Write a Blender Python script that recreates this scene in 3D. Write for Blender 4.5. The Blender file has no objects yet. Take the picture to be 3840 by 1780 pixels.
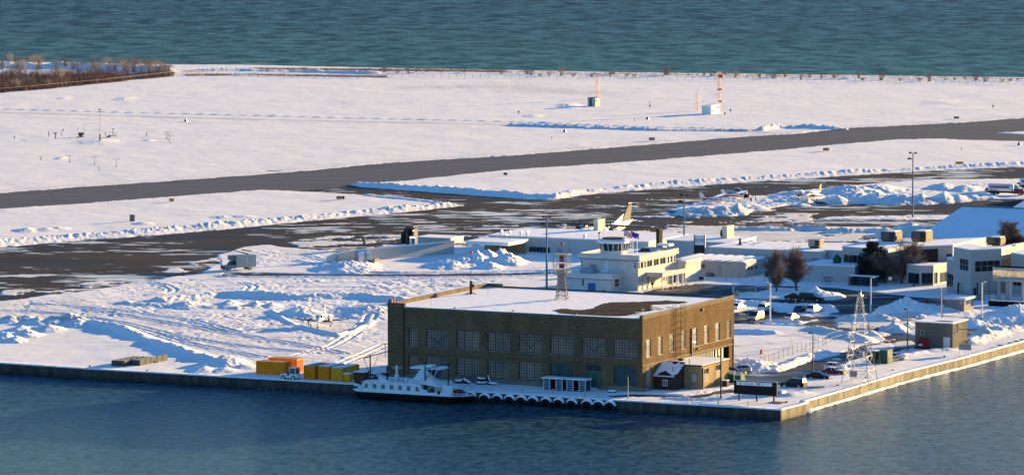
import bpy, math, random
import numpy as np
from mathutils import Vector
random.seed(7)
S = bpy.context.scene
C = S.collection
# ------------------------------------------------------------------ camera
F, CX, CY, H = 18870.0, 1920.0, 890.0, 110.0      # focal length in photo pixels, centre, eye height (m)
T = math.atan(1670.0/F)
cd = bpy.data.cameras.new('camera'); co = bpy.data.objects.new('camera', cd); C.objects.link(co)
co.location = (0, 0, H); co.rotation_euler = (math.pi/2 - T, 0, 0)
cd.sensor_width = 36; cd.lens = F/3840*36; cd.clip_start = 5; cd.clip_end = 60000
S.camera = co
S.render.resolution_x = 1024; S.render.resolution_y = 474
# ------------------------------------------------------------------ light
SUN_AZ, SUN_EL = math.radians(48.5), math.radians(8.5)      # azimuth measured from +Y towards +X
w = bpy.data.worlds.new("World"); S.world = w; w.use_nodes = True
nt = w.node_tree
sky = nt.nodes.new('ShaderNodeTexSky'); sky.sky_type = 'NISHITA'; sky.sun_disc = False
sky.sun_elevation = SUN_EL; sky.sun_rotation = SUN_AZ; sky.altitude = 80
sky.air_density = 1.0; sky.dust_density = 0.0; sky.ozone_density = 5.2
bg = nt.nodes['Background']; bg.inputs[1].default_value = 0.100
nt.links.new(sky.outputs[0], bg.inputs[0])
sl = bpy.data.lights.new('sun', 'SUN'); so = bpy.data.objects.new('sun', sl); C.objects.link(so)
sl.energy = 5.0; sl.angle = math.radians(0.5); sl.color = (1.0, 0.70, 0.30)
sd_ = Vector((math.sin(SUN_AZ)*math.cos(SUN_EL), math.cos(SUN_AZ)*math.cos(SUN_EL), math.sin(SUN_EL)))
so.rotation_euler = sd_.to_track_quat('Z', 'Y').to_euler(); so.location = (200, 900, 300)
S.view_settings.view_transform = 'Standard'; S.view_settings.look = 'None'
S.view_settings.exposure = 1.65; S.view_settings.gamma = 1.0
S.cycles.max_bounces = 6; S.cycles.diffuse_bounces = 3; S.cycles.glossy_bounces = 3
S.cycles.transparent_max_bounces = 12
# ------------------------------------------------------------------ measuring helpers
CAM = Vector((0, 0, H)); FW = Vector((0, math.cos(T), -math.sin(T))); UP = Vector((0, math.sin(T), math.cos(T)))
def G(px, py, z=0.0):
    r = Vector(((px-CX)/F, 0, 0)) + UP*((CY-py)/F) + FW
    return CAM + r*((z-H)/r.z)
def J(P):
    d = Vector(P) - CAM; k = d.dot(FW)
    return CX + F*d.x/k, CY - F*d.dot(UP)/k
AU = math.atan2(-.4405, .8978)                       # the airport buildings share one grid
U = Vector((math.cos(AU), math.sin(AU), 0)); V = Vector((-math.sin(AU), math.cos(AU), 0)); Z = Vector((0, 0, 1))
def along(P, d, px):
    q = P - CAM; k = q.dot(FW); a = px-CX
    return (a*k - F*q.x)/(F*d.x - a*d.dot(FW))
def zat(P, py):
    q = P - CAM; k = q.dot(FW); u = q.dot(UP); a = (CY-py)
    return (a*k - F*u)/(F*UP.z - a*FW.z)
def spx(P): return F/((Vector(P)-CAM).dot(FW))       # photo pixels per metre at P
# ------------------------------------------------------------------ materials
MATS = {}
def mat(name, col, rough=.7, metal=0., var=0., vs=1.0, bump=0., bs=4.0, bd=.05, spec=.15, world=False, stretch=None, col2=None, alpha=1., coat=0.):
    if name in MATS: return MATS[name]
    m = bpy.data.materials.new(name); m.use_nodes = True; n = m.node_tree; b = n.nodes['Principled BSDF']
    b.inputs['Base Color'].default_value = (*col, 1); b.inputs['Roughness'].default_value = rough
    b.inputs['Metallic'].default_value = metal; b.inputs['Specular IOR Level'].default_value = spec
    if coat: b.inputs['Coat Weight'].default_value = coat
    if alpha < 1: b.inputs['Alpha'].default_value = alpha
    if var or bump or col2:
        tc = n.nodes.new('ShaderNodeNewGeometry' if world else 'ShaderNodeTexCoord')
        out = tc.outputs['Position' if world else 'Object']
        if stretch:
            mp = n.nodes.new('ShaderNodeMapping'); mp.inputs['Scale'].default_value = stretch
            n.links.new(out, mp.inputs[0]); out = mp.outputs[0]
        if var or col2:
            t = n.nodes.new('ShaderNodeTexNoise'); t.inputs['Scale'].default_value = vs; t.inputs['Detail'].default_value = 5
            n.links.new(out, t.inputs[0])
            r = n.nodes.new('ShaderNodeValToRGB'); r.color_ramp.elements[0].position = .32; r.color_ramp.elements[1].position = .68
            c2 = col2 or tuple(max(0, c*(1-var)) for c in col); c1 = col if col2 else tuple(min(1, c*(1+var)) for c in col)
            r.color_ramp.elements[0].color = (*c2, 1); r.color_ramp.elements[1].color = (*c1, 1)
            n.links.new(t.outputs[0], r.inputs[0]); n.links.new(r.outputs[0], b.inputs['Base Color'])
        if bump:
            t = n.nodes.new('ShaderNodeTexNoise'); t.inputs['Scale'].default_value = bs; t.inputs['Detail'].default_value = 4
            n.links.new(out, t.inputs[0])
            q = n.nodes.new('ShaderNodeBump'); q.inputs['Strength'].default_value = bump; q.inputs['Distance'].default_value = bd
            n.links.new(t.outputs[0], q.inputs['Height']); n.links.new(q.outputs[0], b.inputs['Normal'])
    MATS[name] = m; return m
def corr(name, col, freq, axis='x', rough=.5, metal=0., depth=.05, dirt=.15):
    """ribbed sheet metal: a wave along one object axis"""
    if name in MATS: return MATS[name]
    m = mat(name, col, rough, metal, var=dirt, vs=.8); n = m.node_tree; b = n.nodes['Principled BSDF']
    tc = n.nodes.new('ShaderNodeTexCoord'); wv = n.nodes.new('ShaderNodeTexWave')
    wv.bands_direction = {'x': 'X', 'y': 'Y', 'z': 'Z'}[axis]; wv.inputs['Scale'].default_value = freq
    n.links.new(tc.outputs['Object'], wv.inputs[0])
    q = n.nodes.new('ShaderNodeBump'); q.inputs['Strength'].default_value = .8; q.inputs['Distance'].default_value = depth
    n.links.new(wv.outputs['Fac'], q.inputs['Height']); n.links.new(q.outputs[0], b.inputs['Normal'])
    return m
def emit(name, col, s):
    m = bpy.data.materials.new(name); m.use_nodes = True; b = m.node_tree.nodes['Principled BSDF']
    b.inputs['Emission Color'].default_value = (*col, 1); b.inputs['Emission Strength'].default_value = s
    b.inputs['Base Color'].default_value = (*col, 1); return m
# ------------------------------------------------------------------ mesh building
class M:
    def __init__(s): s.v = []; s.f = []
    def add(s, pts, faces):
        o = len(s.v); s.v += [tuple(p) for p in pts]; s.f += [tuple(i+o for i in f) for f in faces]; return s
    def box(s, x0, x1, y0, y1, z0, z1):
        return s.add([(x0,y0,z0),(x1,y0,z0),(x1,y1,z0),(x0,y1,z0),(x0,y0,z1),(x1,y0,z1),(x1,y1,z1),(x0,y1,z1)],
            [(0,3,2,1),(4,5,6,7),(0,1,5,4),(1,2,6,5),(2,3,7,6),(3,0,4,7)])
    def hexa(s, p8): return s.add(p8, [(0,3,2,1),(4,5,6,7),(0,1,5,4),(1,2,6,5),(2,3,7,6),(3,0,4,7)])
    def prism(s, poly, z0, z1):
        n = len(poly); pts = [(x, y, z0) for x, y in poly] + [(x, y, z1) for x, y in poly]
        return s.add(pts, [tuple(reversed(range(n))), tuple(range(n, 2*n))] + [(i, (i+1) % n, n+(i+1) % n, n+i) for i in range(n)])
    def bar(s, a, b, w, h=None, up=Z):
        a = Vector(a); b = Vector(b); d = (b-a)
        if d.length < 1e-6: return s
        d.normalize(); sd = d.cross(Vector(up))
        if sd.length < 1e-3: sd = d.cross(Vector((1, 0, 0)))
        sd.normalize(); u = sd.cross(d); h = h or w; sd *= w/2; u *= h/2
        return s.add([a-sd-u, a+sd-u, b+sd-u, b-sd-u, a-sd+u, a+sd+u, b+sd+u, b-sd+u],
            [(0,3,2,1),(4,5,6,7),(0,1,5,4),(1,2,6,5),(2,3,7,6),(3,0,4,7)])
    def tube(s, a, b, r0, r1=None, n=8, cap=True):
        a = Vector(a); b = Vector(b); r1 = r0 if r1 is None else r1; d = (b-a)
        if d.length < 1e-6: return s
        d.normalize(); p = d.orthogonal().normalized(); q = d.cross(p); pts = []
        for c, r in ((a, r0), (b, r1)):
            for i in range(n):
                t = 2*math.pi*i/n; pts.append(c + p*(r*math.cos(t)) + q*(r*math.sin(t)))
        fs = [(i, (i+1) % n, n+(i+1) % n, n+i) for i in range(n)]
        if cap: fs += [tuple(reversed(range(n))), tuple(range(n, 2*n))]
        return s.add(pts, fs)
    def loft(s, rings, cap=True, close=True):
        """rings: lists of points with equal counts"""
        n = len(rings[0]); pts = [p for r in rings for p in r]; fs = []
        for k in range(len(rings)-1):
            for i in range(n if close else n-1):
                fs.append((k*n+i, k*n+(i+1) % n, (k+1)*n+(i+1) % n, (k+1)*n+i))
        if cap: fs += [tuple(reversed(range(n))), tuple((len(rings)-1)*n+i for i in range(n))]
        return s.add(pts, fs)
    def ball(s, c, r, n=8, m=5, sz=1.):
        rings = []
        for k in range(m+1):
            a = math.pi*(k/m) - math.pi/2; a = max(-1.5, min(1.5, a))
            rings.append([(c[0]+r*math.cos(a)*math.cos(2*math.pi*i/n), c[1]+r*math.cos(a)*math.sin(2*math.pi*i/n), c[2]+r*sz*math.sin(a)) for i in range(n)])
        return s.loft(rings)
    def wall(s, o, u, n, x0, x1, z0, z1, holes=(), dep=.2):
        """flat wall sheet with real openings and reveals"""
        o, u, n = Vector(o), Vector(u), Vector(n)
        P = lambda x, z, d=0: o + u*x + Z*z - n*d
        xs = sorted({x0, x1, *[h[0] for h in holes], *[h[1] for h in holes]}); zs = sorted({z0, z1, *[h[2] for h in holes], *[h[3] for h in holes]})
        for i in range(len(xs)-1):
            for k in range(len(zs)-1):
                cx, cz = (xs[i]+xs[i+1])/2, (zs[k]+zs[k+1])/2
                if any(h[0] < cx < h[1] and h[2] < cz < h[3] for h in holes): continue
                s.add([P(xs[i], zs[k]), P(xs[i+1], zs[k]), P(xs[i+1], zs[k+1]), P(xs[i], zs[k+1])], [(0, 1, 2, 3)])
        for a, b, c, d in holes:
            q = [(a, c), (b, c), (b, d), (a, d)]
            for i in range(4):
                (xa, za), (xb, zb) = q[i], q[(i+1) % 4]
                s.add([P(xa, za), P(xb, zb), P(xb, zb, dep), P(xa, za, dep)], [(0, 1, 2, 3)])
        return s
    def obj(s, name, m, parent=None, smooth=False, loc=None, rz=None):
        me = bpy.data.meshes.new(name); me.from_pydata(s.v, [], s.f); me.materials.append(m)
        if smooth: me.polygons.foreach_set('use_smooth', [True]*len(me.polygons))
        me.update(); o = bpy.data.objects.new(name, me); C.objects.link(o)
        if parent is not None: o.parent = parent
        if loc is not None: o.location = loc
        if rz is not None: o.rotation_euler.z = rz
        return o
def tag(o, label=None, cat=None, group=None, kind=None):
    if label: o['label'] = label
    if cat: o['category'] = cat
    if group: o['group'] = group
    if kind: o['kind'] = kind
    return o
def thing(name, label, cat, loc=(0, 0, 0), rz=0., group=None):
    o = bpy.data.objects.new(name, None); o.empty_display_size = .5; C.objects.link(o); o.location = loc; o.rotation_euler.z = rz
    return tag(o, label, cat, group)
def dup(root, loc=None, rz=None, label=None, group=None, scale=None):
    r = root.copy(); C.objects.link(r)
    if loc is not None: r.location = loc
    if rz is not None: r.rotation_euler.z = rz
    if scale is not None: r.scale = scale if hasattr(scale, '__len__') else (scale,)*3
    if label: r['label'] = label
    if group: r['group'] = group
    for ch in KIDS(root):
        c = ch.copy(); C.objects.link(c); c.parent = r
        for g in KIDS(ch):
            e = g.copy(); C.objects.link(e); e.parent = c
    return r
def KIDS(o):
    return [c for c in C.objects if c.parent == o] if len(C.objects) < 60 else list(o.children)
def struct(o): o['kind'] = 'structure'; return o
def text(s, name, m, parent, loc, rot, size, ext=.004, font_scale=(1, 1)):
    c = bpy.data.curves.new(name, 'FONT'); c.body = s; c.size = size; c.extrude = ext; c.align_x = 'CENTER'; c.align_y = 'CENTER'
    t = bpy.data.objects.new(name, c); C.objects.link(t)
    dg = bpy.context.evaluated_depsgraph_get(); me = bpy.data.meshes.new_from_object(t.evaluated_get(dg))
    bpy.data.objects.remove(t); o = bpy.data.objects.new(name, me); C.objects.link(o); me.materials.clear(); me.materials.append(m)
    o.parent = parent; o.location = loc; o.rotation_euler = rot; o.scale = (font_scale[0], font_scale[1], 1); return o
SNOW = None
# ------------------------------------------------------------------ ground materials
def node(n, t, **k):
    x = n.nodes.new(t)
    for a, b in k.items():
        if a.startswith('i_'): x.inputs[int(a[2:])].default_value = b
        else: setattr(x, a, b)
    return x
def ramp(n, src, p0, p1, c0=(0,0,0,1), c1=(1,1,1,1)):
    r = n.nodes.new('ShaderNodeValToRGB'); e = r.color_ramp.elements
    e[0].position = p0; e[1].position = p1; e[0].color = c0; e[1].color = c1; n.links.new(src, r.inputs[0]); return r.outputs[0]
def mixc(n, fac, a, b):
    x = n.nodes.new('ShaderNodeMix'); x.data_type = 'RGBA'
    for i, v in ((0, fac), (6, a), (7, b)):
        if isinstance(v, (tuple, float, int)): x.inputs[i].default_value = v
        else: n.links.new(v, x.inputs[i])
    return x.outputs[2]
def noise(n, vec, scale, detail=4, stretch=None, rot=0., rough=.5):
    if stretch or rot:
        mp = n.nodes.new('ShaderNodeMapping'); mp.inputs['Rotation'].default_value = (0, 0, rot)
        if stretch: mp.inputs['Scale'].default_value = stretch
        n.links.new(vec, mp.inputs[0]); vec = mp.outputs[0]
    t = n.nodes.new('ShaderNodeTexNoise'); t.inputs['Scale'].default_value = scale; t.inputs['Detail'].default_value = detail
    t.inputs['Roughness'].default_value = rough
    n.links.new(vec, t.inputs[0]); return t.outputs[0]
def addn(n, a, b, op='ADD', fb=None):
    x = n.nodes.new('ShaderNodeMath'); x.operation = op; n.links.new(a, x.inputs[0])
    if fb is not None: x.inputs[1].default_value = fb
    else: n.links.new(b, x.inputs[1])
    return x.outputs[0]
def snow_material():
    m = bpy.data.materials.new('snow'); m.use_nodes = True; n = m.node_tree; b = n.nodes['Principled BSDF']
    g = n.nodes.new('ShaderNodeNewGeometry').outputs['Position']
    at = n.nodes.new('ShaderNodeAttribute'); at.attribute_name = 'dirt'
    white = mixc(n, ramp(n, noise(n, g, .06, 5, (1, 1, 1)), .35, .7), (.82, .79, .76, 1), (.88, .855, .825, 1))
    brown = mixc(n, ramp(n, noise(n, g, .35, 4, (.5, 1.6, 1), AU), .35, .65), (.30, .25, .20, 1), (.62, .57, .50, 1))
    f = addn(n, at.outputs['Fac'], ramp(n, noise(n, g, .22, 5, (.6, 1.4, 1)), .3, .62), 'MULTIPLY')
    n.links.new(mixc(n, f, white, brown), b.inputs['Base Color'])
    b.inputs['Roughness'].default_value = .85; b.inputs['Specular IOR Level'].default_value = .05
    h1 = noise(n, g, .16, 5, (1, 1.3, 1), .3); h2 = noise(n, g, 1.3, 4, (.7, 1.3, 1), -.35)
    h = addn(n, addn(n, h1, None, 'MULTIPLY', .16), addn(n, h2, None, 'MULTIPLY', .07))
    q = n.nodes.new('ShaderNodeBump'); q.inputs['Strength'].default_value = .55; q.inputs['Distance'].default_value = 1.0
    n.links.new(h, q.inputs['Height']); n.links.new(q.outputs[0], b.inputs['Normal'])
    return m
def tarmac_material():
    m = bpy.data.materials.new('tarmac'); m.use_nodes = True; n = m.node_tree; b = n.nodes['Principled BSDF']
    g = n.nodes.new('ShaderNodeNewGeometry').outputs['Position']; R = -.06
    base = mixc(n, ramp(n, noise(n, g, .05, 6, (.45, 1.5, 1), R), .35, .65), (.036, .034, .036, 1), (.075, .060, .052, 1))
    base = mixc(n, ramp(n, noise(n, g, .5, 4, (.15, 1.5, 1), R), .3, .75), base, (.055, .048, .046, 1))
    wet = ramp(n, noise(n, g, .06, 5, (.5, 1.2, 1), R+.02), .5, .58)
    base = mixc(n, wet, base, (.035, .04, .048, 1))
    pn = noise(n, g, .11, 6, (.55, 1.15, 1), R+.04, .55)
    big = noise(n, g, .018, 3, (.8, 1.2, 1), R)
    ice = ramp(n, addn(n, pn, addn(n, big, None, 'MULTIPLY', .55)), .865, .885)
    base = mixc(n, ice, base, (.42, .50, .52, 1))
    pn2 = noise(n, g, .16, 6, (.4, 1.2, 1), R-.03, .6)
    sn = ramp(n, addn(n, pn2, addn(n, big, None, 'MULTIPLY', .5)), .86, .88)
    base = mixc(n, sn, base, (.72, .70, .68, 1))
    n.links.new(base, b.inputs['Base Color'])
    rg = n.nodes.new('ShaderNodeMapRange'); n.links.new(wet, rg.inputs[0]); rg.inputs[3].default_value = .85; rg.inputs[4].default_value = .6
    n.links.new(rg.outputs[0], b.inputs['Roughness']); b.inputs['Specular IOR Level'].default_value = .03
    q = n.nodes.new('ShaderNodeBump'); q.inputs['Strength'].default_value = .25; q.inputs['Distance'].default_value = .1
    n.links.new(noise(n, g, 1.2, 4), q.inputs['Height']); n.links.new(q.outputs[0], b.inputs['Normal'])
    return m
def runway_material():
    m = bpy.data.materials.new('runway_asphalt'); m.use_nodes = True; n = m.node_tree; b = n.nodes['Principled BSDF']
    g = n.nodes.new('ShaderNodeNewGeometry').outputs['Position']; R = -.35
    base = mixc(n, ramp(n, noise(n, g, .25, 5, (.1, 1.5, 1), .36), .3, .7), (.098, .104, .122, 1), (.128, .132, .148, 1))
    n.links.new(base, b.inputs['Base Color']); b.inputs['Roughness'].default_value = .9; b.inputs['Specular IOR Level'].default_value = .03
    q = n.nodes.new('ShaderNodeBump'); q.inputs['Strength'].default_value = .2; q.inputs['Distance'].default_value = .1
    n.links.new(noise(n, g, 1.5, 4), q.inputs['Height']); n.links.new(q.outputs[0], b.inputs['Normal'])
    return m
def road_material():
    m = bpy.data.materials.new('road_asphalt'); m.use_nodes = True; n = m.node_tree; b = n.nodes['Principled BSDF']
    g = n.nodes.new('ShaderNodeNewGeometry').outputs['Position']
    base = mixc(n, ramp(n, noise(n, g, .12, 6, (.6, 1.3, 1)), .35, .65), (.034, .034, .038, 1), (.062, .056, .052, 1))
    sl_ = ramp(n, noise(n, g, .22, 6, (.35, 1.1, 1), .1, .6), .6, .66)
    base = mixc(n, sl_, base, (.42, .42, .43, 1)); n.links.new(base, b.inputs['Base Color'])
    wet = ramp(n, noise(n, g, .15, 4, (.5, 1, 1)), .4, .6); rg = n.nodes.new('ShaderNodeMapRange'); n.links.new(wet, rg.inputs[0])
    b.inputs['Specular IOR Level'].default_value = .07; rg.inputs[3].default_value = .8; rg.inputs[4].default_value = .4; n.links.new(rg.outputs[0], b.inputs['Roughness'])
    q = n.nodes.new('ShaderNodeBump'); q.inputs['Strength'].default_value = .3; q.inputs['Distance'].default_value = .1
    n.links.new(noise(n, g, 1., 4), q.inputs['Height']); n.links.new(q.outputs[0], b.inputs['Normal'])
    return m
def water_material():
    m = bpy.data.materials.new('water'); m.use_nodes = True; n = m.node_tree; n.nodes.remove(n.nodes['Principled BSDF'])
    g = n.nodes.new('ShaderNodeNewGeometry').outputs['Position']; out = n.nodes['Material Output']
    sx = n.nodes.new('ShaderNodeSeparateXYZ'); n.links.new(g, sx.inputs[0])
    def rng(a, b_, c, d):
        r = n.nodes.new('ShaderNodeMapRange'); n.links.new(sx.outputs[1], r.inputs[0])
        for k, v in enumerate((a, b_, c, d)): r.inputs[k+1].default_value = v
        return r.outputs[0]
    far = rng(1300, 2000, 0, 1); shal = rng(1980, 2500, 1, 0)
    near_c = mixc(n, ramp(n, noise(n, g, .50, 5, (1, .6, 1), .2, .75), .40, .60), (.008, .030, .040, 1), (.042, .105, .135, 1))  # light and dark of the ripples put into the diffuse colour, near and far
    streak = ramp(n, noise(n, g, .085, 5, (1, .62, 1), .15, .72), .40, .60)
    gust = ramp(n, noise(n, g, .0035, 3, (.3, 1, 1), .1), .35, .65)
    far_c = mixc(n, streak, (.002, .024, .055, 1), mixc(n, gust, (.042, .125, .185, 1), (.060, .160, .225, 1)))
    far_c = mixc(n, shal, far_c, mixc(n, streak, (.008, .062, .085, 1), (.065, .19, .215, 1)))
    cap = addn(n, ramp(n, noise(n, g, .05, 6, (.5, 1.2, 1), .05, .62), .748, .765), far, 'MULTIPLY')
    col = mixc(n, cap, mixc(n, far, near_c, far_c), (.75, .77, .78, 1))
    h1 = noise(n, g, .055, 4, (1, 1.2, 1), .2, .6); h2 = noise(n, g, .42, 5, (1, .8, 1), -.3, .65); h3 = noise(n, g, 1.1, 3, None, .5)
    a = addn(n, addn(n, h1, far, 'MULTIPLY'), None, 'MULTIPLY', 6.); c = addn(n, h2, None, 'MULTIPLY', .95); e = addn(n, h3, None, 'MULTIPLY', .2)
    q = n.nodes.new('ShaderNodeBump'); q.inputs['Strength'].default_value = .9; q.inputs['Distance'].default_value = 1.0
    n.links.new(addn(n, addn(n, a, c), e), q.inputs['Height'])
    df = n.nodes.new('ShaderNodeBsdfDiffuse'); n.links.new(col, df.inputs[0]); gl = n.nodes.new('ShaderNodeBsdfGlossy'); gl.inputs['Roughness'].default_value = .10; n.links.new(q.outputs[0], gl.inputs['Normal'])
    fr = n.nodes.new('ShaderNodeFresnel'); fr.inputs[0].default_value = 1.33; n.links.new(q.outputs[0], fr.inputs['Normal'])
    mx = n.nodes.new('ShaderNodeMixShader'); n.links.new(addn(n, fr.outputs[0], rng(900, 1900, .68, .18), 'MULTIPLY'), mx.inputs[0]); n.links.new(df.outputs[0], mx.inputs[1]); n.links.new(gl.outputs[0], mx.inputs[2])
    n.links.new(mx.outputs[0], out.inputs['Surface']); return m
def brick_material(name, c1, c2, mort, sc=1.0):
    m = bpy.data.materials.new(name); m.use_nodes = True; n = m.node_tree; b = n.nodes['Principled BSDF']
    tc = n.nodes.new('ShaderNodeTexCoord').outputs['Object']; sx = n.nodes.new('ShaderNodeSeparateXYZ'); n.links.new(tc, sx.inputs[0])
    cb = n.nodes.new('ShaderNodeCombineXYZ'); n.links.new(addn(n, sx.outputs[0], sx.outputs[1]), cb.inputs[0]); n.links.new(sx.outputs[2], cb.inputs[1])
    t = n.nodes.new('ShaderNodeTexBrick'); n.links.new(cb.outputs[0], t.inputs[0]); t.inputs['Scale'].default_value = sc
    t.inputs['Brick Width'].default_value = .42; t.inputs['Row Height'].default_value = .16; t.inputs['Mortar Size'].default_value = .012
    t.inputs['Color1'].default_value = (*c1, 1); t.inputs['Color2'].default_value = (*c2, 1); t.inputs['Mortar'].default_value = (*mort, 1)
    st = ramp(n, noise(n, tc, .35, 5, (1, 1, .5)), .3, .75, (.68, .68, .68, 1), (1.08, 1.06, 1.0, 1))
    fine = ramp(n, noise(n, cb.outputs[0], 2.6, 3), .3, .7, (.72, .72, .72, 1), (1.2, 1.18, 1.1, 1))
    mm = n.nodes.new('ShaderNodeMix'); mm.data_type = 'RGBA'; mm.blend_type = 'MULTIPLY'; mm.inputs[0].default_value = 1
    n.links.new(t.outputs[0], mm.inputs[6]); n.links.new(st, mm.inputs[7])
    m2 = n.nodes.new('ShaderNodeMix'); m2.data_type = 'RGBA'; m2.blend_type = 'MULTIPLY'; m2.inputs[0].default_value = 1
    n.links.new(mm.outputs[2], m2.inputs[6]); n.links.new(fine, m2.inputs[7]); n.links.new(m2.outputs[2], b.inputs['Base Color'])
    b.inputs['Roughness'].default_value = .95; b.inputs['Specular IOR Level'].default_value = .03
    q = n.nodes.new('ShaderNodeBump'); q.inputs['Strength'].default_value = .35; q.inputs['Distance'].default_value = .03
    n.links.new(fine, q.inputs['Height']); n.links.new(q.outputs[0], b.inputs['Normal'])
    return m
SNOW = snow_material(); TARMAC = tarmac_material(); RUNWAY = runway_material(); ROAD = road_material(); WATER = water_material()
ROOFSNOW = mat('roof_snow', (.85, .85, .87), .8, var=.03, vs=.3, bump=.5, bs=.5, bd=.15, spec=.2)
BRICK = brick_material('tan_brick', (.225, .145, .078), (.15, .095, .052), (.17, .125, .085))
BRICK2 = brick_material('orange_brick', (.46, .33, .17), (.33, .22, .105), (.36, .30, .2))
CONC = mat('concrete', (.34, .31, .26), .9, var=.25, vs=.7, bump=.4, bs=2, bd=.05)
DARKM = mat('dark_metal', (.03, .03, .035), .5, .3)
GALV = mat('galvanised_steel', (.42, .44, .46), .45, .6)
WHITE = mat('white_paint', (.80, .80, .78), .5, var=.05, vs=.6)
BLACK = mat('black_rubber', (.015, .015, .017), .85)
GLASS = mat('window_glass', (.012, .016, .022), .08, spec=.5)
HGLASS = mat('wired_glass', (.40, .27, .18), .4, spec=.12, col2=(.20, .155, .13), vs=.16)  # warm glow of daylight through the panes is put into this base colour
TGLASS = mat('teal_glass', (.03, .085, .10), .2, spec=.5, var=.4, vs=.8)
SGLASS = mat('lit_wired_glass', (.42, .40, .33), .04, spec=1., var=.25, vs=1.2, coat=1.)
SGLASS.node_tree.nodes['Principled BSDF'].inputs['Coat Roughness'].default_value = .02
RED = mat('red_paint', (.45, .03, .025), .5); YEL = mat('yellow_paint', (.55, .42, .06), .6)
# ------------------------------------------------------------------ terrain
RNG = {}
def vn(x, y, seed):
    if seed not in RNG: RNG[seed] = np.random.RandomState(seed).rand(256, 256).astype(np.float32)
    t = RNG[seed]; xi = np.floor(x).astype(np.int64); yi = np.floor(y).astype(np.int64); fx = x-xi; fy = y-yi
    fx = fx*fx*(3-2*fx); fy = fy*fy*(3-2*fy); a, b, c, d = xi & 255, (xi+1) & 255, yi & 255, (yi+1) & 255
    return (t[a, c]*(1-fx)+t[b, c]*fx)*(1-fy) + (t[a, d]*(1-fx)+t[b, d]*fx)*fy
def fbm(x, y, seed, o=4, g=.5):
    r = 0; amp = 1; tot = 0
    for k in range(o): r = r+amp*vn(x*2**k+17*k, y*2**k+5*k, seed+k); tot += amp; amp *= g
    return r/tot
def sm(a, b, x): t = np.clip((x-a)/(b-a), 0, 1); return t*t*(3-2*t)
def wpoly(p): return np.array([tuple(G(x, y))[:2] for x, y in p])
def pdist(X, Y, W):
    """distance to an open polyline W"""
    D = np.full(X.shape, 1e9)
    for (x0, y0), (x1, y1) in zip(W[:-1], W[1:]):
        dx, dy = x1-x0, y1-y0; t = np.clip(((X-x0)*dx+(Y-y0)*dy)/(dx*dx+dy*dy+1e-9), 0, 1)
        D = np.minimum(D, (X-x0-t*dx)**2+(Y-y0-t*dy)**2)
    return np.sqrt(D)
def sdist(X, Y, poly, pad=8.):
    """signed distance (negative inside) to a closed polygon, far points get pad"""
    W = wpoly(poly); out = np.full(X.shape, pad)
    k = (X > W[:, 0].min()-pad) & (X < W[:, 0].max()+pad) & (Y > W[:, 1].min()-pad) & (Y < W[:, 1].max()+pad)
    x, y = X[k], Y[k]; W2 = np.vstack([W, W[:1]]); D = pdist(x, y, W2); ins = np.zeros(x.shape, bool)
    for (x0, y0), (x1, y1) in zip(W2[:-1], W2[1:]):
        c = ((y0 > y) != (y1 > y)) & (x < (x1-x0)*(y-y0)/(y1-y0+1e-12)+x0); ins ^= c
    out[k] = np.where(ins, -D, D); return out
RUN = [(-400,765),(0,725),(327,701),(670,677),(960,657),(1191,638),(1441,613),(1920,584),(2401,546),(2787,514),(2996,502),(3169,482),(3573,463),(3840,444),(4300,410),
       (4300,520),(3840,530),(3496,521),(3342,524),(3207,536),(2880,565),(2652,584),(2421,604),(1920,636),(1500,678),(1340,692),(1090,716),(960,713),(693,734),(327,761),(0,784),(-400,812)]
TAXI = [(-400,960),(0,928),(250,905),(501,888),(750,868),(960,848),(1269,818),(1500,797),(1700,773),(1640,757),(1386,733),(1096,717),(1130,700),(1330,690),(1345,702),(1490,712),
        (1982,748),(2072,748),(2161,734),(2385,714),(2500,705),(2852,681),(3200,658),(3500,641),(3840,626),(4300,600),(4300,910),(3300,912),(2750,905),(2150,915),(1500,925),(1400,935),(1260,946),(1093,929),
        (976,917),(900,930),(800,955),(830,985),(760,1015),(751,1027),(655,1037),(501,1064),(301,1092),(100,1117),(0,1131),(-400,1180)]
STRIP = [(690,1032),(830,1022),(1000,1025),(1200,1030),(1500,1029),(1800,1027),(2150,1021),(2150,1027),(1800,1035),(1500,1036),(1200,1036),(1000,1036),(830,1036)]
LOOP = [(2300,1130),(2370,1105),(2440,1086),(2600,1066),(2700,1069),(2876,1072),(3027,1073),(3127,1079),(3203,1087),(3300,1099),(3420,1112),(3560,1120),(3570,1146),(3470,1150),(3380,1160),(3300,1150),
        (3260,1175),(3180,1195),(3200,1225),(3330,1185),(3480,1182),(3660,1195),(3640,1215),(3450,1205),(3330,1240),(3440,1262),(3431,1300),(3347,1321),(3181,1351),(3075,1387),(3000,1411),(2931,1448),(2800,1440),(2771,1409),(2832,1397),(2916,1394),(2982,1370),(3100,1340),(3145,1330),(3241,1296),
        (3330,1275),(3250,1235),(3170,1243),(3102,1234),(3001,1221),(2851,1218),(2700,1213),(2600,1180)]
QROAD = [(2280,1482),(2400,1478),(2480,1481),(2560,1487),(2640,1480),(2720,1462),(2790,1455),(2780,1462),(2700,1478),(2600,1492),(2480,1490),(2300,1489)]
EAST = [(3560,1236),(3700,1230),(3840,1215),(3840,1224),(3700,1240),(3620,1262),(3600,1252)]
ASPH = [RUN, TAXI, STRIP, LOOP, QROAD, EAST]
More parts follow.
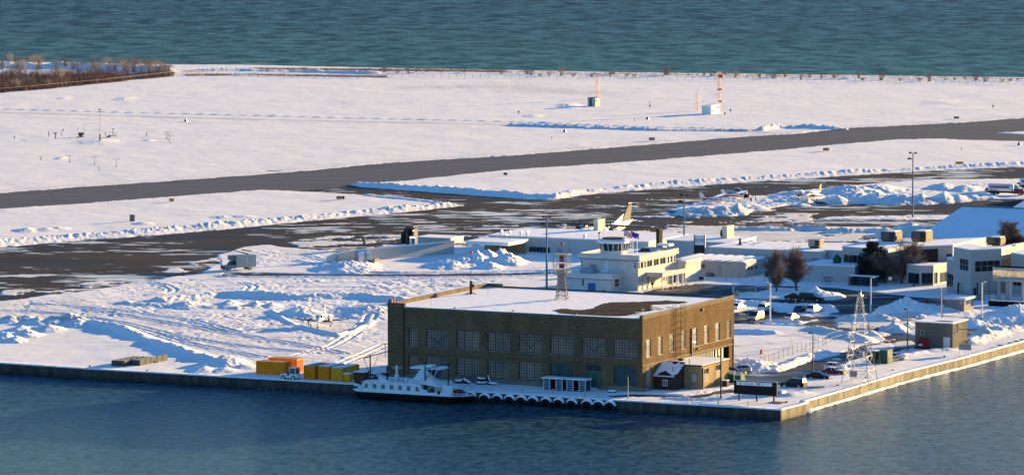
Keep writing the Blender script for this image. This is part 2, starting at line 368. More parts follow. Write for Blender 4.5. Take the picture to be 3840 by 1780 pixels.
ISL = [[(2836,1103),(2886,1078),(2964,1080),(3039,1071),(3090,1088),(3140,1093),(3167,1113),(3127,1123),(2951,1123),(2851,1120),(2755,1118),(2755,1103)],
       [(2700,1131),(2813,1131),(2951,1141),(3022,1141),(3102,1151),(3142,1168),(3102,1186),(3039,1188),(2939,1181),(2966,1171),(2916,1171),(2850,1158),(2753,1172),(2700,1172)],
       [(2560,772),(2650,750),(2760,738),(2870,732),(2950,722),(3060,708),(3250,690),(3500,674),(3840,670),(4300,660),(4300,740),(3840,748),(3700,748),(3540,758),(3300,762),(3150,764),(3060,755),(2960,768),(2880,784),(2740,802),(2600,800),(2500,788)],
       [(3050,824),(3120,813),(3460,807),(3760,806),(3760,822),(3400,825)],
       [(3240,1300),(3300,1285),(3380,1290),(3350,1308),(3260,1325)],
       [(2870,1196),(2990,1206),(3060,1194),(3085,1200),(2995,1216),(2870,1214)],
       [(3720,500),(3780,497),(3900,490),(4300,470),(4300,505),(3900,508)]]
# partly covered ground: (polygon, coverage, streakiness)
PART = [([(2470,838),(2750,846),(3450,852),(4300,850),(4300,910),(2470,915)], .74), ([(2440,800),(2560,790),(3060,800),(3060,850),(2440,850)], .42),
        ([(690,985),(830,960),(960,985),(960,1012),(690,1050),(480,1078),(450,1060)], .42), ([(1060,900),(1300,880),(2150,880),(2440,860),(2440,930),(1260,946),(1093,929)], .62),
        ([(0,1092),(300,1062),(500,1040),(500,1070),(0,1131)], .33), ([(1750,800),(2500,740),(2700,780),(2600,850),(1750,890)], .20),
        ([(3100,1180),(3260,1170),(3660,1185),(3660,1215),(3340,1245),(3100,1240)], .62), ([(2760,1380),(2930,1390),(2930,1450),(2760,1450)], .34), ([(3180,1265),(3440,1235),(3440,1300),(3180,1330)], .35)]
ROUGH = [([(0,1135),(300,1098),(700,1045),(1400,1045),(2100,1042),(1840,1062),(1455,1130),(1455,1385),(1150,1360),(760,1335),(569,1281),(419,1227),(250,1190),(0,1185)], .12),
         ([(930,935),(1240,945),(1250,1000),(930,1005)], .12), ([(2500,755),(3050,715),(3840,680),(3840,750),(2500,800)], .2), ([(2560,800),(3500,800),(3500,905),(2560,905)], .1), ([(2760,1125),(3200,1140),(3840,1160),(3840,1280),(3200,1230),(2760,1210)], .08)]
# windrows: (polyline, half width m, height m, raggedness)
BANK = [([(-300,950),(0,917),(250,895),(501,877),(750,857),(960,838),(1269,808),(1500,789),(1690,771)], 3.6, 1.15, .9),
        ([(1385,735),(1500,746),(1600,756),(1690,768)], 1.6, .5, .6),
        ([(1340,694),(1490,703),(1982,738),(2080,742),(2161,726),(2385,706),(2500,697),(2852,673),(3200,650),(3500,634),(3840,618),(4200,600)], 2.6, 1.0, .9),
        ([(-300,402),(0,411),(370,421),(960,436),(1500,449),(1920,459),(2421,478),(2600,482),(2787,489)], .8, .5, .1),
        ([(1920,473),(2421,489),(2500,491),(2600,492),(2700,493),(2800,494)], 1.3, .9, .9),
        ([(2850,492),(2920,482),(3050,482),(3170,486)], 1.3, 1.2, .8),
        ([(0,480),(960,455),(1920,478)], .6, .12, .3),
        ([(600,1135),(703,1125),(810,1113),(988,1116),(1131,1123),(1310,1114),(1400,1118),(1500,1130)], 3.0, 1.15, .45),
        ([(480,1140),(620,1150),(720,1155),(900,1160)], 3.0, .5, .7),
        ([(1020,1168),(1060,1200),(1110,1222),(1260,1257)], .8, .55, .4), ([(1260,1262),(1330,1245),(1380,1222),(1390,1208)], .8, .6, .4),
        ([(250,1200),(328,1216),(419,1231),(502,1257),(569,1284),(703,1330),(790,1352)], 2.2, 1.15, .5),
        ([(1250,1020),(1500,1024),(1800,1022),(2100,1016)], 1.0, .35, .5), ([(830,1040),(1200,1041),(1800,1040),(2100,1033)], 1.2, .3, .6),
        ([(2735,862),(2850,862),(2960,864)], 1.5, .8, .8), ([(2980,860),(3030,858),(3090,864)], 1.8, 1.1, .4), ([(3130,872),(3250,868),(3440,872)], 2.5, 1.2, .5),
        ([(0,252),(80,250),(170,256),(280,256),(380,260),(500,266),(620,272)], 4.5, 2.3, .3), ([(620,272),(900,266),(1200,272),(1400,278)], 3.5, 1.1, .5),
        ([(1400,278),(1920,278),(2300,285),(2880,294),(3300,300),(3840,306)], 3.0, .5, .7), ([(880,285),(1000,290),(1200,295),(1360,296)], 2.5, .6, .6),
        ([(2755,1112),(2850,1108),(2950,1112)], 1.6, .9, .8), ([(2753,1140),(2813,1138),(2951,1152),(3040,1150),(3110,1165)], 1.8, 1.0, .7), ([(2820,1203),(2920,1207),(3000,1212)], 1.2, .6, .6),
        ([(2753,1212),(2900,1220),(3000,1223),(3165,1243)], .6, .35, .8),
        ([(2700,1246),(2780,1250),(2900,1253)], 1.2, .8, .4), ([(3060,1235),(3200,1262),(3260,1285)], 2.0, .8, .5),
        ([(2730,1366),(2790,1360),(2850,1362),(2860,1385),(2930,1382),(3010,1352),(3090,1325)], 1.4, .9, .6),
        ([(2760,1462),(2860,1478),(2960,1486),(3020,1478)], 1.2, .55, .5), ([(2500,1497),(2600,1502),(2700,1499),(2790,1488)], .9, .5, .5),
        ([(3380,1165),(3480,1160),(3560,1166)], 2.2, 1.3, .6), ([(3640,1225),(3720,1218),(3840,1212)], 2.5, 1.6, .6), ([(3180,1200),(3260,1196),(3330,1200)], 2.4, 1.1, .6),
        ([(3630,1290),(3700,1270),(3760,1250),(3840,1235)], 1.8, 1.3, .8), ([(3300,1345),(3400,1335),(3470,1322),(3560,1315)], 1.2, .6, .6), ([(1760,1470),(2000,1478),(2240,1490)], .5, .15, .5)]
# mounds: px, py, radius across m, radius away m, height m
MND = [(1124,1182,3.5,5,2.0),(1160,1184,3,4,1.2),(1400,1172,5.5,10,1.4),(1330,1165,3,7,.8),(37,1205,2.5,4,1.3),(97,1203,3,4,1.2),(144,1212,2.2,4,1.5),(198,1210,2.6,4,1.4),(262,1206,2.2,4,2.0),(295,1218,2.5,5,1.3),
       (180,1238,2.6,4,1.2),(77,1238,1.6,3,1.0),(100,1260,2.2,4,1.5),(13,1275,2,3,1.8),(60,1280,1.6,3,1.2),(846,1366,3.0,6,1.9),(760,1389,2,4,.8),(842,1392,2,3,.6),(917,1380,2,3,.7),(700,1150,3,6,1.0),(860,1148,2,5,1.3),(960,1150,1.5,4,1.2),
       (1020,1150,1.5,3,1.0),(1310,1008,5.5,9,1.9),(1370,1003,2.2,5,1.5),(1260,1010,4,8,1.1),(1690,995,4,8,1.6),(1740,990,3,6,2.3),(1790,985,3,6,3.0),(1830,980,3,6,3.2),(1880,975,2.6,6,3.0),(1905,985,3,7,2.5),(1840,1003,2.2,5,1.3),
       (3398,1166,4.0,9,2.9),(3340,1172,3,8,1.4),(3450,1168,3,7,1.6),(3060,1108,1.8,5,2.1),(3090,1112,3,6,1.2),(3120,1112,2.5,6,.9),(3000,1108,3,6,.9),(2890,1105,2.5,6,.9),(2860,1114,2.5,4,1.0),(3820,1182,3.5,8,2.6),(3760,1188,3,7,1.2),
       (3350,1236,2.3,5,1.8),(3405,1230,1.8,4,1.2),(3690,1262,2.2,5,2.2),(3660,1280,1.5,4,1.3),(3740,1235,3,6,1.1),(2600,800,4,9,1.5),(2650,801,3.5,8,2.0),(2710,800,3.5,8,2.1),(2765,797,2.5,7,2.4),(2850,787,4,5,.9),(2990,738,5,10,1.7),(2950,742,4,8,.9),
       (3145,760,2.6,6,2.0),(3030,762,2,4,1.3),(3005,770,2.6,4,1.1),(3210,750,6,9,2.4),(3290,753,5,9,2.3),(3370,757,5,8,2.3),(3450,757,4.5,8,2.0),(3540,753,2.6,7,2.4),(3590,750,3,7,1.6),(3200,720,6,12,2.0),(3290,712,5,10,1.6),(3540,706,3,8,1.5),(3620,712,3,8,1.4),
       (3650,740,5,8,1.2),(2830,1376,3.5,7,1.5),(2910,1384,2,4,.8),(3180,1262,2.2,5,1.1),(3300,1250,2.5,6,.8),(3140,1345,1.5,3,.6),(468,373,3,9,.45),(240,370,2,6,.3),(100,866,2.5,4,.8),(170,863,2.5,4,.7),(220,860,2,3,.6),(537,841,2.2,3,.5),(835,816,2.2,3,.5),(905,814,3,3,.5),
       (3415,860,3,8,1.9),(3450,866,3.5,8,1.5),(3480,872,3,7,1.2),(2135,398,3,12,.6),(2000,437,2.5,6,.4),(3530,385,5,10,.3),(230,595,1.5,4,.4),(560,528,1.6,4,.35),(370,533,5,9,.55),(2220,1458,1.3,3,.9),(2720,1166,2,4,.6),(2780,1112,2,4,.5)]
# thin or dirty snow: polyline, half width, strength
DIRT = [([(-200,420),(0,424),(960,450),(1920,470),(2421,486),(2900,500)], 3.5, .9), ([(-200,735),(960,650),(1441,606),(1920,577),(2401,540),(2996,496),(3573,457),(3840,438)], 6, .25),
        ([(960,850),(1500,800),(1700,776)], 2, .3), ([(900,300),(1900,262),(3840,295)], 1, .1), ([(200,1170),(700,1240),(1300,1330)], 14, .28), ([(300,1130),(0,1150)], 8, .35), ([(1300,1240),(1455,1180)], 8, .25),
        ([(2150,1032),(830,1040)], 2, .5), ([(1750,980),(1920,965)], 3.5, .45), ([(700,955),(1260,945)], 3, .3), ([(0,1205),(300,1212)], 3, .6), ([(3660,1285),(3720,1250),(3840,1225)], 4, .55), ([(3060,1245),(3260,1290),(3420,1240)], 4, .45),
        ([(1480,272),(1300,269),(980,258),(700,270)], 5, 1.0), ([(1900,268),(2600,276),(3400,290),(3840,296)], 3.5, .75), ([(800,285),(1080,285),(1350,288)], 4, .9), ([(1560,330),(1850,325),(1920,330),(2200,350),(1980,345)], 12, .5)]
TRK = [[(300,1130),(500,1100),(800,1075),(1100,1062),(1450,1058)],[(0,1165),(200,1175),(450,1210),(650,1260),(900,1300),(1200,1330)],[(250,1150),(500,1190),(800,1240),(1100,1290),(1300,1330)],[(1100,1340),(1250,1300),(1350,1235),(1400,1185)],[(560,1060),(620,1073),(650,1088),(640,1099),(600,1107),(540,1111)],[(900,1062),(950,1076),(935,1092),(850,1100)],[(1440,1060),(1485,1068),(1440,1076),(1330,1080)],[(700,1052),(1000,1048),(1400,1046),(1800,1048)],[(1240,1385),(1350,1335),(1450,1290)],[(100,1140),(400,1160),(700,1200),(900,1250)],[(500,1110),(900,1105),(1300,1092),(1700,1070)],[(800,1090),(1200,1075),(1500,1085)],[(30,1190),(300,1190),(460,1222),(700,1290),(1000,1345)],[(940,960),(1050,950),(1150,960),(1240,985)],[(950,985),(1080,975),(1200,1000)],[(2640,1480),(2760,1468),(2830,1450)],[(2650,1473),(2740,1462),(2800,1440)],[(2760,1300),(2900,1290),(3050,1275)]]
SHORE = [(-500,222),(0,225),(200,229),(640,237),(960,239),(1441,249),(1920,258),(2400,266),(2880,272),(3360,279),(3840,285),(4400,293)]
QF = [(-600,1325),(0,1363),(350,1386),(700,1406),(1317,1442),(1743,1468),(1960,1481),(2178,1495),(2333,1504),(2500,1514),(2801,1531),(2928,1539)]   # front edge of the quay
QR = [(2928,1539),(3031,1513),(3031,1504.5),(3181,1462),(3392,1399),(3600,1348),(3840,1283),(4400,1128)]
LAND = SHORE + QR[::-1] + QF[::-1][1:]
def height(X, Y):
    s = np.full(X.shape, 8.)
    for p in ASPH: s = np.minimum(s, sdist(X, Y, p))
    for p in ISL: s = np.maximum(s, -sdist(X, Y, p))
    n1 = fbm(X/3.1, Y/5.0, 3, 4); n2 = fbm(X/1.3, Y/1.7, 11, 3)
    k = sm(-.6, .9, s + (n1-.5)*2.6)
    cov = np.zeros(X.shape)
    for p, c in PART: cov = np.maximum(cov, c*sm(1.5, -2.5, sdist(X, Y, p)))
    st = fbm((X*np.cos(.06)+Y*np.sin(.06))/9., (Y*np.cos(.06)-X*np.sin(.06))/6.5, 23, 5, .58)
    pk = sm(0, .05, st-(1-cov)*.52-.21)*(cov > .01)
    kk = np.maximum(k, pk*.45)
    big = fbm(X/22., Y/34., 31, 3); mid = fbm(X/7., Y/11., 37, 3)
    wind = fbm(X/16., Y/2.6, 91, 4, .55); h = .16 + .05*(n1-.5) + .02*(n2-.5) + .13*(mid-.5) + .30*(big-.5) + .10*(wind-.5)
    r = np.zeros(X.shape)
    for p, a in ROUGH: r = np.maximum(r, a*sm(2, -4, sdist(X, Y, p)))
    ru = fbm(X/1.9, Y/4.2, 41, 4, .62); tr = fbm((X+.35*Y)/3., (Y-.35*X)/16., 47, 4, .6)
    lump = sm(.42, .62, fbm(X/13., Y/26., 53, 2))
    fi = fbm(X/.8, Y/1.5, 83, 3, .6)
    h = h + r*(ru-.5)*(.25+1.3*lump)*1.3 + r*(tr-.5)*1.3 + r*(fi-.5)*(.5+1.6*lump) + r*1.1*(fbm((X*.97-Y*.2)/18., (Y*.97+X*.2)/1.7, 97, 3, .6)-.5)
    for tk in TRK:
        W = wpoly(tk); q = (X > W[:, 0].min()-4) & (X < W[:, 0].max()+4) & (Y > W[:, 1].min()-4) & (Y < W[:, 1].max()+4)
        # smooth the corners by sampling a spline through the points
        t = np.linspace(0, len(W)-1, len(W)*7); ii = np.clip(np.arange(len(W)), 0, len(W)-1); Wx = np.interp(t, ii, W[:, 0]); Wy = np.interp(t, ii, W[:, 1]); kk_ = np.ones(5)/5
        Wx = np.convolve(np.pad(Wx, 2, 'edge'), kk_, 'valid'); Wy = np.convolve(np.pad(Wy, 2, 'edge'), kk_, 'valid'); d = pdist(X[q], Y[q], np.stack([Wx, Wy], 1))
        h[q] += -.17*np.exp(-((d-.95)/.28)**2)+.07*np.exp(-((d-1.55)/.3)**2)+.05*np.exp(-(d/.4)**2)
    hb = np.zeros(X.shape)
    for p, wd, hh, rg in BANK:
        W = wpoly(p); q = (X > W[:, 0].min()-4*wd) & (X < W[:, 0].max()+4*wd) & (Y > W[:, 1].min()-4*wd) & (Y < W[:, 1].max()+4*wd)
        d = pdist(X[q], Y[q], W); rag = 1-rg*.9 + rg*(.9*fbm(X[q]/1.2, Y[q]/3., 61, 3, .6)+.9*fbm(X[q]/.8, Y[q]/1.7, 67, 3, .7))
        rag = rag*(.55+.9*fbm(X[q]/9., Y[q]/14., 69, 2)) if rg > .25 else 1.0+0*rag; hb[q] = np.maximum(hb[q], .85*hh*rag*np.exp(-(d/wd)**2*1.1))
    for px, py, rx, ry, hh in MND:
        c = G(px, py); q = (abs(X-c.x) < 2.6*rx) & (abs(Y-c.y) < 2.6*ry)
        x, y = (X[q]-c.x)/rx, (Y[q]-c.y)/ry; nn = fbm(X[q]/1.7, Y[q]/2.6, 71, 4, .6); d = np.sqrt(x*x+y*y)+(nn-.5)*.8
        rock = .75 + .5*nn + .25*(np.abs(fbm(X[q]/.9, Y[q]/1.6, 77, 3)-.5)*4-.4)
        hb[q] = np.maximum(hb[q], .92*hh*np.clip(1-d*.62, 0, 1)**1.05*rock)
    z = -.35 + kk*(h+.35)
    z = np.where(k < .99, np.where(pk > k, np.maximum(z, -.35+.40*pk+.03*n2), z), z)
    z = z + hb*np.maximum(sm(-2.4, .3, s), (hb > .25)*.999)
    return z, k
def build_ground():
    rows = []; y = 219.
    while y < 1545: rows.append(y); y += 1.35 if y < 1000 else (.95 if y < 1420 else 1.6)
    cols = np.arange(-420, 4280, 4.6)
    yy = np.array([G(CX, r).y for r in rows])
    # each row keeps its world distance; columns fan out with it so that near and far cells are about equally fine
    X = np.outer(yy*1.0038+1.5, (cols-CX)/F); Y = np.repeat(yy[:, None], len(cols), 1); nr, nc = X.shape
    x, yv = X.ravel(), Y.ravel()
    z, k = height(x, yv)
    # the quay edge and the beach
    land = sdist(x, yv, LAND, 12.)
    Wq = wpoly(QF + QR[1:]); dq = pdist(x, yv, Wq); dq = np.where(land > 0, -dq, dq)
    z = np.where(dq < 1.6, np.minimum(z, .1)*sm(.4, 1.6, dq)-.3*sm(1.5, .7, dq), z)
    ds = pdist(x, yv, wpoly(SHORE)); ds = np.where(land > 0, -ds, ds)
    z = np.where(ds < 16, z*sm(0, 16, ds)-2.0*(1-sm(-3, 14, ds)), z)
    keep = (land < .25) | ((land < 11.9) & (ds > -8) & (ds < 3)); keep = keep | ((ds < 3) & (ds > -8)); keep &= (dq > .45) | (ds < 40)
    dirt = np.zeros(x.shape)
    for p, wd, a in DIRT:
        W = wpoly(p); q = (x > W[:, 0].min()-3*wd) & (x < W[:, 0].max()+3*wd) & (yv > W[:, 1].min()-3*wd) & (yv < W[:, 1].max()+3*wd)
        d = pdist(x[q], yv[q], W); dirt[q] = np.maximum(dirt[q], a*np.exp(-(d/wd)**2))
    for p, wd, hh, rg in BANK[:1]+BANK[2:3]: pass
    dirt = np.maximum(dirt, (1-k)*.55)
    idx = np.arange(nr*nc).reshape(nr, nc)
    f = np.stack([idx[:-1, :-1], idx[1:, :-1], idx[1:, 1:], idx[:-1, 1:]], -1).reshape(-1, 4)
    ok = keep[f].all(1) & (z[f].max(1) > -.30+0*z[f].max(1)); f = f[ok]
    used = np.unique(f); mp = np.full(nr*nc, -1); mp[used] = np.arange(len(used)); f = mp[f]
    me = bpy.data.meshes.new('snow_ground'); nv = len(used); me.vertices.add(nv)
    me.vertices.foreach_set('co', np.stack([x[used], yv[used], z[used]], 1).astype(np.float32).ravel())
    me.loops.add(f.size); me.loops.foreach_set('vertex_index', f.ravel().astype(np.int32)); me.polygons.add(len(f))
    me.polygons.foreach_set('loop_start', np.arange(0, f.size, 4, dtype=np.int32)); me.polygons.foreach_set('use_smooth', np.ones(len(f), bool))
    a = me.attributes.new('dirt', 'FLOAT', 'POINT'); a.data.foreach_set('value', dirt[used].astype(np.float32))
    me.materials.append(SNOW); me.update(calc_edges=True); me.validate(); o = bpy.data.objects.new('snow_ground', me); C.objects.link(o); struct(o)
def sheet(name, poly, z, m):
    b = M(); b.add([G(x, y)+Z*z for x, y in poly], [tuple(range(len(poly)))]); return struct(b.obj(name, m))
build_ground()
sheet('tarmac', [(-430,640),(4290,380),(4290,915),(2600,915),(1500,960),(-430,1210)], -.02, TARMAC)
sheet('service_road', [(640,1012),(2240,1012),(2240,1046),(640,1046)], -.02, TARMAC)
sheet('runway', [(-430,745),(-100,720),(1191,626),(1920,572),(2401,534),(3169,470),(4290,392),(4290,545),(3840,537),(3342,526),(3207,540),(2652,589),(1920,641),(1500,682),(1090,720),(327,766),(0,789),(-430,822)], .02, RUNWAY)
sheet('car_park', [(2200,1040),(3700,1040),(3900,1200),(4200,1190),(3900,1260),(3100,1465),(2760,1470),(2600,1300),(2500,1200),(2200,1150)], -.03, ROAD)
sheet('quay_road', [(2260,1470),(2750,1445),(2830,1450),(2780,1475),(2600,1500),(2260,1496)], -.015, ROAD)
# runway paint: worn centre line
b = M()
for i in range(-8, 40):
    a0 = G(-100+i*100+0, 752-(i)*7.45); a1 = G(-100+i*100+62, 752-(i+.62)*7.45)
    b.add([a0+Vector((0, -.35, .03)), a1+Vector((0, -.35, .03)), a1+Vector((0, .35, .03)), a0+Vector((0, .35, .03))], [(0, 1, 2, 3)])
struct(b.obj('runway_marking', mat('worn_paint', (.20, .195, .195), .8, var=.3, vs=.4, world=True)))
b = M(); b.add([(-9000, 300, -1.75), (9000, 300, -1.75), (30000, 55000, -1.75), (-30000, 55000, -1.75)], [(0, 1, 2, 3)]); struct(b.obj('water', WATER))
b = M(); b.add([(-9000, 200, -30), (9000, 200, -30), (9000, 2000, -30), (-9000, 2000, -30)], [(0, 1, 2, 3)])
# ------------------------------------------------------------------ quay
def strip_wall(pts, z0, z1, th, m, inward):
    """solid wall following pts; thickness towards the land"""
    b = M(); L = [Vector(p) for p in pts]; n = len(L); offs = []
    for i in range(n):
        d = (L[min(i+1, n-1)]-L[max(i-1, 0)]).normalized(); offs.append(Vector((-d.y, d.x, 0))*th*inward)
    r = [[p+Z*z0, p+Z*z1, p+o+Z*z1, p+o+Z*z0] for p, o in zip(L, offs)]
    b.loft(r); return b
def dense(pts, k):
    out = []
    for a, b_ in zip(pts[:-1], pts[1:]):
        for i in range(k): out.append(a+(b_-a)*(i/k))
    return out+[pts[-1]]
def quay(name, px, label, face, inward, capw=1.7):
    P = dense([G(x, y) for x, y in px], 6)
    w_ = strip_wall(P, -5, .05, 1.7, face, inward).obj(name, face); w_.name = name; tag(w_, label, 'quay wall')
    b = M(); rnd = random.Random(len(px)); rings = []; n = len(P)
    PP = dense(P, 8)
    for i, p in enumerate(PP):
        d = (PP[min(i+1, len(PP)-1)]-PP[max(i-1, 0)]).normalized(); o = Vector((-d.y, d.x, 0))*inward
        e = -.06+.10*rnd.random(); hh = .15+.08*rnd.random()
        rings.append([p-o*e+Z*.045, p-o*(e-.05)+Z*hh, p+o*.7+Z*(hh+.05), p+o*1.6+Z*.18, p+o*1.75+Z*-.05, p+o*.4+Z*.0])
    b.loft(rings); c = b.obj('snow_cover', ROOFSNOW, w_, smooth=True)
    return w_
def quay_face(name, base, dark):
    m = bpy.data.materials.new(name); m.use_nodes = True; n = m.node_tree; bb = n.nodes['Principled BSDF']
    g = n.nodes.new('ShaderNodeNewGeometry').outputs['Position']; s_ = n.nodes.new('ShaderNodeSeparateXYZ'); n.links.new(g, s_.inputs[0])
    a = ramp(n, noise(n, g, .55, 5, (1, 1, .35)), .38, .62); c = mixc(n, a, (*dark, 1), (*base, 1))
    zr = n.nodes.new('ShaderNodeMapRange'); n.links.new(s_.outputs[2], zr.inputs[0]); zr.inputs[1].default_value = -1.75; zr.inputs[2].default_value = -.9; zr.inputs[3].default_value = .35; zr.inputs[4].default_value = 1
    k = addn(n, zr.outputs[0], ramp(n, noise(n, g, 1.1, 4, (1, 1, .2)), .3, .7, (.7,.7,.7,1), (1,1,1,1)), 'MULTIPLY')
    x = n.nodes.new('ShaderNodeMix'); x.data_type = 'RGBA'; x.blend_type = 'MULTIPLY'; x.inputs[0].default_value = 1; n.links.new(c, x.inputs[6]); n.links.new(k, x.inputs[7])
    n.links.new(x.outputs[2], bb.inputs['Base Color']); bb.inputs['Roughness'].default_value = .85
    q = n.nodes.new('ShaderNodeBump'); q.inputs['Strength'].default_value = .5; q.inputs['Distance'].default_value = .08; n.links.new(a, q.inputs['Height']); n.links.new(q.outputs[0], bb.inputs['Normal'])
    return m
QFACE = quay_face('shaded_stained_concrete', (.085, .072, .058), (.03, .027, .025)); QFACE2 = quay_face('sunlit_quay_concrete', (.25, .205, .13), (.10, .082, .055))  # front face coloured darker for shade, side face lighter for sun; mottling is stain
quay('quay_wall', QF, 'long shaded stained concrete quay wall with a snowy top, facing the camera behind the moored ferry', QFACE, 1)
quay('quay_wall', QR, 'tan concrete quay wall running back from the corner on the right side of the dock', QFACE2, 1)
# frozen spray along the foot of the side wall
P = dense([G(x, y) for x, y in QR[1:]], 14); b = M(); rnd = random.Random(4); rings = []
for i, p in enumerate(P):
    o = Vector((.9, -.4, 0)); wv = .25+.55*rnd.random()*(1 if i % 17 > 2 else .1); t = -1.35-.18*rnd.random()
    rings.append([p+Z*t, p+o*wv*.7+Z*(t-.1), p+o*wv*1.3-Z*1.9, p-Z*1.9])
b.loft(rings); tag(b.obj('ice_fringe', mat('shore_ice', (.9, .9, .88), .3, var=.06, vs=2, bump=.4, bs=3, bd=.1)), 'bright rim of ice along the waterline of the right-hand quay wall', 'ice')
# ------------------------------------------------------------------ buildings: helpers
class Bd:
    """a building aligned with U (along its front, x) and V (away, y); origin is its near right corner"""
    def __init__(s, name, label, cat, px, py, z=0., rz=AU, group=None):
        s.P = G(px, py, z); s.z = z; s.rz = rz; s.u = Vector((math.cos(rz), math.sin(rz), 0)); s.v = Vector((-math.sin(rz), math.cos(rz), 0))
        s.root = thing(name, label, cat, s.P, rz, group)
    def x(s, px, y=0., z=0.): return along(s.P+s.v*y+Z*z, s.u, px)       # local x whose image column is px
    def y(s, px, x=0., z=0.): return along(s.P+s.u*x+Z*z, s.v, px)
    def h(s, py, x=0., y=0.): return zat(s.P+s.u*x+s.v*y, py)
    def W(s, x, y, z): return s.P+s.u*x+s.v*y+Z*z
    def part(s, b, name, m, parent=None, **k): return b.obj(name, m, parent or s.root, **k)
XA, YA, NF, NR = Vector((1,0,0)), Vector((0,1,0)), Vector((0,-1,0)), Vector((1,0,0))
def window(root, o, u, n, a, b_, c, d, nx, nz, fm, gm, dep=.2, t=.05, mains=(), ft=.07, name='window', sill=None):
    """o + u*x is the wall plane, n its outward normal; frame with bars, pane behind"""
    o, u, n = Vector(o), Vector(u), Vector(n); f = M()
    P = lambda x, z, q=0.: o + u*x + Z*z - n*(dep-q)
    def bar(x0, z0, x1, z1, w, dd=.06): f.bar(P(x0, z0, dd/2), P(x1, z1, dd/2), w if abs(x1-x0) > abs(z1-z0)*0+1e-6 and abs(z1-z0) < 1e-6 else dd, dd if abs(z1-z0) < 1e-6 else w, up=Z if abs(z1-z0) < 1e-6 else n)
    def vb(x, w, dd): p0, p1 = P(x-w/2, c, 0), P(x+w/2, d, dd); f.add([P(x-w/2,c),P(x+w/2,c),P(x+w/2,c,dd),P(x-w/2,c,dd),P(x-w/2,d),P(x+w/2,d),P(x+w/2,d,dd),P(x-w/2,d,dd)], [(0,3,2,1),(4,5,6,7),(0,1,5,4),(1,2,6,5),(2,3,7,6),(3,0,4,7)])
    def hb(z, w, dd): f.add([P(a,z-w/2),P(b_,z-w/2),P(b_,z-w/2,dd),P(a,z-w/2,dd),P(a,z+w/2),P(b_,z+w/2),P(b_,z+w/2,dd),P(a,z+w/2,dd)], [(0,3,2,1),(4,5,6,7),(0,1,5,4),(1,2,6,5),(2,3,7,6),(3,0,4,7)])
    for x in (a+ft/2, b_-ft/2): vb(x, ft, .09)
    for z in (c+ft/2, d-ft/2): hb(z, ft, .092)
    for i in range(1, nx): vb(a+(b_-a)*i/nx, t, .05)
    for k in range(1, nz): hb(c+(d-c)*k/nz, t, .047)
    for q in mains: vb(a+(b_-a)*q, .11, .085)
    w = f.obj(name, fm, root)
    g = M(); g.add([P(a, c, -.02), P(b_, c, -.02), P(b_, d, -.02), P(a, d, -.02)], [(0, 1, 2, 3)]); g.obj('pane', gm, w)
    if sill:
        q = M(); lo = P(a-.06, c-.1, dep+.12); q.add([P(a-.06,c-.12,0),P(b_+.06,c-.12,0),P(b_+.06,c-.12,dep+.14),P(a-.06,c-.12,dep+.14),P(a-.06,c,0),P(b_+.06,c,0),P(b_+.06,c-.03,dep+.14),P(a-.06,c-.03,dep+.14)], [(0,3,2,1),(4,5,6,7),(0,1,5,4),(1,2,6,5),(2,3,7,6),(3,0,4,7)]); q.obj('sill', sill, w)
    return w
# ------------------------------------------------------------------ the old brick hangar
hg = Bd('brick_hangar', 'big flat-roofed brick hangar with tall gridded windows and snowy roof beside the water', 'hangar', 2409, 1474)
HX = hg.x(1454); HY = hg.y(2752); HZ = hg.h(1184)
def fpx(px): return hg.x(px)
def fz(py, px): return hg.h(py, fpx(px))
up = [(1532,1564,1228,1295,4),(1597,1680,1232,1300,9),(1712,1796,1238,1307,9),(1828,1912,1244,1313,9),(1945,2030,1252,1321,9),(2063,2149,1259,1328,9),(2181,2268,1263.5,1335,9),(2301,2388,1269,1341,9)]
lo = [(1532,1564,1331,1397,4),(1597,1680,1335,1402,9),(1712,1796,1343,1410,9),(1828,1912,1350,1417,9),(1945,2030,1355.6,1425,9),(2063,2149,1361,1431,9),None,(2301,2388,1375,1444.5,9)]
z_u0 = fz(1300, 1597); z_u1 = fz(1232, 1597); z_l0 = fz(1425, 1990); z_l1 = fz(1356, 1990)
holes = []; fr = []
for row, (c, d) in ((up, (z_u0, z_u1)), (lo, (z_l0, z_l1))):
    for q in row:
        if q: holes.append((fpx(q[0]), fpx(q[1]), c, d)); fr.append(q[4])
dr = (fpx(2195.5), fpx(2254), 0, fz(1367, 2225)); holes.append(dr)
b = M(); b.wall((0,0,0), XA, NF, HX, 0, 0, HZ-.55, holes, .3)
# side wall openings (right, sunlit face)
SX = lambda px, z=5.: hg.y(px, 0, z)
so_px = [(262,365),(522,625),(778,882),(1036,1138),(1302,1403),(1557,1655),(1806,1905),(2062,2150)]
sholes = []
for a, c in so_px: sholes.append((SX(2380+.16753*a, 7), SX(2380+.16753*c, 7), z_u0, z_u1))
low1 = (sholes[0][0], sholes[0][1], z_l0, z_l1)
big = (SX(2597), SX(2734), 0.0, hg.h(1297, 0, SX(2734)))
allh = sholes+[low1, big]
b.wall((0,0,0), YA, NR, 0, HY, 0, HZ, [h for h in allh], .16)
b.wall((HX,0,0), YA, -NR, 0, HY, 0, HZ, (), .1)
b.wall((0,HY,0), XA, -NF, HX, 0, 0, HZ-.3)
hw = hg.part(b, 'wall', BRICK)
# roof and parapets
RZ = HZ-.62
b = M(); b.add([(HX+.35,.3,RZ),(-.35,.3,RZ),(-.35,HY-.3,RZ+.05),(HX+.35,HY-.3,RZ+.05)], [(0,1,2,3)])
roof = hg.part(b, 'roof', ROOFSNOW)
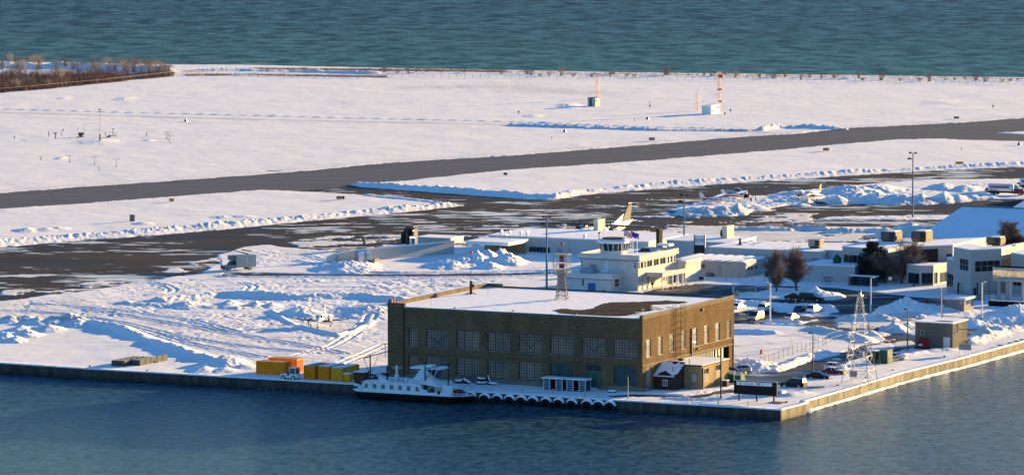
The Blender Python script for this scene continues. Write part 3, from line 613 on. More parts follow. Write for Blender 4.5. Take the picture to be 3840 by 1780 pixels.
# bare patch where the snow has blown off the roof
rp = random.Random(3); pts = []
out = [(2070,1161),(2105,1155),(2180,1160),(2230,1152),(2262,1136),(2290,1131),(2360,1130),(2420,1128),(2500,1124),(2560,1127),(2585,1131),(2550,1137),(2450,1140),(2440,1149),(2452,1160),(2425,1166),(2390,1168),(2370,1176),(2350,1181),(2260,1182),(2170,1177),(2100,1171)]
def rag(poly, k, amp, z, P0, u, v):
    res = []; rr = random.Random(int(amp*100)+len(poly))
    W = [G(x, y, z) for x, y in poly]; n = len(W)
    for i in range(n):
        a, c = W[i], W[(i+1) % n]
        for j in range(k):
            p = a+(c-a)*(j/k) + Vector((rr.uniform(-1, 1)*amp*1.8, rr.uniform(-1, 1)*amp*2.6, 0))*(1 if j else .3); d = p-P0; res.append((d.dot(u), d.dot(v)))
    return res
pp = rag(out, 4, .22, RZ+.12, hg.P, hg.u, hg.v)
b = M(); b.add([(x, y, RZ+.05) for x, y in pp], [tuple(range(len(pp)))])
for q in range(26):
    cx, cy = rp.uniform(fpx(2100), fpx(2380)), rp.uniform(3, 22); r0 = rp.uniform(.2, .7); n_ = 9
    b.add([(cx+1.9*r0*math.cos(6.283*i/n_)*rp.uniform(.7, 1.2), cy+r0*math.sin(6.283*i/n_)*rp.uniform(.7, 1.2), RZ+.06+q*.002) for i in range(n_)], [tuple(range(n_))])
BARE = mat('bare_roof_felt', (.03, .025, .023), .95, var=.3, vs=.5, spec=.05)
b.obj('bare_patch', BARE, roof)
cap = mat('metal_coping', (.11, .12, .08), .5, .4, var=.25, vs=1)
PPM = mat('parapet_brick', (.155, .11, .06), .9, var=.3, vs=1)
for q in ((HX-.05, fpx(1519), -.06, .42, HZ-.55, HZ+.08), (-.62, .06, -.06, .42, HZ-.55, HZ+.03), (HX-.05, HX+.4, .421, HY, HZ-.9, HZ+.1), (-.34, .05, .421, HY, HZ-.7, HZ+.02), (HX+.401, hg.x(1887, HY, HZ), HY-.35, HY+.05, HZ-.7, HZ+.12)): b = M(); b.box(*q); hg.part(b, 'parapet', PPM)
if 0: hg.part(b, 'parapet', mat('parapet_brick', (.18, .135, .07), .9, var=.3, vs=1))
b = M(); b.box(fpx(1519)+.003, -.625, -.10, .3, HZ-.95, HZ-.55); b.box(HX-.07, fpx(1519), -.08, .44, HZ+.08, HZ+.13); b.box(-.36, .08, .4, HY+.02, HZ+.022, HZ+.07)
hg.part(b, 'coping', cap)
b = M(); b.box(fpx(1519), -.6, -.14, .9, HZ-.545, HZ-.47); hg.part(b, 'roof_edge_snow', ROOFSNOW)
# base plinth, belt courses
b = M(); zp = hg.h(1447, fpx(2290)); b.box(HX-.02, dr[0]-.002, -.09, -.003, 0, zp); b.box(dr[1]+.002, .04, -.09, -.003, 0, zp); b.box(.003, .09, -.003, big[0]-.05, 0, zp*.9)
hg.part(b, 'plinth', mat('plinth_concrete', (.20, .17, .12), .9, var=.25, vs=.6, bump=.3, bs=2))
b = M(); zb = hg.h(1372.5, 0)
b.box(.003, .10, 0, HY, zb, zb+.14); b.box(.003, .10, SX(2597), HY*.93, hg.h(1299, 0, SX(2612)), hg.h(1299, 0, SX(2612))+.14); hg.part(b, 'belt_course', mat('belt_stone', (.30, .24, .15), .9, var=.25, vs=1.5)); b = M(); b.box(HX, -.02, -.04, -.003, zb, zb+.12); hg.part(b, 'front_belt', mat('shaded_belt', (.09, .065, .045), .9, var=.3, vs=1.5))  # the front run of the belt is coloured darker to carry the shade there
FRM = mat('shaded_steel_sash', (.05, .05, .05), .6); FRS = mat('sunlit_steel_sash', (.26, .22, .15), .6)  # one sash steel: shade on the front and sun on the side put into its colour
SILL = mat('snowy_sill', (.45, .43, .42), .8, col2=(.10, .08, .07), vs=1.6)
for (a, c, d, e), nn in zip(holes[:-1], fr):
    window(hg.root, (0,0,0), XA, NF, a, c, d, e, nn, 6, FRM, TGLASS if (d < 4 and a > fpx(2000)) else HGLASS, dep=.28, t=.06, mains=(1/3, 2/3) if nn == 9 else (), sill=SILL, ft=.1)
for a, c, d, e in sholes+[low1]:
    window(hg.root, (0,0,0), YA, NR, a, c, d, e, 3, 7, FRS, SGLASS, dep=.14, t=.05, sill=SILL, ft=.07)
# cross braces seen behind two of the panes
b = M()
for k in (1, 4, 6):
    a, c, d, e = holes[k]; m_ = (a+c)/2
    b.bar((a+.1, -.03+.28, e-.8), (m_+.4, .25, d+.7), .08); b.bar((c-.1, .25, e-.8), (m_-.4, .25, d+.7), .08)
hg.part(b, 'window_brace', FRM)
# front door: glazed head over two tall leaves
GDOOR = mat('green_painted_timber', (.06, .11, .09), .6, var=.2, vs=1)
dm = (dr[0]+dr[1])/2; hh = dr[3]; b = M(); b.box(dr[0], dm-.03, .16, .22, .02, hh*.70); b.box(dm+.03, dr[1], .16, .22, .02, hh*.70)
for x in (dr[0]+.25, dm-.3, dm+.3, dr[1]-.25): b.box(x-.1, x+.1, .10, .16, .02, hh*.70)
b.box(dr[0], dr[1], .08, .24, hh*.70, hh*.77)
hg.part(b, 'door', GDOOR); window(hg.root, (0,0,0), XA, NF, dr[0], dr[1], hh*.77, hh, 6, 2, GDOOR, GLASS, dep=.2, t=.06)
# vehicle opening on the side: pale ribbed sliding doors, half open
b = M(); y0, y1, zt = big[0], big[1], big[3]; n_ = 16; RD = mat('sage_steel_door', (.42, .42, .30), .5, var=.12, vs=1)
ye = y0+(y1-y0)*.62
for i in range(n_):
    a = y0+(ye-y0)*i/n_; b.box(-.36, -.30, a+.03, y0+(ye-y0)*(i+1)/n_-.03, 0, zt); b.box(-.31, -.2, a-.04, a+.04, 0, zt-.004)
for q in (.66, .74, .83): b.box(-.34, -.26, y0+(y1-y0)*q, y0+(y1-y0)*(q+.045), 0, zt-.002)
hg.part(b, 'sliding_door', RD)
b = M(); b.add([(-1.8,y0,0),(-1.8,y1,0),(-1.8,y1,zt),(-1.8,y0,zt)], [(0,1,2,3)]); b.add([(-1.8,y0,zt),(-1.8,y1,zt),(0,y1,zt),(0,y0,zt)], [(0,1,2,3)]); b.add([(-1.8,y1,0),(0,y1,0),(0,y1,zt),(-1.8,y1,zt)], [(0,1,2,3)])
hg.part(b, 'doorway_recess', mat('dark_interior', (.02, .02, .022), .9))
# ladder with cage, downpipe, vents, lamps
LD = mat('rusty_steel', (.10, .065, .04), .7, .3, var=.3, vs=3)
ly0, ly1 = SX(2539.5, 9), SX(2549, 9); zl0 = hg.h(1349, 0, ly0); b = M(); xx = .75
for y in (ly0, ly1): b.bar((xx, y, zl0), (xx, y, HZ+1.05), .07); b.bar((xx, y, HZ+1.05), (-.9, y, HZ+1.05), .07); b.bar((-.9, y, HZ+1.05), (-.9, y, RZ), .07)
k = 0; zz = zl0
while zz < HZ+.9: b.bar((xx, ly0, zz), (xx, ly1, zz), .035); zz += .33
b.obj('ladder', LD, hg.root)
b = M()
for zz in np.linspace(zl0+1.2, HZ-.1, 8):
    b.bar((0, ly1, zz), (xx+.5, ly1, zz), .05); b.bar((0, ly0, zz), (xx+.5, ly0, zz), .05); b.bar((xx+.5, ly0, zz), (xx+.5, ly1, zz), .05)
for y in (ly0, ly1, (ly0+ly1)/2): b.bar((xx+.5, y, zl0+2), (xx+.5, y, HZ+1.0), .04)
b.obj('ladder_cage', LD, hg.root)
b = M(); dy = SX(2592, 9); b.bar((.12, dy, big[3]-.3), (.12, dy, z_u1+.1), .26, .22); hg.part(b, 'downpipe', DARKM)
b = M(); b.bar((.1, HY-.4, 0), (.1, HY-.4, 6), .12); b.bar((-.0+fpx(1519)-.2, -.1, .3), (fpx(1519)-.2, -.1, HZ-1), .14); hg.part(b, 'rain_pipe', DARKM)
b = M(); b.box(0, .3, SX(2630, 12), SX(2634, 12), hg.h(1165, 0, SX(2632)), hg.h(1155, 0, SX(2632))); b.box(0, .35, SX(2613), SX(2621), hg.h(1308, 0, SX(2617)), hg.h(1303, 0, SX(2617))); hg.part(b, 'wall_vent', DARKM)
b = M(); b.box(HX+.1, HX+.8, .2, .5, HZ+.13, HZ+.75); b.bar((HX+1.3, .2, HZ+.13), (HX+1.3, .2, HZ+1.2), .2); hg.part(b, 'roof_beacon', mat('red_white_beacon', (.4, .12, .1), .5))
b = M(); q = hg.x(2420, 1.0, HZ); b.bar((-.25, .5, HZ), (-.25, .5, HZ+1.1), .05); b.ball((-.05, .5, HZ+1.15), .2, 8, 5); hg.part(b, 'corner_lamp', mat('lamp_cover', (.85, .8, .65), .3))
b = M()
for px, py in ((1616, 1148), (1830, 1106), (2405, 1182)): p = G(px, py, RZ)-hg.P; b = M(); b.bar((p.dot(hg.u), p.dot(hg.v), RZ), (p.dot(hg.u), p.dot(hg.v), RZ+1.7), .05); hg.part(b, 'roof_rod', DARKM)
for px in (1704, 1924, 2160): p = G(px, 1157+(px-1704)*.05, RZ+.1)-hg.P; b = M(); b.box(p.dot(hg.u)-.15, p.dot(hg.u)+.15, .8, 1.1, RZ, RZ+.35); hg.part(b, 'roof_stub', DARKM)
# small rooftop objects at the far right corner
b = M(); b.tube(hg.W(-3.2, HY-2, RZ)-hg.P, hg.W(-3.2, HY-2, RZ+1.2)-hg.P, .05); hg.part(b, 'vent_stack', GALV)
# ------------------------------------------------------------------ annex and brown shed
ax = Bd('brick_annex', 'low tan brick annex with snowy flat roof against the sunlit hangar side', 'annex', 2630.5, 1463)
ah = ax.h(1371); ad = ax.y(2733, 0, ah*.6); rel = (hg.P-ax.P); wl = rel.dot(ax.u)+.1
b = M(); w1 = (ax.y(2641, 0, 3), ax.y(2658, 0, 3), ah*.62, ah*.86); w2 = (ax.y(2684, 0, 3), ax.y(2702, 0, 3), ah*.64, ah*.88)
b.wall((0,0,0), XA, NF, wl, 0, 0, ah); b.wall((0,0,0), YA, NR, 0, ad, 0, ah, (w1, w2), .15); b.wall((0,ad,0), XA, -NF, wl, 0, 0, ah)
ax.part(b, 'wall', BRICK2)
b = M(); b.add([(wl,-.1,ah+.04),(.15,-.1,ah+.04),(.15,ad+.1,ah+.04),(wl,ad+.1,ah+.04)], [(0,1,2,3)])
for i in range(1): b.box(wl, .16, -.12, ad+.12, ah, ah+.16)
ax.part(b, 'roof', ROOFSNOW)
b = M(); b.box(wl, .18, -.14, -.12, ah-.16, ah+.1); b.box(.162, .18, -.12, ad+.1, ah-.1, ah+.06); ax.part(b, 'eaves', mat('dark_red_trim', (.08, .03, .025), .7))
for q in (w1, w2): window(ax.root, (0,0,0), YA, NR, *q[:2], q[2], q[3], 3, 1, mat('pale_window_frame', (.4, .38, .33), .6), GLASS, dep=.14)
b = M()
for q in (w1, w2): b.box(.003, .02, q[0]+.05, q[1]-.1, ah*.28, q[2]-.02)
ax.part(b, 'render_panel', mat('grey_render', (.33, .28, .2), .9, var=.15))
b = M(); b.box(-1.9, -.9, -.35, -.02, 1.6, 3.0); b.bar((-1.4, -.12, 0), (-1.4, -.12, 1.6), .1); ax.part(b, 'meter_box', mat('grey_cabinet', (.33, .34, .33), .5, .2))
b = M(); b.bar((.1, .45, .2), (.1, .45, ah-.4), .16); b.bar((-2.6, .3, ah), (-2.6, .3, ah+1.1), .12); b.box(-6.9, -5.9, 4.8, 5.6, ah+.16, ah+.5); ax.part(b, 'downpipe', DARKM)
sh = Bd('brown_shed', 'dark brown lean-to shed with patchy snow on its roof between hangar and annex', 'shed', 2533, 1467.5)
BRN = mat('brown_boards', (.055, .033, .030), .8, var=.3, vs=2); sw = sh.x(2455); s_h = sh.h(1413); sdp = (ax.P-sh.P).dot(sh.v); s_t = s_h+2.3
b = M(); wv = (sh.x(2485), sh.x(2503), s_h*.36, s_h*.78)
b.wall((0,0,0), XA, NF, sw, 0, 0, s_h, (wv,), .06)
b.add([(0,0,0),(0,sdp,0),(0,sdp,s_t),(0,0,s_h)], [(0,1,2,3)]); b.add([(sw,0,0),(sw,sdp,0),(sw,sdp,s_t),(sw,0,s_h)], [(0,3,2,1)])
sh.part(b, 'wall', BRN)
b = M(); b.hexa([(sw-.35,-.35,s_h-.12),(.3,-.35,s_h-.12),(.3,sdp-.02,s_t-.02),(sw-.35,sdp-.02,s_t-.02),(sw-.35,-.35,s_h+.02),(.3,-.35,s_h+.02),(.3,sdp-.02,s_t+.12),(sw-.35,sdp-.02,s_t+.12)]); rf = sh.part(b, 'roof', mat('dark_shingle', (.035, .03, .032), .9))
def on_roof(x, y, e=.05): return (x, y, s_h+.02+(y+.35)*(s_t+.1-s_h)/(sdp+.33)+e)
b = M(); rr = random.Random(5); k_ = []
sil = [(sw-.38,-.37),(sw+.3,-.3),(sw+.9,.7),(sw+1.7,1.2),(sw+2.4,.7),(-1.2,.35),(-.6,-.1),(.2,.6),(.28,sdp-.3),(-.3,sdp-.8),(-.8,sdp-.2),(-1.6,sdp-.9),(-2.4,sdp-.2),(sw-.36,sdp-.1)]
b.add([on_roof(x, y) for x, y in sil], [tuple(range(len(sil)))]); b.add([on_roof(sw-.38,-.38,.02), on_roof(-.1,-.38,.02), on_roof(-.1,-.22,.08), on_roof(sw-.38,-.2,.08)], [(0,1,2,3)]); b.obj('roof_snow', ROOFSNOW, rf)
window(sh.root, (0,0,0), XA, NF, *wv, 2, 1, WHITE, GLASS, dep=.05, t=.1, ft=.1)
b = M(); b.box(-1.2, -1.1, 1.3, 1.4, s_h+.8, s_h+1.7); b.box(.003, .12, 1.8, 2.1, s_h+.6, s_h+1.0); sh.part(b, 'vent_pipe', DARKM)
# ------------------------------------------------------------------ white metal terminal sheds
WM = corr('white_ribbed_cladding', (.50, .50, .48), 1.6, 'x', .5, 0, .06, .03)
WMY = corr('white_ribbed_cladding_side', (.5, .5, .48), 1.6, 'y', .5, 0, .06, .03)
TRIM = mat('pale_trim', (.6, .62, .63), .5)
def slab(b, x0, x1, y0, y1, z0, z1): return b.box(x0, x1, y0, y1, z0, z1)
def hall(name, label, px, py, pl, top, depth, roofz=None, cat='building', rise=0., mat_=None, group=None):
    B = Bd(name, label, cat, px, py, group=group); h = B.h(top) if top > 30 else top; x = B.x(pl)
    b = M(); b.wall((0,0,0), XA, NF, x, 0, 0, h); b.wall((0,0,0), YA, NR, 0, depth, 0, h); b.wall((x,0,0), YA, -NR, 0, depth, 0, h); b.wall((0,depth,0), XA, -NF, x, 0, 0, h+rise)
    for xx in (x, 0): b.add([(xx,0,h),(xx,depth,h),(xx,depth,h+rise)], [(0,1,2)])
    B.part(b, 'wall', mat_ or WM)
    b = M(); b.add([(x-.15,-.2,h+.02),(.15,-.2,h+.02),(.15,depth+.2,h+rise+.02),(x-.15,depth+.2,h+rise+.02),(x-.15,-.2,h+.2),(.15,-.2,h+.2),(.15,depth+.2,h+rise+.2),(x-.15,depth+.2,h+rise+.2)], [(0,3,2,1),(4,5,6,7),(0,1,5,4),(1,2,6,5),(2,3,7,6),(3,0,4,7)])
    B.part(b, 'roof', ROOFSNOW)
    return B, x, h
# long narrow wing running away to the left; its long face is seen almost end on
wg = Bd('terminal_wing', 'long low white ribbed metal wing of the terminal ending at the left', 'building', 1705, 966)
# local frame of its own: runs from the left gable (1252,985) to (1705,966)
A0 = G(1254, 988); A1 = G(1703, 952); dd = (A1-A0); Lw = dd.length; rz = math.atan2(dd.y, dd.x)
wg.root.location = A0; wg.root.rotation_euler.z = rz; uw = dd.normalized(); vw = Vector((-uw.y, uw.x, 0))
hw1 = zat(A0+uw*6, 941); b = M(); WD = 3.
def wpt(px): return along(A0, uw, px)
gx = wpt(1308)
def wz(px, py): return zat(A0+uw*wpt(px), py)
h0, h1_ = wz(1308, 938), wz(1700, 903); hl = zat(A0, 949)
prof = [(0, hl), (gx, h0), (Lw, h1_)]
b = M()
for (xa, za), (xb, zb_) in zip(prof[:-1], prof[1:]): b.add([(xa,0,0),(xb,0,0),(xb,0,zb_),(xa,0,za)], [(0,1,2,3)]); b.add([(xa,WD,0),(xa,WD,za-1.2),(xb,WD,zb_-1.2),(xb,WD,0)], [(0,1,2,3)])
b.add([(0,0,0),(0,0,hl),(0,WD,hl-1.2),(0,WD,0)], [(0,1,2,3)]); b.add([(Lw,0,0),(Lw,WD,0),(Lw,WD,h1_-1.2),(Lw,0,h1_)], [(0,1,2,3)])
b.obj('wall', WM, wg.root)
b = M()
for (xa, za), (xb, zb_) in zip(prof[:-1], prof[1:]): b.hexa([(xa,-.2,za),(xb,-.2,zb_),(xb,WD+.2,zb_-1.2),(xa,WD+.2,za-1.2),(xa,-.2,za+.12),(xb,-.2,zb_+.12),(xb,WD+.2,zb_-1.1),(xa,WD+.2,za-1.1)])
b.obj('roof', ROOFSNOW, wg.root)
b = M()
for (xa, za), (xb, zb_) in zip(prof[:-1], prof[1:]): b.hexa([(xa,-.26,za-.35),(xb,-.26,zb_-.35),(xb,-.2,zb_-.35),(xa,-.2,za-.35),(xa,-.26,za+.02),(xb,-.26,zb_+.02),(xb,-.2,zb_+.02),(xa,-.2,za+.02)])
b.obj('eaves_gutter', TRIM, wg.root)
b = M(); b.box(wpt(1259), wpt(1269), -.06, -.005, 0, 2.6); b.obj('door', mat('grey_door', (.30, .33, .36), .5), wg.root)
b = M(); x0, x1 = wpt(1332), wpt(1372); rings = []
for k in range(9):
    a = math.pi/2*k/8; rings.append([(x0, -1.5*math.cos(math.pi/2-a) if False else -1.5*math.sin(math.pi/2*(1-k/8))*1.0, 0)]) if False else None
arc = [(-.01, 2.95), (-.4, 2.9), (-.8, 2.75), (-1.15, 2.45), (-1.3, 2.0), (-1.3, .2), (-.01, .2)]
b.loft([[(x0, y, z) for y, z in arc], [(x1, y, z) for y, z in arc]]); b.obj('curved_duct', mat('shiny_steel', (.55, .6, .65), .25, .8, bump=.3, bs=1.5, bd=.05), wg.root, smooth=False)
b = M(); b.bar(((x0+x1)/2+.5, -1.45, 0), ((x0+x1)/2+.5, -1.45, 2.3), .1); b.bar(((x0+x1)/2+.5, -1.45, 2.3), ((x0+x1)/2, -1.0, 2.8), .1); b.obj('duct_pipe', DARKM, wg.root)
b = M(); b.box(0, .6, .5, 1.1, hl, hl) if False else None
xk = wpt(1393); b.box(xk-.8, xk+.8, 2, 3.4, wz(1393, 925)-.1, wz(1393, 925)+.5); b.tube((xk, 2.6, wz(1393,925)+.5), (xk, 2.6, wz(1393,925)+1.3), .35); b.ball((xk-.2, 2.6, wz(1393,925)+1.5), .5, 8, 5); b.obj('roof_cowl', mat('brown_cowl', (.12, .10, .09), .7), wg.root)
hv = Bd('heater_unit', 'boxy grey metal ventilation unit on the snow beside the white wing', 'ventilation unit', 1404, 1001); rr_ = hv.x(1364, 0, 0)
b = M(); b.box(rr_, 0, 0, 2.2, .15, 1.75); hv.part(b, 'casing', mat('taupe_metal', (.30, .28, .25), .5, .2, var=.12)); b = M()
for k in range(6): b.box(rr_+.25+k*.36, rr_+.45+k*.36, -.03, -.003, .5, 1.4)
hv.part(b, 'louvre', DARKM); b = M(); b.box(-.3, .06, -.03, 2.25, 1.2, 1.95); hv.part(b, 'hood', mat('dark_taupe', (.12, .11, .1), .6))
# covered walkway canopy in front of the wing
cn = Bd('canopy', 'flat white snow-covered canopy linking the wing to the terminal hall', 'canopy', 1910, 930)
cn.root.location = G(1905, 965); cn.P = cn.root.location.copy()
ch = cn.h(912); ch0 = cn.h(922); cx = cn.x(1748, 0, ch); b = M(); b.box(cx, 0, 0, 11, ch0, ch); cn.part(b, 'fascia', mat('white_fascia', (.74, .75, .75), .5))
b = M(); b.box(cx-.05, .05, -.05, 11, ch, ch+.18); cn.part(b, 'roof_snow', ROOFSNOW)
b = M(); b.bar((cx+.3, .3, 0), (cx+.3, .3, ch0), .18); cn.part(b, 'post', WHITE); b = M(); b.bar((cx*.55, .3, 0), (cx*.55, .3, ch0), .18); cn.part(b, 'post', mat('rust_post', (.2,.08,.05), .7))
b = M(); b.box(cx+.2, 0, 9.5, 9.8, 0, ch0); cn.part(b, 'back_wall', mat('tan_wall', (.30, .22, .12), .8, var=.2, vs=.4))
# main terminal hall
th, tx, thh = hall('terminal_hall', 'large low white metal terminal hall with snowy roof behind the control tower', 2432, 965, 1831, 908, 23, rise=0)
x0, x1 = th.x(1985, 0, 3), th.x(2063, 0, 3); z0, z1 = th.h(945, x0), th.h(924, x0)
for i in range(6): a = x0+(x1-x0)*i/6; window(th.root, (0,-.12,0), XA, NF, a, a+(x1-x0)/6, z0, z1, 1, 1, mat('grey_mullion', (.2, .24, .26), .5), GLASS, dep=.08)
b = M(); x = th.x(2097); b.box(x-.65, x+.65, -.08, -.003, 0, th.h(929, x)); th.part(b, 'door', mat('grey_door', (.3,.33,.36), .5))
b = M(); b.box(tx, 0, -.26, -.2, thh-.25, thh+.03); th.part(b, 'gutter', TRIM)
for px in (1978, 2134): b = M(); x = th.x(px); b.bar((x, -.2, .5), (x, -.2, thh-1), .12); th.part(b, 'downpipe', GALV)
for px in (1875, 1906, 1949, 1973, 2188):
    b = M(); x = th.x(px, .6, thh); b.tube((x, .9, thh), (x, .9, thh+1.0), .22); b.tube((x, .9, thh+.95), (x+.5, .9, thh+1.05), .26); th.part(b, 'roof_vent', mat('galv_vent', (.6, .6, .6), .3, .7))
b = M(); x = th.x(1910, -.5); b.bar((x-.2, -.5, 1.2), (x-.9, -.5, thh+.6), .06); b.bar((x+.35, -.5, 1.2), (x-.4, -.5, thh+.6), .06)
for k in range(14): t = k/14; b.bar((x-.2-.7*t, -.5, 1.2+(thh-.6)*t), (x+.35-.75*t, -.5, 1.2+(thh-.6)*t), .05)
th.part(b, 'ladder', GALV)
# second hall block with gable behind the portable building
t2, x2, h2 = hall('gabled_hall', 'pale blue-white hall with a shallow gable behind the tall airline sign', 2745, 990, 2500, 912, 14, rise=.3)
t3, x3, h3 = hall('flat_hall', 'wide flat-roofed white hall behind the two bare trees, small vents on its snowy roof', 3095, 1025, 2658, 946, 17, rise=0)
t4, x4, h4 = hall('link_hall', 'low white link block right of the flat hall, carrying a big rooftop cooler', 3250, 1030, 3095, 945, 15, rise=0)
b = M(); b.box(x3, 0, -.24, -.2, h3-1.9, h3-1.75); t3.part(b, 'cable_tray', mat('grey_rail', (.25,.3,.36), .5))
for px in (2731, 2871, 3085):
    b = M(); x = t3.x(px); b.bar((x, -.2, 1), (x, -.2, h3-.6), .12); t3.part(b, 'downpipe', GALV)
b = M(); P = t3; q = G(2775, 921, h3)-t3.P; xx, yy = q.dot(t3.u), q.dot(t3.v); b.box(xx-.7, xx+.7, yy-.5, yy+.5, h3, h3+.3); b.tube((xx, yy, h3+.3), (xx, yy, h3+1.3), .4, .25); b.ball((xx, yy, h3+1.4), .35, 8, 5); t3.part(b, 'roof_cowl', mat('brown_cowl2', (.12,.10,.09), .7))
for px, py in ((2810, 906), (2840, 913)):
    b = M(); q = G(px, py, h3+.3)-t3.P; xx, yy = q.dot(t3.u), q.dot(t3.v); b.bar((xx-.9, yy-.4, h3+.3), (xx+.9, yy+.4, h3+.6), .25, .2); t3.part(b, 'skylight_kerb', TRIM)
x0, x1 = t3.x(3045), t3.x(3067); window(t3.root, (0,-.1,0), XA, NF, x0, x1, t3.h(990, x0), t3.h(968, x0), 2, 2, mat('dark_blue_frame', (.05,.07,.1), .5), SGLASS, dep=.05)
def cooler(px, py, w_, d_, h_, zr, label, mt, snowy=True, grp='rooftop cooling units'):
    B = Bd('rooftop_cooler', label, 'cooling unit', px, py, zr, group=grp)
    b = M(); b.box(-w_, 0, 0, d_, .35, h_); B.part(b, 'casing', mt)
    b = M(); b.box(-w_+.2, -.2, .2, d_-.2, 0, .35); B.part(b, 'plinth', DARKM)
    b = M(); b.box(-w_*.42, -w_*.08, -.03, -.003, .5, h_-.15); B.part(b, 'grille', mat('dark_grille', (.04, .04, .045), .7))
    b = M(); n_ = 5
    for k in range(n_): b.box(.003, .03, d_*(k+.2)/n_, d_*(k+.85)/n_, .5, h_-.15)
    B.part(b, 'side_grille', mat('bronze_grille', (.15, .12, .07), .6, .3))
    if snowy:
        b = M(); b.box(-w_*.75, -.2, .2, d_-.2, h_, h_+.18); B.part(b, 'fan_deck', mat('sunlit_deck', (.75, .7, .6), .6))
    return B
cooler(3074, 930, 2.9, 2.6, 1.9, h3+.3, 'beige rooftop cooling unit with dark grille on the flat white hall', mat('beige_metal', (.34,.31,.24), .5, .1, var=.08), False)
def tall_box(px, py, pl, pr, top, zr, label):
    B = Bd('stair_enclosure', label, 'roof enclosure', px, py, zr); h = B.h(top); x = B.x(pl); y = B.y(pr)
    b = M(); b.box(x, 0, 0, y, 0, h); B.part(b, 'casing', corr('cream_cladding', (.62, .53, .38), 1.4, 'y', .6, 0, .04))
    b = M(); b.box(x-.08, .08, -.08, y+.08, h, h+.12); B.part(b, 'cap', mat('cream_cap', (.6,.55,.45), .6)); return B, x, h
B, x, h = tall_box(2242, 873, 2226, 2269, 826, 3.2, 'tall cream box enclosure standing in front of the airliner fuselage')
B, x, h = tall_box(2726, 893, 2708, 2752, 850, h2+.4, 'tall cream box enclosure with a black hood on the gabled hall')
b = M(); b.ball((x-.3, 1.5, h*.35), .9, 8, 6, 1.3); B.part(b, 'black_hood', BLACK)
# gangway tower with black hood beyond the wing
gt = Bd('gangway_tower', 'dark grey boarding gate tower with black flexible hood and lit doorway', 'boarding gate', 1552, 925); gh = gt.h(851); gx0 = gt.x(1522); b = M()
b.box(gx0, gx0+.4, 0, 2.2, 0, gh); b.box(-.5, 0, 0, 2.2, 0, gh); b.box(gx0, 0, 1.9, 2.2, 0, gh); b.box(gx0, 0, 0, 2, gh-.6, gh); gt.part(b, 'frame', mat('slate_metal', (.05,.06,.075), .5, .2))
b = M(); b.box(gx0-.6, .15, -.6, 2.4, gh, gh+.28); gt.part(b, 'roof', mat('slate_roof', (.12,.13,.15), .6))
b = M(); gz = gt.h(909, gx0-1); b.loft([[(gx0,0,gh-.3),(gx0,2,gh-.3),(gx0,2,gz),(gx0,0,gz)],[(gx0-1,-.4,gh-1.6),(gx0-1,1.8,gh-1.6),(gx0-.5,1.8,gz-.2),(gx0-.5,-.4,gz-.2)],[(gx0-1.2,-.6,gz+.9),(gx0-1.2,1.6,gz+.9),(gx0-.9,1.6,gz-.1),(gx0-.9,-.6,gz-.1)]]); gt.part(b, 'flexible_hood', BLACK)
b = M(); b.box(gx0+1.2, gx0+2.4, -.06, 0, gz+.4+.9, gz+.4+1.12); gt.part(b, 'lamp', emit('strip_lamp', (1, .85, .35), 3.0))
b = M(); b.box(gx0+.9, gx0+2.6, .1, .25, .3, gz+1.3); gt.part(b, 'door', mat('pale_door', (.5,.52,.53), .5))
b = M(); b.ball((-.1, -.1, gh-.9), .12); gt.part(b, 'warning_lamp', emit('warm_lamp', (1, .6, .4), 3.0))
gl, glx, glh = hall('gate_annex', 'low white block with a falling roofline right of the boarding gate tower', 1690, 915, 1562, 895, 7, rise=0)
# ------------------------------------------------------------------ old control tower building
CL = mat('white_clapboard', (.76, .75, .71), .6, var=.05, vs=1, bump=.15, bs=3); 
def clap():
    m = mat('white_boards', (.56, .545, .50), .6, var=.05, vs=.5); n = m.node_tree; bb = n.nodes['Principled BSDF']
    tc = n.nodes.new('ShaderNodeTexCoord'); wv = n.nodes.new('ShaderNodeTexWave'); wv.bands_direction = 'Z'; wv.wave_profile = 'SAW'; wv.inputs['Scale'].default_value = 1.6
    n.links.new(tc.outputs['Object'], wv.inputs[0]); q = n.nodes.new('ShaderNodeBump'); q.inputs['Strength'].default_value = .7; q.inputs['Distance'].default_value = .04
    n.links.new(wv.outputs['Fac'], q.inputs['Height']); n.links.new(q.outputs[0], bb.inputs['Normal']); return m
BOARD = clap(); BLUE = mat('blue_trim', (.03, .12, .32), .5); WF = mat('white_window_frame', (.75,.74,.7), .5); TG = mat('green_glass', (.03, .05, .042), .1, spec=.5)
ct = Bd('control_tower_building', 'white clapboard terminal with blue trim and a glazed control cab on its roof', 'building', 2393, 1092)
# block A: two-storey body; near right corner is at (2393,1092)
H1 = ct.h(1046-0) ; hb = ct.h(974); xl = ct.x(2178); yb = ct.y(2534, 0, 6)
zf = ct.h(1022)                                     # first floor line
xs = lambda px: ct.x(px)
yw = lambda px, z=6: ct.y(px, 0, z)
upw = [(2392.5,2399),(2401.5,2412),(2415,2422),(2425.5,2446),(2450.5,2470.5),(2474,2496),(2502,2509.5),(2513,2522),(2526,2533)]
zu0, zu1 = ct.h(1009), ct.h(983.5)
uh = [(yw(a+1), yw(c+.5), zu0, zu1) for a, c in upw]
b = M()
sk = [(xs(2178), xs(2187), ct.h(1001, xs(2180)), ct.h(974, xs(2180))), (xs(2377), xs(2386), ct.h(1009, xs(2380)), ct.h(983, xs(2380)))]
dw = (xs(2268), xs(2281), zf-.2, ct.h(981, xs(2274)))
b.wall((0,0,0), XA, NF, xl, 0, 0, hb, sk, .1); b.wall((0,0,0), YA, NR, 0, yb, 0, hb, uh, .12); b.wall((xl,0,0), YA, -NR, 0, yb, 0, hb); b.wall((0,yb,0), XA, -NF, xl, 0, 0, hb)
ct.part(b, 'wall', BOARD)
b = M(); pt_ = ct.h(957)
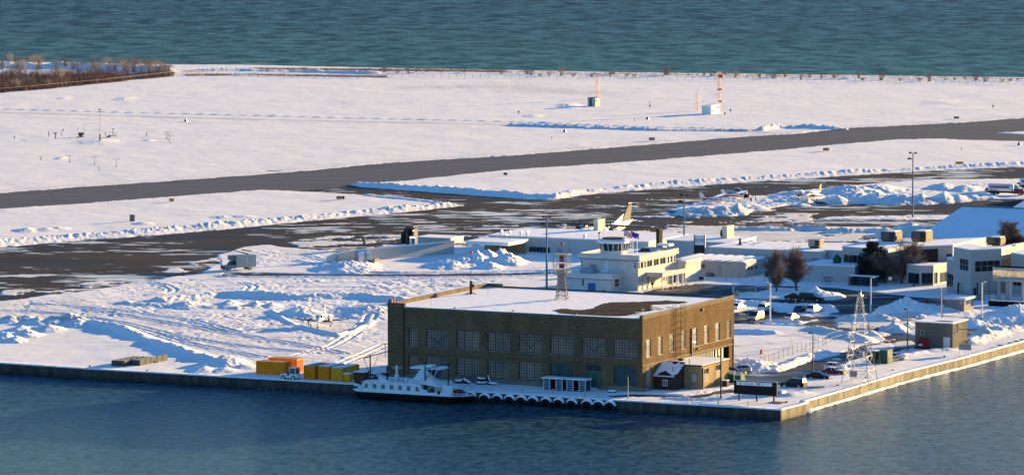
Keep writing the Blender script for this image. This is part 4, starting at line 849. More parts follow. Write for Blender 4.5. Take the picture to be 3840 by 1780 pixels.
b.box(xl-.5, .55, -.55, -.35, hb-.1, pt_); b.box(.35, .55, -.35, yb+.4, hb-.1, pt_); b.box(xl-.5, xl-.3, -.35, yb+.4, hb-.1, pt_); b.box(xl-.3, .35, yb+.2, yb+.4, hb-.1, pt_)
ct.part(b, 'parapet', BOARD)
b = M(); b.box(xl-.58, .62, -.62, -.3, hb-.22, hb-.103); ct.part(b, 'blue_eaves', BLUE); b = M(); b.box(.352, .66, -.3, yb+.4, hb-.2, hb-.105); ct.part(b, 'white_eaves', WF)
b = M(); b.box(xl-.28, .33, -.33, yb+.18, pt_-.5, pt_-.42); ct.part(b, 'roof', ROOFSNOW)
for q in uh: window(ct.root, (0,0,0), YA, NR, q[0], q[1], q[2], q[3], 2 if q[1]-q[0] > 2.2 else 1, 1, WF, TG, dep=.1, t=.05, ft=.05)
window(ct.root, (0,0,0), XA, NF, *sk[1], 1, 1, WF, TG, dep=.08, ft=.1); window(ct.root, (0,0,0), XA, NF, *sk[0], 1, 1, WF, mat('curtained_glass', (.3,.25,.17), .4), dep=.08, ft=.1)
b = M(); b.box(dw[0], dw[1], -.05, -.003, dw[2], dw[3]); ct.part(b, 'roof_door', mat('white_door', (.62,.66,.68), .5))
b = M(); x = xs(2225); b.box(x-.6, x+.6, -.5, -.003, ct.h(1000, x), ct.h(991, x)); ct.part(b, 'air_conditioner', mat('ac_grey', (.25,.27,.28), .5))
# block B: single-storey wing in front-left
bx0, bx1 = ct.x(2095, -3.5), ct.x(2290, -4.5)
wB = Bd('', '', '', 2290, 1098); C.objects.unlink(wB.root); bpy.data.objects.remove(wB.root)
off = wB.P-ct.P; ox, oy = off.dot(ct.u), off.dot(ct.v); hB = wB.h(1046); xB = ox+wB.x(2125); yB = wB.y(2352, 0, 2)
wbh = [(ox+wB.x(2181), ox+wB.x(2192), wB.h(1077), wB.h(1046.5))]; yb2 = [(oy+wB.y(2304), oy+wB.y(2323), wB.h(1081), wB.h(1049)), (oy+wB.y(2333), oy+wB.y(2351), wB.h(1078), wB.h(1045.5))]
b = M(); b.wall((0,oy,0), XA, NF, xB, ox, 0, hB, wbh, .1); b.wall((ox,0,0), YA, NR, oy, oy+yB, 0, hB, [q for q in yb2 if q[1] < oy+yB], .1); b.wall((xB,0,0), YA, -NR, oy, oy+yB, 0, hB)
xC = ox+wB.x(2090, 3, 0); b.wall((0,oy+3.,0), XA, NF, xC, xB, 0, hB+.3); b.wall((xC,0,0), YA, -NR, oy+3, oy+yB+3, 0, hB+.3)
ct.part(b, 'front_wing', BOARD)
pB = wB.h(1028)
b = M(); b.box(xB-.5, ox+.5, oy-.5, oy-.3, hB-.1, pB); b.box(ox+.3, ox+.5, oy-.3, oy+yB, hB-.1, pB); b.box(xC-.4, xB-.5, oy+2.5, oy+2.7, hB+.2, pB+.3); ct.part(b, 'wing_parapet', BOARD)
b = M(); b.box(xB-.55, ox+.55, oy-.56, oy-.3, hB-.2, hB-.103); b.box(xC-.45, xB-.56, oy+2.45, oy+2.7, hB+.1, hB+.197); ct.part(b, 'wing_blue_eaves', BLUE)
b = M(); b.box(xC-.3, ox+.28, oy-.28, oy+yB+2, pB-.45, pB-.4); ct.part(b, 'wing_roof', ROOFSNOW)
for q in wbh: window(ct.root, (0,oy,0), XA, NF, *q, 1, 4, WF, mat('blue_dark_glass', (.06,.09,.12), .15), dep=.06, ft=.08)
for q in yb2:
    if q[1] < oy+yB: window(ct.root, (ox,0,0), YA, NR, *q, 1, 2, WF, TG, dep=.08, ft=.12)
b = M(); x = ox+wB.x(2219); b.box(x-.9, x+.9, oy-.08, oy-.003, 0, 2.0); ct.part(b, 'blue_door', BLUE)
b = M(); x = ox+wB.x(2195, 3); b.box(x-1.6, x+1.6, oy+3.5, oy+5, pB-.4, pB+.7); ct.part(b, 'roof_plant', mat('grey_plant', (.3,.33,.36), .6))
b = M(); x = ox+wB.x(2262, 3); b.ball((x, oy+3, pB+.3), .45, 10, 6, .5); ct.part(b, 'satellite_dish', WHITE)
# porch and entrance block on the sunlit side
px0 = 3.2; b = M(); zpz = ct.h(1050, 4, yw(2440)); ya, yz = yw(2415, 3), yw(2533, 3)
b.box(.01, 2.6, yw(2395, 3)-.5, ya+1, 0, zf-.9) if False else None
for k in range(5): y = ya+2+(yz-ya-6)*k/4; b.box(3.4, 3.62, y, y+.22, 0, 2.9)
for y in (ya+2, ya+8): b.box(3.42, 3.6, y, y+3.2, .9, 1.0); b.box(3.42, 3.6, y, y+3.2, .45, .53)
ct.part(b, 'porch_post', WF)
b = M(); b.box(.01, 3.9, ya+1.2, yz-2.5, 2.9, 3.25); b.box(3.7, 3.9, ya+1.2, yz-2.5, 3.25, 3.9); b.box(.01, 3.9, ya+1.2, ya+1.4, 3.25, 3.9); ct.part(b, 'porch_canopy', BOARD)
b = M(); b.box(.03, 3.68, ya+1.42, yz-2.6, 3.25, 3.4); ct.part(b, 'porch_snow', ROOFSNOW)
lw = [(yw(2396,2), yw(2401,2)), (yw(2404,2), yw(2412,2)), (yw(2417,2), yw(2421,2)), (yw(2425,2), yw(2433,2)), (yw(2446,2), yw(2455,2)), (yw(2482,2), yw(2492,2)), (yw(2500,2), yw(2508,2)), (yw(2516,2), yw(2524,2))]
for a, c in lw:
    if c-a > .3: window(ct.root, (.06,0,0), YA, NR, a, c, 1.0, 2.8, 1, 1, WF, TG, dep=.04, ft=.08)
b = M(); y = yw(2520, 1.5); b.box(.01, .08, y, y+1.6, 0, 2.3); ct.part(b, 'entrance_door', mat('navy_door', (.03,.06,.14), .4))
# rear right one-storey extension
b = M(); ye = yb; b.wall((0,0,0), YA, NR, 0, 0, 0, 0) if False else None
eB = ct.x(2568, yb+.1, 4); b = M(); b.wall((0,yb+.4,0), XA, NF, .6, eB, 0, hb-2.6, ((.6+(eB-.6)*.45, .6+(eB-.6)*.62, 1.6, 4.4),), .08); b.wall((eB,0,0), YA, NR, yb+.4, yb+9, 0, hb-2.6); ct.part(b, 'rear_wing', BOARD)
b = M(); b.box(.6, eB+.3, yb+.1, yb+9, hb-2.6, hb-1.9); ct.part(b, 'rear_wing_parapet', BOARD); b = M(); b.box(.7, eB+.2, yb+.3, yb+9, hb-1.9, hb-1.82); ct.part(b, 'rear_wing_snow', ROOFSNOW)
# the octagonal control cab
cc = G(2301, 955, pt_-.45)-ct.P; cx_, cy_ = ct.x(2301, 6, pt_), 6.0
kz0, kz1, kz2 = ct.h(937, cx_, cy_), ct.h(909, cx_, cy_), ct.h(898, cx_, cy_)
rb = (ct.x(2357, 6, kz1)-ct.x(2243, 6, kz1))/2*.90; rt = rb*1.07; rbs = rb*.88
def octa(r, z): return [(cx_+r*math.cos(math.radians(22.5+45*i)), cy_+r*math.sin(math.radians(22.5+45*i)), z) for i in range(8)]
b = M(); b.loft([octa(rbs, pt_-.45), octa(rbs, kz0)]); ct.part(b, 'cab_base', BOARD)
b = M(); b.loft([octa(rbs-.05, kz0), octa(rb-.05, kz1)], cap=False); cg = ct.part(b, 'cab_glazing', mat('cab_glass', (.012,.03,.03), .08, spec=.4))
b = M(); o0, o1 = octa(rbs, kz0), octa(rb, kz1)
for i in range(8):
    b.bar(o0[i], o1[i], .14); j = (i+1) % 8; a_, c_ = Vector(o0[i]), Vector(o0[j]); d_, e_ = Vector(o1[i]), Vector(o1[j]); b.bar((a_+c_)/2, (d_+e_)/2, .09)
b.obj('cab_mullion', WF, ct.root)
b = M(); b.loft([octa(rt, kz1), octa(rt, kz1+.45), octa(rt*.8, kz2+.2)]); ct.part(b, 'cab_roof', WHITE)
b = M(); b.loft([octa(rt*.72, kz2+.2), octa(rt*.7, kz2+.45)]); ct.part(b, 'cab_roof_deck', mat('dark_red_deck', (.05,.02,.02), .7))
b = M(); b.loft([octa(rt*.95, kz1+.455), octa(rt*.82, kz1+.75)]); ct.part(b, 'cab_roof_snow', ROOFSNOW)
b = M(); q = octa(rt*.9, kz1+.4)[4]; b.bar((q[0], q[1], q[2]), (q[0], q[1], q[2]+1.5), .18); b.ball((q[0], q[1], q[2]+1.7), .25); ct.part(b, 'beacon', RED)
for px, hh_ in ((2373, 3.2), (2389, 3.8), (2331, 2.2)):
    b = M(); x = ct.x(px, 3, pt_); b.bar((x, 3, pt_-.45), (x, 3, pt_+hh_), .09); ct.part(b, 'roof_antenna', GALV)
def flag(parent, x, y, z, hgt, col, m2, cols):
    b = M(); b.bar((x, y, z), (x, y, z+hgt), .07); p = b.obj('flagpole', GALV, parent)
    b = M(); n_ = 6
    for i in range(n_):
        a, c = i/n_*1.9, (i+1)/n_*1.9; f = lambda t: .18*math.sin(t*4)
        b.add([(x+a, y+f(a), z+hgt-1.3-.3*a), (x+c, y+f(c), z+hgt-1.3-.3*c), (x+c, y+f(c), z+hgt-.05-.3*c), (x+a, y+f(a), z+hgt-.05-.3*a)], [(0,1,2,3)])
    b.obj('flag', col, p); return p
flag(ct.root, ct.x(2340, 5, pt_), 5, kz1, 3.0, mat('red_white_flag', (.5,.03,.04), .8, col2=(.75,.72,.72), vs=1.4), None, None)
flag(ct.root, ct.x(2367, 8, pt_)-.1, 8, pt_-.4, 5.0, mat('blue_flag', (.05,.03,.35), .8, var=.2, vs=2), None, None)
# skylight, hatch and balcony rail on the roof
b = M(); x, y = ct.x(2432, 14, pt_), 14; b.loft([[(x-2,y-2,pt_-.42),(x+1.4,y-2,pt_-.42),(x+1.4,y+2,pt_-.42),(x-2,y+2,pt_-.42)],[(x-1,y-.8,pt_+.45),(x+.5,y-.8,pt_+.45),(x+.5,y+.8,pt_+.45),(x-1,y+.8,pt_+.45)]]); ct.part(b, 'skylight', TG)
b = M(); x, y = ct.x(2500, 22, pt_), 20; b.box(x-1.5, x+1.5, y, y+2.6, pt_+.3, pt_+.8); ct.part(b, 'roof_tank', WHITE)
ck = Bd('brick_chimney', 'tall dark brick chimney rising behind the control tower building', 'chimney', 2472, 985); c0 = ck.x(2460); ch_ = ck.h(864); cy1 = ck.y(2485, 0, ch_)
b = M(); b.box(c0, 0, 0, cy1, 0, ch_); ck.part(b, 'stack', brick_material('sooty_brick', (.13,.10,.05), (.07,.055,.03), (.08,.07,.05)))
for q in ((c0, c0+.3), (-.3, 0), (c0/2-.2, c0/2+.2)): b = M(); b.box(q[0]+.01, q[1]-.01, .01, cy1-.01, ch_, ch_+.35); ck.part(b, 'chimney_pot', mat('sooty', (.04,.035,.03), .9))
# ------------------------------------------------------------------ airline sign
sg = Bd('airline_sign', 'tall free-standing airline sign, white panel lettered porter above brown boards', 'sign', 2642, 1004); sx = sg.x(2604); sh_ = sg.h(883); sm_ = sg.h(919)
b = M(); b.box(sx-.12, sx+.1, -.1, .2, 0, sh_+.1); sg.part(b, 'post', mat('bronze_post', (.08,.065,.055), .5)); b = M(); b.box(-.12, .12, -.1, .2, 0, sh_+.1); sg.part(b, 'post', mat('bronze_post', (.1,.1,.1), .5)); b = M(); b.box(.125, .17, -.1, .2, 0, sh_+.1); sg.part(b, 'edge_strip', WHITE)
b = M(); b.box(sx+.1, -.12, 0, .12, sm_, sh_); pn = sg.part(b, 'panel', mat('sign_white', (.72,.73,.76), .5)); b = M(); b.box(sx+.1, -.12, .02, .1, .2, sm_-.05); sg.part(b, 'lower_panel', mat('dark_brown_board', (.045,.028,.025), .7, var=.2, vs=2))
LET = mat('grey_lettering', (.11,.12,.15), .6)
text('porter', 'lettering', LET, sg.root, (sx/2, -.02, sm_+(sh_-sm_)*.56), (math.pi/2, 0, 0), .98, .006); text('flying refined', 'lettering', LET, sg.root, (sx/2, -.02, sm_+(sh_-sm_)*.36), (math.pi/2, 0, 0), .36, .006)
# ------------------------------------------------------------------ portable building with a scalloped snow roof
pb = Bd('portable_building', 'long cream portable building with six snowy roof bays beside the tower building', 'building', 2796, 1043); plx = pb.x(2533); ph = pb.h(984); py_ = pb.y(2868, 0, ph*.5)
b = M(); b.wall((0,0,0), XA, NF, plx, 0, 0, ph); b.wall((0,0,0), YA, NR, 0, py_, 0, ph); b.wall((plx,0,0), YA, -NR, 0, py_, 0, ph); pb.part(b, 'wall', mat('cream_render', (.42,.39,.33), .8, var=.08, vs=.5))
n_ = 7
for i in range(n_):
    a, c = plx+(0-plx)*i/n_, plx+(0-plx)*(i+1)/n_; rings = []
    for k in range(7): t = k/6; rings.append([(a+(c-a)*t, -.5, ph+.12+.24*math.sin(t*math.pi)**.7), (a+(c-a)*t, py_+.3, ph+.3+.24*math.sin(t*math.pi)**.7), (a+(c-a)*t, py_+.3, ph+.1), (a+(c-a)*t, -.5, ph+.02)])
    b = M(); b.loft(rings); pb.part(b, 'roof_bay', ROOFSNOW)
b = M()
for i in range(1, n_): a = plx+(0-plx)*i/n_; b.box(a-.12, a+.12, -.56, py_, ph, ph+.24)
pb.part(b, 'roof_valley', mat('dark_felt', (.05,.05,.055), .8))
for px in (2580, 2591, 2628, 2638): b = M(); x = pb.x(px); window(pb.root, (0,-.1,0), XA, NF, x-.45, x+.45, pb.h(1006, x), pb.h(988, x), 1, 1, mat('taupe_frame', (.3,.29,.27), .6), mat('taupe_glass', (.1,.1,.1), .2), dep=.06)
b = M(); x = pb.x(2690); b.box(x-1.2, x+.6, -.3, -.003, ph-1.2, ph-.9); b.bar((x+.6, -.2, .6), (x+.6, -.2, ph-1), .2); pb.part(b, 'duct', mat('grey_duct', (.35,.36,.36), .5, .3))
b = M(); x = pb.x(2665); b.box(x-.7, x+.7, -1.2, -.2, 0, .9); pb.part(b, 'outdoor_unit', mat('ac_dark', (.12,.11,.11), .6))
b = M(); x = pb.x(2762); b.box(x-.55, x+.55, -.06, -.003, 0, 2.1); pb.part(b, 'door', mat('cream_door', (.42,.4,.36), .6))
for px in (2805, 2816, 2833): b = M(); y = pb.y(px, 0, 2); b.box(.003, .06, y, y+.9, 1.7, 2.5); pb.part(b, 'window', GLASS)
b = M(); y = pb.y(2804, 0, 2); b.ball((.25, y, ph-.5), .22, 8, 5); pb.part(b, 'wall_lamp', emit('bulkhead_lamp', (1,.85,.5), 2.5))
# green hoarding and white low buildings in front of the halls
gh_ = Bd('green_hoarding', 'long dark green hoarding standing in the snow behind the bare trees', 'hoarding', 3067, 1049); b = M(); gx1 = gh_.x(2868); b.box(gx1, 0, 0, .15, 0, gh_.h(1024)); gh_.part(b, 'panel', mat('dark_green_board', (.015,.055,.04), .7, var=.15)); b = M(); b.box(gh_.x(3036), gh_.x(3047), -.1, -.003, gh_.h(1033), gh_.h(1023)); gh_.part(b, 'notice', WHITE)
lb = Bd('low_annex', 'low white flat annex right of the green hoarding with snow on its roof', 'building', 3205, 1064); lx = lb.x(3010); lh = lb.h(1000); b = M(); b.wall((0,0,0), XA, NF, lx, 0, 0, lh); b.wall((0,0,0), YA, NR, 0, 12, 0, lh); b.wall((lx,0,0), YA, -NR, 0, 12, 0, lh); lb.part(b, 'wall', mat('matt_white', (.42,.43,.43), .7, var=.04)); b = M(); b.box(lx-.1, .1, -.1, 12, lh, lh+.2); lb.part(b, 'roof', ROOFSNOW)
b = M(); x = lb.x(3134, 4); b.box(x-.7, x+.7, 4, 5.5, lh+.2, lh+1.5); b.ball((x, 4.7, lh+1.5), .7, 8, 5); lb.part(b, 'roof_vent', mat('dark_green_vent', (.02,.07,.06), .5))
# ------------------------------------------------------------------ modern white terminal on the right
WR = mat('smooth_white_render', (.40,.395,.375), .6, var=.03, vs=.2); MG = mat('modern_glass', (.01,.013,.016), .07, spec=.45); MF = mat('mullion_light', (.38,.38,.38), .5); MFD = mat('mullion_dark', (.07,.07,.08), .5)
def modern(label, pts, top, sills=(), zs=0., rz_=True, snow=True):
    """curved block: facade polyline in photo px (left to right) at ground, extruded back"""
    W = [G(x, y) for x, y in pts]; root = thing('terminal_block', label, 'building', W[0]); hh = zat(W[0], top) ; L = [p-W[0] for p in W]
    return root, L, hh
def mblock(label, pts, tops, depth, wins, cat='building', name='terminal_block'):
    W = [G(x, y) for x, y in pts]; root = thing(name, label, cat, W[0]); L = [p-W[0] for p in W]; hs = [zat(p, t) for p, t in zip(W, tops)]; hm = sum(hs)/len(hs)
    back = [p+V*depth for p in L]; b = M()
    for i in range(len(L)-1):
        seg = L[i+1]-L[i]; u = seg.normalized(); n = Vector((u.y, -u.x, 0)); Ls = seg.length
        hl_ = [(q[1]*Ls, q[2]*Ls, q[3]*hm, q[4]*hm) for q in wins if q[0] == i]; b.wall(L[i], u, n, 0, Ls, 0, hm, hl_, .15)
        for q, w_ in zip([q for q in wins if q[0] == i], hl_): window(root, L[i], u, n, *w_, q[5], q[6], q[7] if len(q) > 7 else MF, MG, dep=.12, t=.07, ft=.08)
    b.add([L[-1], back[-1], back[-1]+Z*hm, L[-1]+Z*hm], [(0,1,2,3)]); b.add([L[0], L[0]+Z*hm, back[0]+Z*hm, back[0]], [(0,1,2,3)])
    b.obj('wall', WR, root)
    b = M(); top_ = [p+Z*hm for p in L]+[p+Z*hm for p in back[::-1]]; n_ = len(top_); cen = sum(top_, Vector())/n_
    lo_ = [cen+(p-cen)*1.006+Z*.005 for p in top_]; hi_ = [p+Z*.18 for p in lo_]; b.add(lo_+hi_, [tuple(range(n_, 2*n_))]+[(i, (i+1) % n_, n_+(i+1) % n_, n_+i) for i in range(n_)]); b.obj('roof', ROOFSNOW, root)
    return root, L, hm
# glass pavilion left of the evergreen
mblock('white block with a wedge roof and tall dark glazing left of the evergreen tree', [(3158,1048),(3330,1064)], (921,942), 20, [(0,.03,.42,.52,.78,4,1),(0,.45,.70,.50,.75,3,1)])
mblock('two-storey white terminal block with four tall dark panes behind the bare tree', [(3400,1063),(3572,1055)], (925,922), 21, [(0,.26,.68,.50,.93,4,1,MFD),(0,.86,.99,.54,.78,2,1),(0,.03,.12,.5,.75,2,1)])
mblock('low white curved entrance block with dark ground floor glazing', [(3400,1068),(3450,1073),(3500,1073),(3552,1062)], (992,993,993,993), 7, [(0,.1,.95,.1,.62,2,1,MFD),(1,.1,.95,.1,.66,2,1,MFD),(2,.05,.3,.1,.66,1,1,MFD),(2,.45,.95,.1,.6,2,1)])
mblock('big white curved terminal block with wide band of green glass', [(3575,1098),(3640,1110),(3754,1104),(3800,1090)], (915,930,933,941), 9, [(0,.35,.85,.53,.79,3,2),(1,.13,.97,.52,.76,4,2),(2,.02,.95,.57,.75,4,1)])
mblock('white stair block with a strip of dark panes at the inner corner of the terminal', [(3549,1088),(3575,1096)], (970,972), 10, [(0,.05,.97,.12,.55,3,2)])
mblock('pale flat-topped block at the far right edge with green glass strip', [(3790,1105),(3900,1125)], (955,960), 15, [(0,.06,.9,.24,.48,6,1)])
# passenger bridge on columns
cb0 = Bd('passenger_bridge', 'raised mirror-glass passenger walkway on white concrete columns at the right edge', 'walkway', 3722, 1128); zb0, zb1 = cb0.h(1052), cb0.h(1006)
b = M(); b.box(0, 12, 0, 3.4, zb0, zb0+.4); b.box(0, 12, 0, 3.4, zb1-.3, zb1); cb0.part(b, 'deck', WR)
b = M(); b.add([(0,-.02,zb0+.4),(12,-.02,zb0+.4),(12,-.02,zb1-.3),(0,-.02,zb1-.3)], [(0,1,2,3)]); cb0.part(b, 'mirror_glazing', mat('mirror_glass', (.55,.5,.4), .04, .9, bump=.3, bs=.5, bd=.1))
b = M()
for x in (0, 1.7, 2.6, 6.2): b = M(); b.box(x-.1, x+.1, -.05, 0, zb0+.3, zb1); b = M(); b.box(-.1, 12, -.1, 3.5, zb1, zb1+.3); cb0.part(b, 'snow_cover', ROOFSNOW)
for x, y in ((.9, 1.5), (2.9, 1.2), (4.2, -.2), (6.4, 1.6), (8.8, 1.2)): b = M(); b.box(x-.28, x+.28, y-.28, y+.28, 0, zb0); b.box(x-.5, x+.5, y-.5, y+.5, 0, .3); cb0.part(b, 'column', WR)
cooler(3358, 908, 3.6, 4.2, 2.3, 7.6, 'brown rooftop cooling unit with sunlit deck beside the white dish', mat('brown_cladding', (.14,.11,.085), .7, var=.1))
cooler(3472, 908, 3.6, 4.2, 2.4, 7.6, 'brown rooftop cooling unit with sunlit deck, middle of the white roof', mat('brown_cladding', (.14,.11,.085), .7, var=.1))
cooler(3752, 920, 3.4, 3.2, 1.7, 9.2, 'brown rooftop cooling unit half hidden by the bare bushes at the right', mat('brown_cladding', (.14,.11,.085), .7, var=.1))
B = Bd('satellite_dish', 'pale round satellite dish on the roof left of the brown cooling unit', 'satellite dish', 3298, 905, 7.6); b = M(); b.bar((0,0,0), (0,0,1.2), .15); B.part(b, 'post', GALV); b = M(); b.ball((0,0,1.6), 1.25, 14, 6); o = B.part(b, 'dish', mat('dish_grey', (.5,.52,.53), .6)); o.scale = (1, .25, 1)
# ------------------------------------------------------------------ big hangars with snow roofs at the right
P0 = G(3428, 900); 
def bighangar(label, near_l, near_r, rz_py, rl, rr, depthz):
    pass
bh = Bd('snow_roofed_hangar', 'huge hangar with a steep blue-shadowed snow roof behind the white terminal', 'hangar', 3950, 915); xa = bh.x(3424); he = bh.h(897, xa); 
# roof plane rises from the eaves to a ridge set back
yr = 34.; ridge_l = bh.x(3541, yr, 0); zr_ = bh.h(771, ridge_l, yr)
for _ in range(4): ridge_l = bh.x(3541, yr, zr_); zr_ = bh.h(771, ridge_l, yr)
b = M(); x1_ = 10
b.add([(xa,0,he),(x1_,0,he),(x1_,yr,zr_),(xa,yr,zr_),(xa,2*yr,he),(x1_,2*yr,he)], [(0,1,2,3),(3,2,5,4)]); r = bh.part(b, 'roof', ROOFSNOW); 
b = M(); b.wall((0,0,0), XA, NF, xa, x1_, 0, he-.05); b.add([(xa,0,0),(xa,0,he-.05),(xa,yr,zr_-.05),(xa,2*yr,he-.05),(xa,2*yr,0)], [(0,1,2,3,4)]); b.add([(x1_,0,0),(x1_,2*yr,0),(x1_,2*yr,he-.05),(x1_,yr,zr_-.05),(x1_,0,he-.05)], [(0,1,2,3,4)]); bh.part(b, 'wall', WM)
b = M(); b.bar((xa, yr, zr_+.08), (x1_, yr, zr_+.08), .5, .3); bh.part(b, 'ridge_cap', mat('teal_flashing', (.03,.12,.16), .5))
b = M(); b.bar((xa, -.1, he+.1), (x1_, -.1, he+.1), .25); bh.part(b, 'gutter', mat('teal_flashing', (.03,.12,.16), .5))
B2 = Bd('second_hangar', 'second hangar whose snow roof rises at the far right edge', 'hangar', 4100, 790); xa = B2.x(3795, 0, 8); b = M(); yy2 = 30
zl, zr2 = B2.h(779, xa), 0; rl = B2.x(3880, yy2, 8); z2 = B2.h(690, rl, yy2)
b.add([(xa,0,zl),(6,0,zl),(6,yy2,z2),(xa,yy2,z2),(xa,2*yy2,zl),(6,2*yy2,zl)], [(0,1,2,3),(3,2,5,4)]); B2.part(b, 'roof', ROOFSNOW); b = M(); b.wall((0,0,0), XA, NF, xa, 6, 0, zl-.05); b.add([(xa,0,0),(xa,0,zl-.05),(xa,yy2,z2-.05),(xa,2*yy2,zl-.05),(xa,2*yy2,0)], [(0,1,2,3,4)]); B2.part(b, 'wall', WM)
# ------------------------------------------------------------------ small buildings
def hut(name, label, px, py, pl, pr, top, wm, cat, rm=ROOFSNOW, eav=.15, trim=None):
    B = Bd(name, label, cat, px, py); h = B.h(top); x = B.x(pl); y = B.y(pr, 0, h*.5)
    b = M(); b.wall((0,0,0), XA, NF, x, 0, 0, h); b.wall((0,0,0), YA, NR, 0, y, 0, h); b.wall((x,0,0), YA, -NR, 0, y, 0, h); b.wall((0,y,0), XA, -NF, x, 0, 0, h); B.part(b, 'wall', wm)
    b = M(); b.box(x-eav, eav, -eav, y+eav, h+.02, h+.22); B.part(b, 'roof', rm)
    if trim: b = M(); b.box(x-eav-.02, eav+.02, -eav-.02, -eav+.03, h-.25, h+.18); b.box(eav-.03, eav+.02, -eav+.031, y+eav, h-.25, h+.18); B.part(b, 'fascia', trim)
    return B, x, y, h
GB = brick_material('grey_block', (.20,.19,.165), (.17,.16,.14), (.13,.125,.11), .6)
B, x, y, h = hut('pump_house', 'square grey block pump house with tan sunlit side near the dock', 3572, 1308, 3431, 3627, 1214, GB, 'building')
window(B.root, (0,-.1,0), XA, NF, B.x(3451), B.x(3468), B.h(1253, x), B.h(1236, x), 1, 3, mat('pale_frame2', (.45,.44,.4), .6), GLASS, dep=.04, ft=.1)
b = M(); q = B.x(3545); b.box(q-.42, B.x(3562), -.08, -.003, 0, 2.3); B.part(b, 'door', mat('light_grey_door', (.5,.55,.58), .5))
b = M(); yy = B.y(3598, 0, 4); b.bar((.0, yy, 3.6), (1.5, yy+.5, 3.6), .12); B.part(b, 'bracket', LD); b = M(); b.bar((.1, B.y(3590,0,4), h-.2), (.1, B.y(3590,0,4), 3.4), .1); B.part(b, 'conduit', LD)
b = M(); b.bar((.1, B.y(3608,0,2), .8), (.9, B.y(3620,0,2), 1.2), .14); B.part(b, 'side_pipe', LD)
b = M(); b.add([(x*.55,1.5,h+.24),(x*.12,1.5,h+.24),(x*.1,3.2,h+.24),(x*.5,3.4,h+.24)], [(0,1,2,3)]); B.part(b, 'bare_roof_patch', BARE)
B, x, y, h = hut('gate_kiosk', 'small grey kiosk with thick flat snow-edged roof by the terminal columns', 3615, 1171, 3541, 3650, 1120, mat('kiosk_grey', (.22,.20,.19), .8, var=.05), 'kiosk', eav=.5, trim=mat('kiosk_fascia', (.55,.53,.5), .7))
b = M(); b.box(.003, .05, y*.2, y*.65, 1.6, 2.4); B.part(b, 'window', mat('blue_window', (.05,.09,.2), .2)); b = M(); b.box(B.x(3598), B.x(3606), -.03, -.003, h-1.1, h-.6); B.part(b, 'notice', mat('notice', (.5,.45,.38), .7))
B, x, y, h = hut('radio_shed', 'small green-white equipment shed with dark door at the foot of the T-shaped mast', 2232, 401, 2204, 2248, 369, mat('sage_panel', (.34,.38,.33), .6, var=.05), 'shed', rm=mat('grey_green_roof', (.16,.2,.2), .7))
b = M(); b.box(B.x(2211), B.x(2219), -.05, -.003, .3, 3.0); B.part(b, 'door', mat('dark_door', (.05,.07,.08), .6)); b = M(); b.box(.003, .5, .6, 1.6, h-.9, h-.7); B.part(b, 'light_hood', DARKM)
B, x, y, h = hut('white_hut', 'white plywood instrument hut with stained side between the lattice masts', 2666, 431, 2632, 2697, 398, mat('white_ply', (.72,.72,.70), .7, var=.04), 'hut')
b = M(); b.add([(.01,.3,.0),(.01,2.3,.0),(.01,2.0,1.7),(.01,.9,2.3),(.01,.4,1.2)], [(0,1,2,3,4)]); B.part(b, 'stain', mat('peeling_patch', (.33,.36,.34), .8, var=.4, vs=1.2)); b = M(); b.box(.003, .3, y*.8, y*.95, h-.9, h-.5); B.part(b, 'lamp', DARKM)
b = M(); b.bar((x+.3, 1, h), (x+.3, 1, h+1.3), .08); b.ball((x+.3, 1, h+1.4), .35, 8, 4, .5); B.part(b, 'roof_cowl', GALV)
# ------------------------------------------------------------------ vehicles
TYRE = mat('tyre_rubber', (.02, .02, .02), .85); RIM = mat('alloy_rim', (.45, .45, .45), .35, .7)
CARGL = mat('car_glass', (.012, .015, .018), .12, spec=.4); HEAD = mat('headlamp_glass', (.8, .8, .78), .1, spec=.9); TAIL = mat('tail_lamp', (.35, .01, .01), .2)
def paint(name, col, metal=.25): return mat(name, col, .38, metal, spec=.35, coat=.12, var=.04, vs=1)
def wheels(root, xs_, hw, r, wd=.22):
    for x in xs_:
        for s in (-1, 1):
            b = M(); b.tube((x, s*(hw-wd), r), (x, s*hw, r), r, n=14); t = b.obj('wheel', TYRE, root); b = M(); b.tube((x, s*(hw+.005), r), (x, s*(hw+.02), r), r*.62, n=10); b.obj('rim', RIM, t)
SHAPES = {  # lower body (x, z) outline, cabin (x, z) outline; lengths in metres, x forward
 'sedan': (4.7, .88, [(-2.35,.35),(-2.32,.92),(-1.6,1.0),(1.0,.95),(2.1,.80),(2.33,.62),(2.35,.3)], [(-1.75,.98),(-1.05,1.40),(.2,1.43),(1.05,.94)]),
 'hatch': (4.2, .86, [(-2.1,.35),(-2.08,.95),(-1.9,1.02),(.85,.98),(1.85,.85),(2.08,.62),(2.1,.3)], [(-1.98,1.0),(-1.6,1.47),(.1,1.5),(1.0,.97)]),
 'suv': (4.75, .95, [(-2.37,.42),(-2.35,1.08),(-2.25,1.12),(1.1,1.10),(2.15,1.0),(2.35,.8),(2.37,.4)], [(-2.25,1.1),(-2.05,1.75),(.25,1.78),(1.15,1.09)]),
 'van': (4.9, .98, [(-2.45,.35),(-2.43,1.05),(-2.38,1.1),(1.45,1.08),(2.25,.95),(2.43,.7),(2.45,.3)], [(-2.38,1.08),(-2.25,1.80),(.35,1.82),(1.6,1.07)]),
 'bigsuv': (5.4, 1.0, [(-2.7,.45),(-2.68,1.15),(-2.6,1.2),(1.35,1.18),(2.5,1.08),(2.68,.85),(2.7,.4)], [(-2.6,1.18),(-2.45,1.88),(.45,1.92),(1.35,1.17)])}
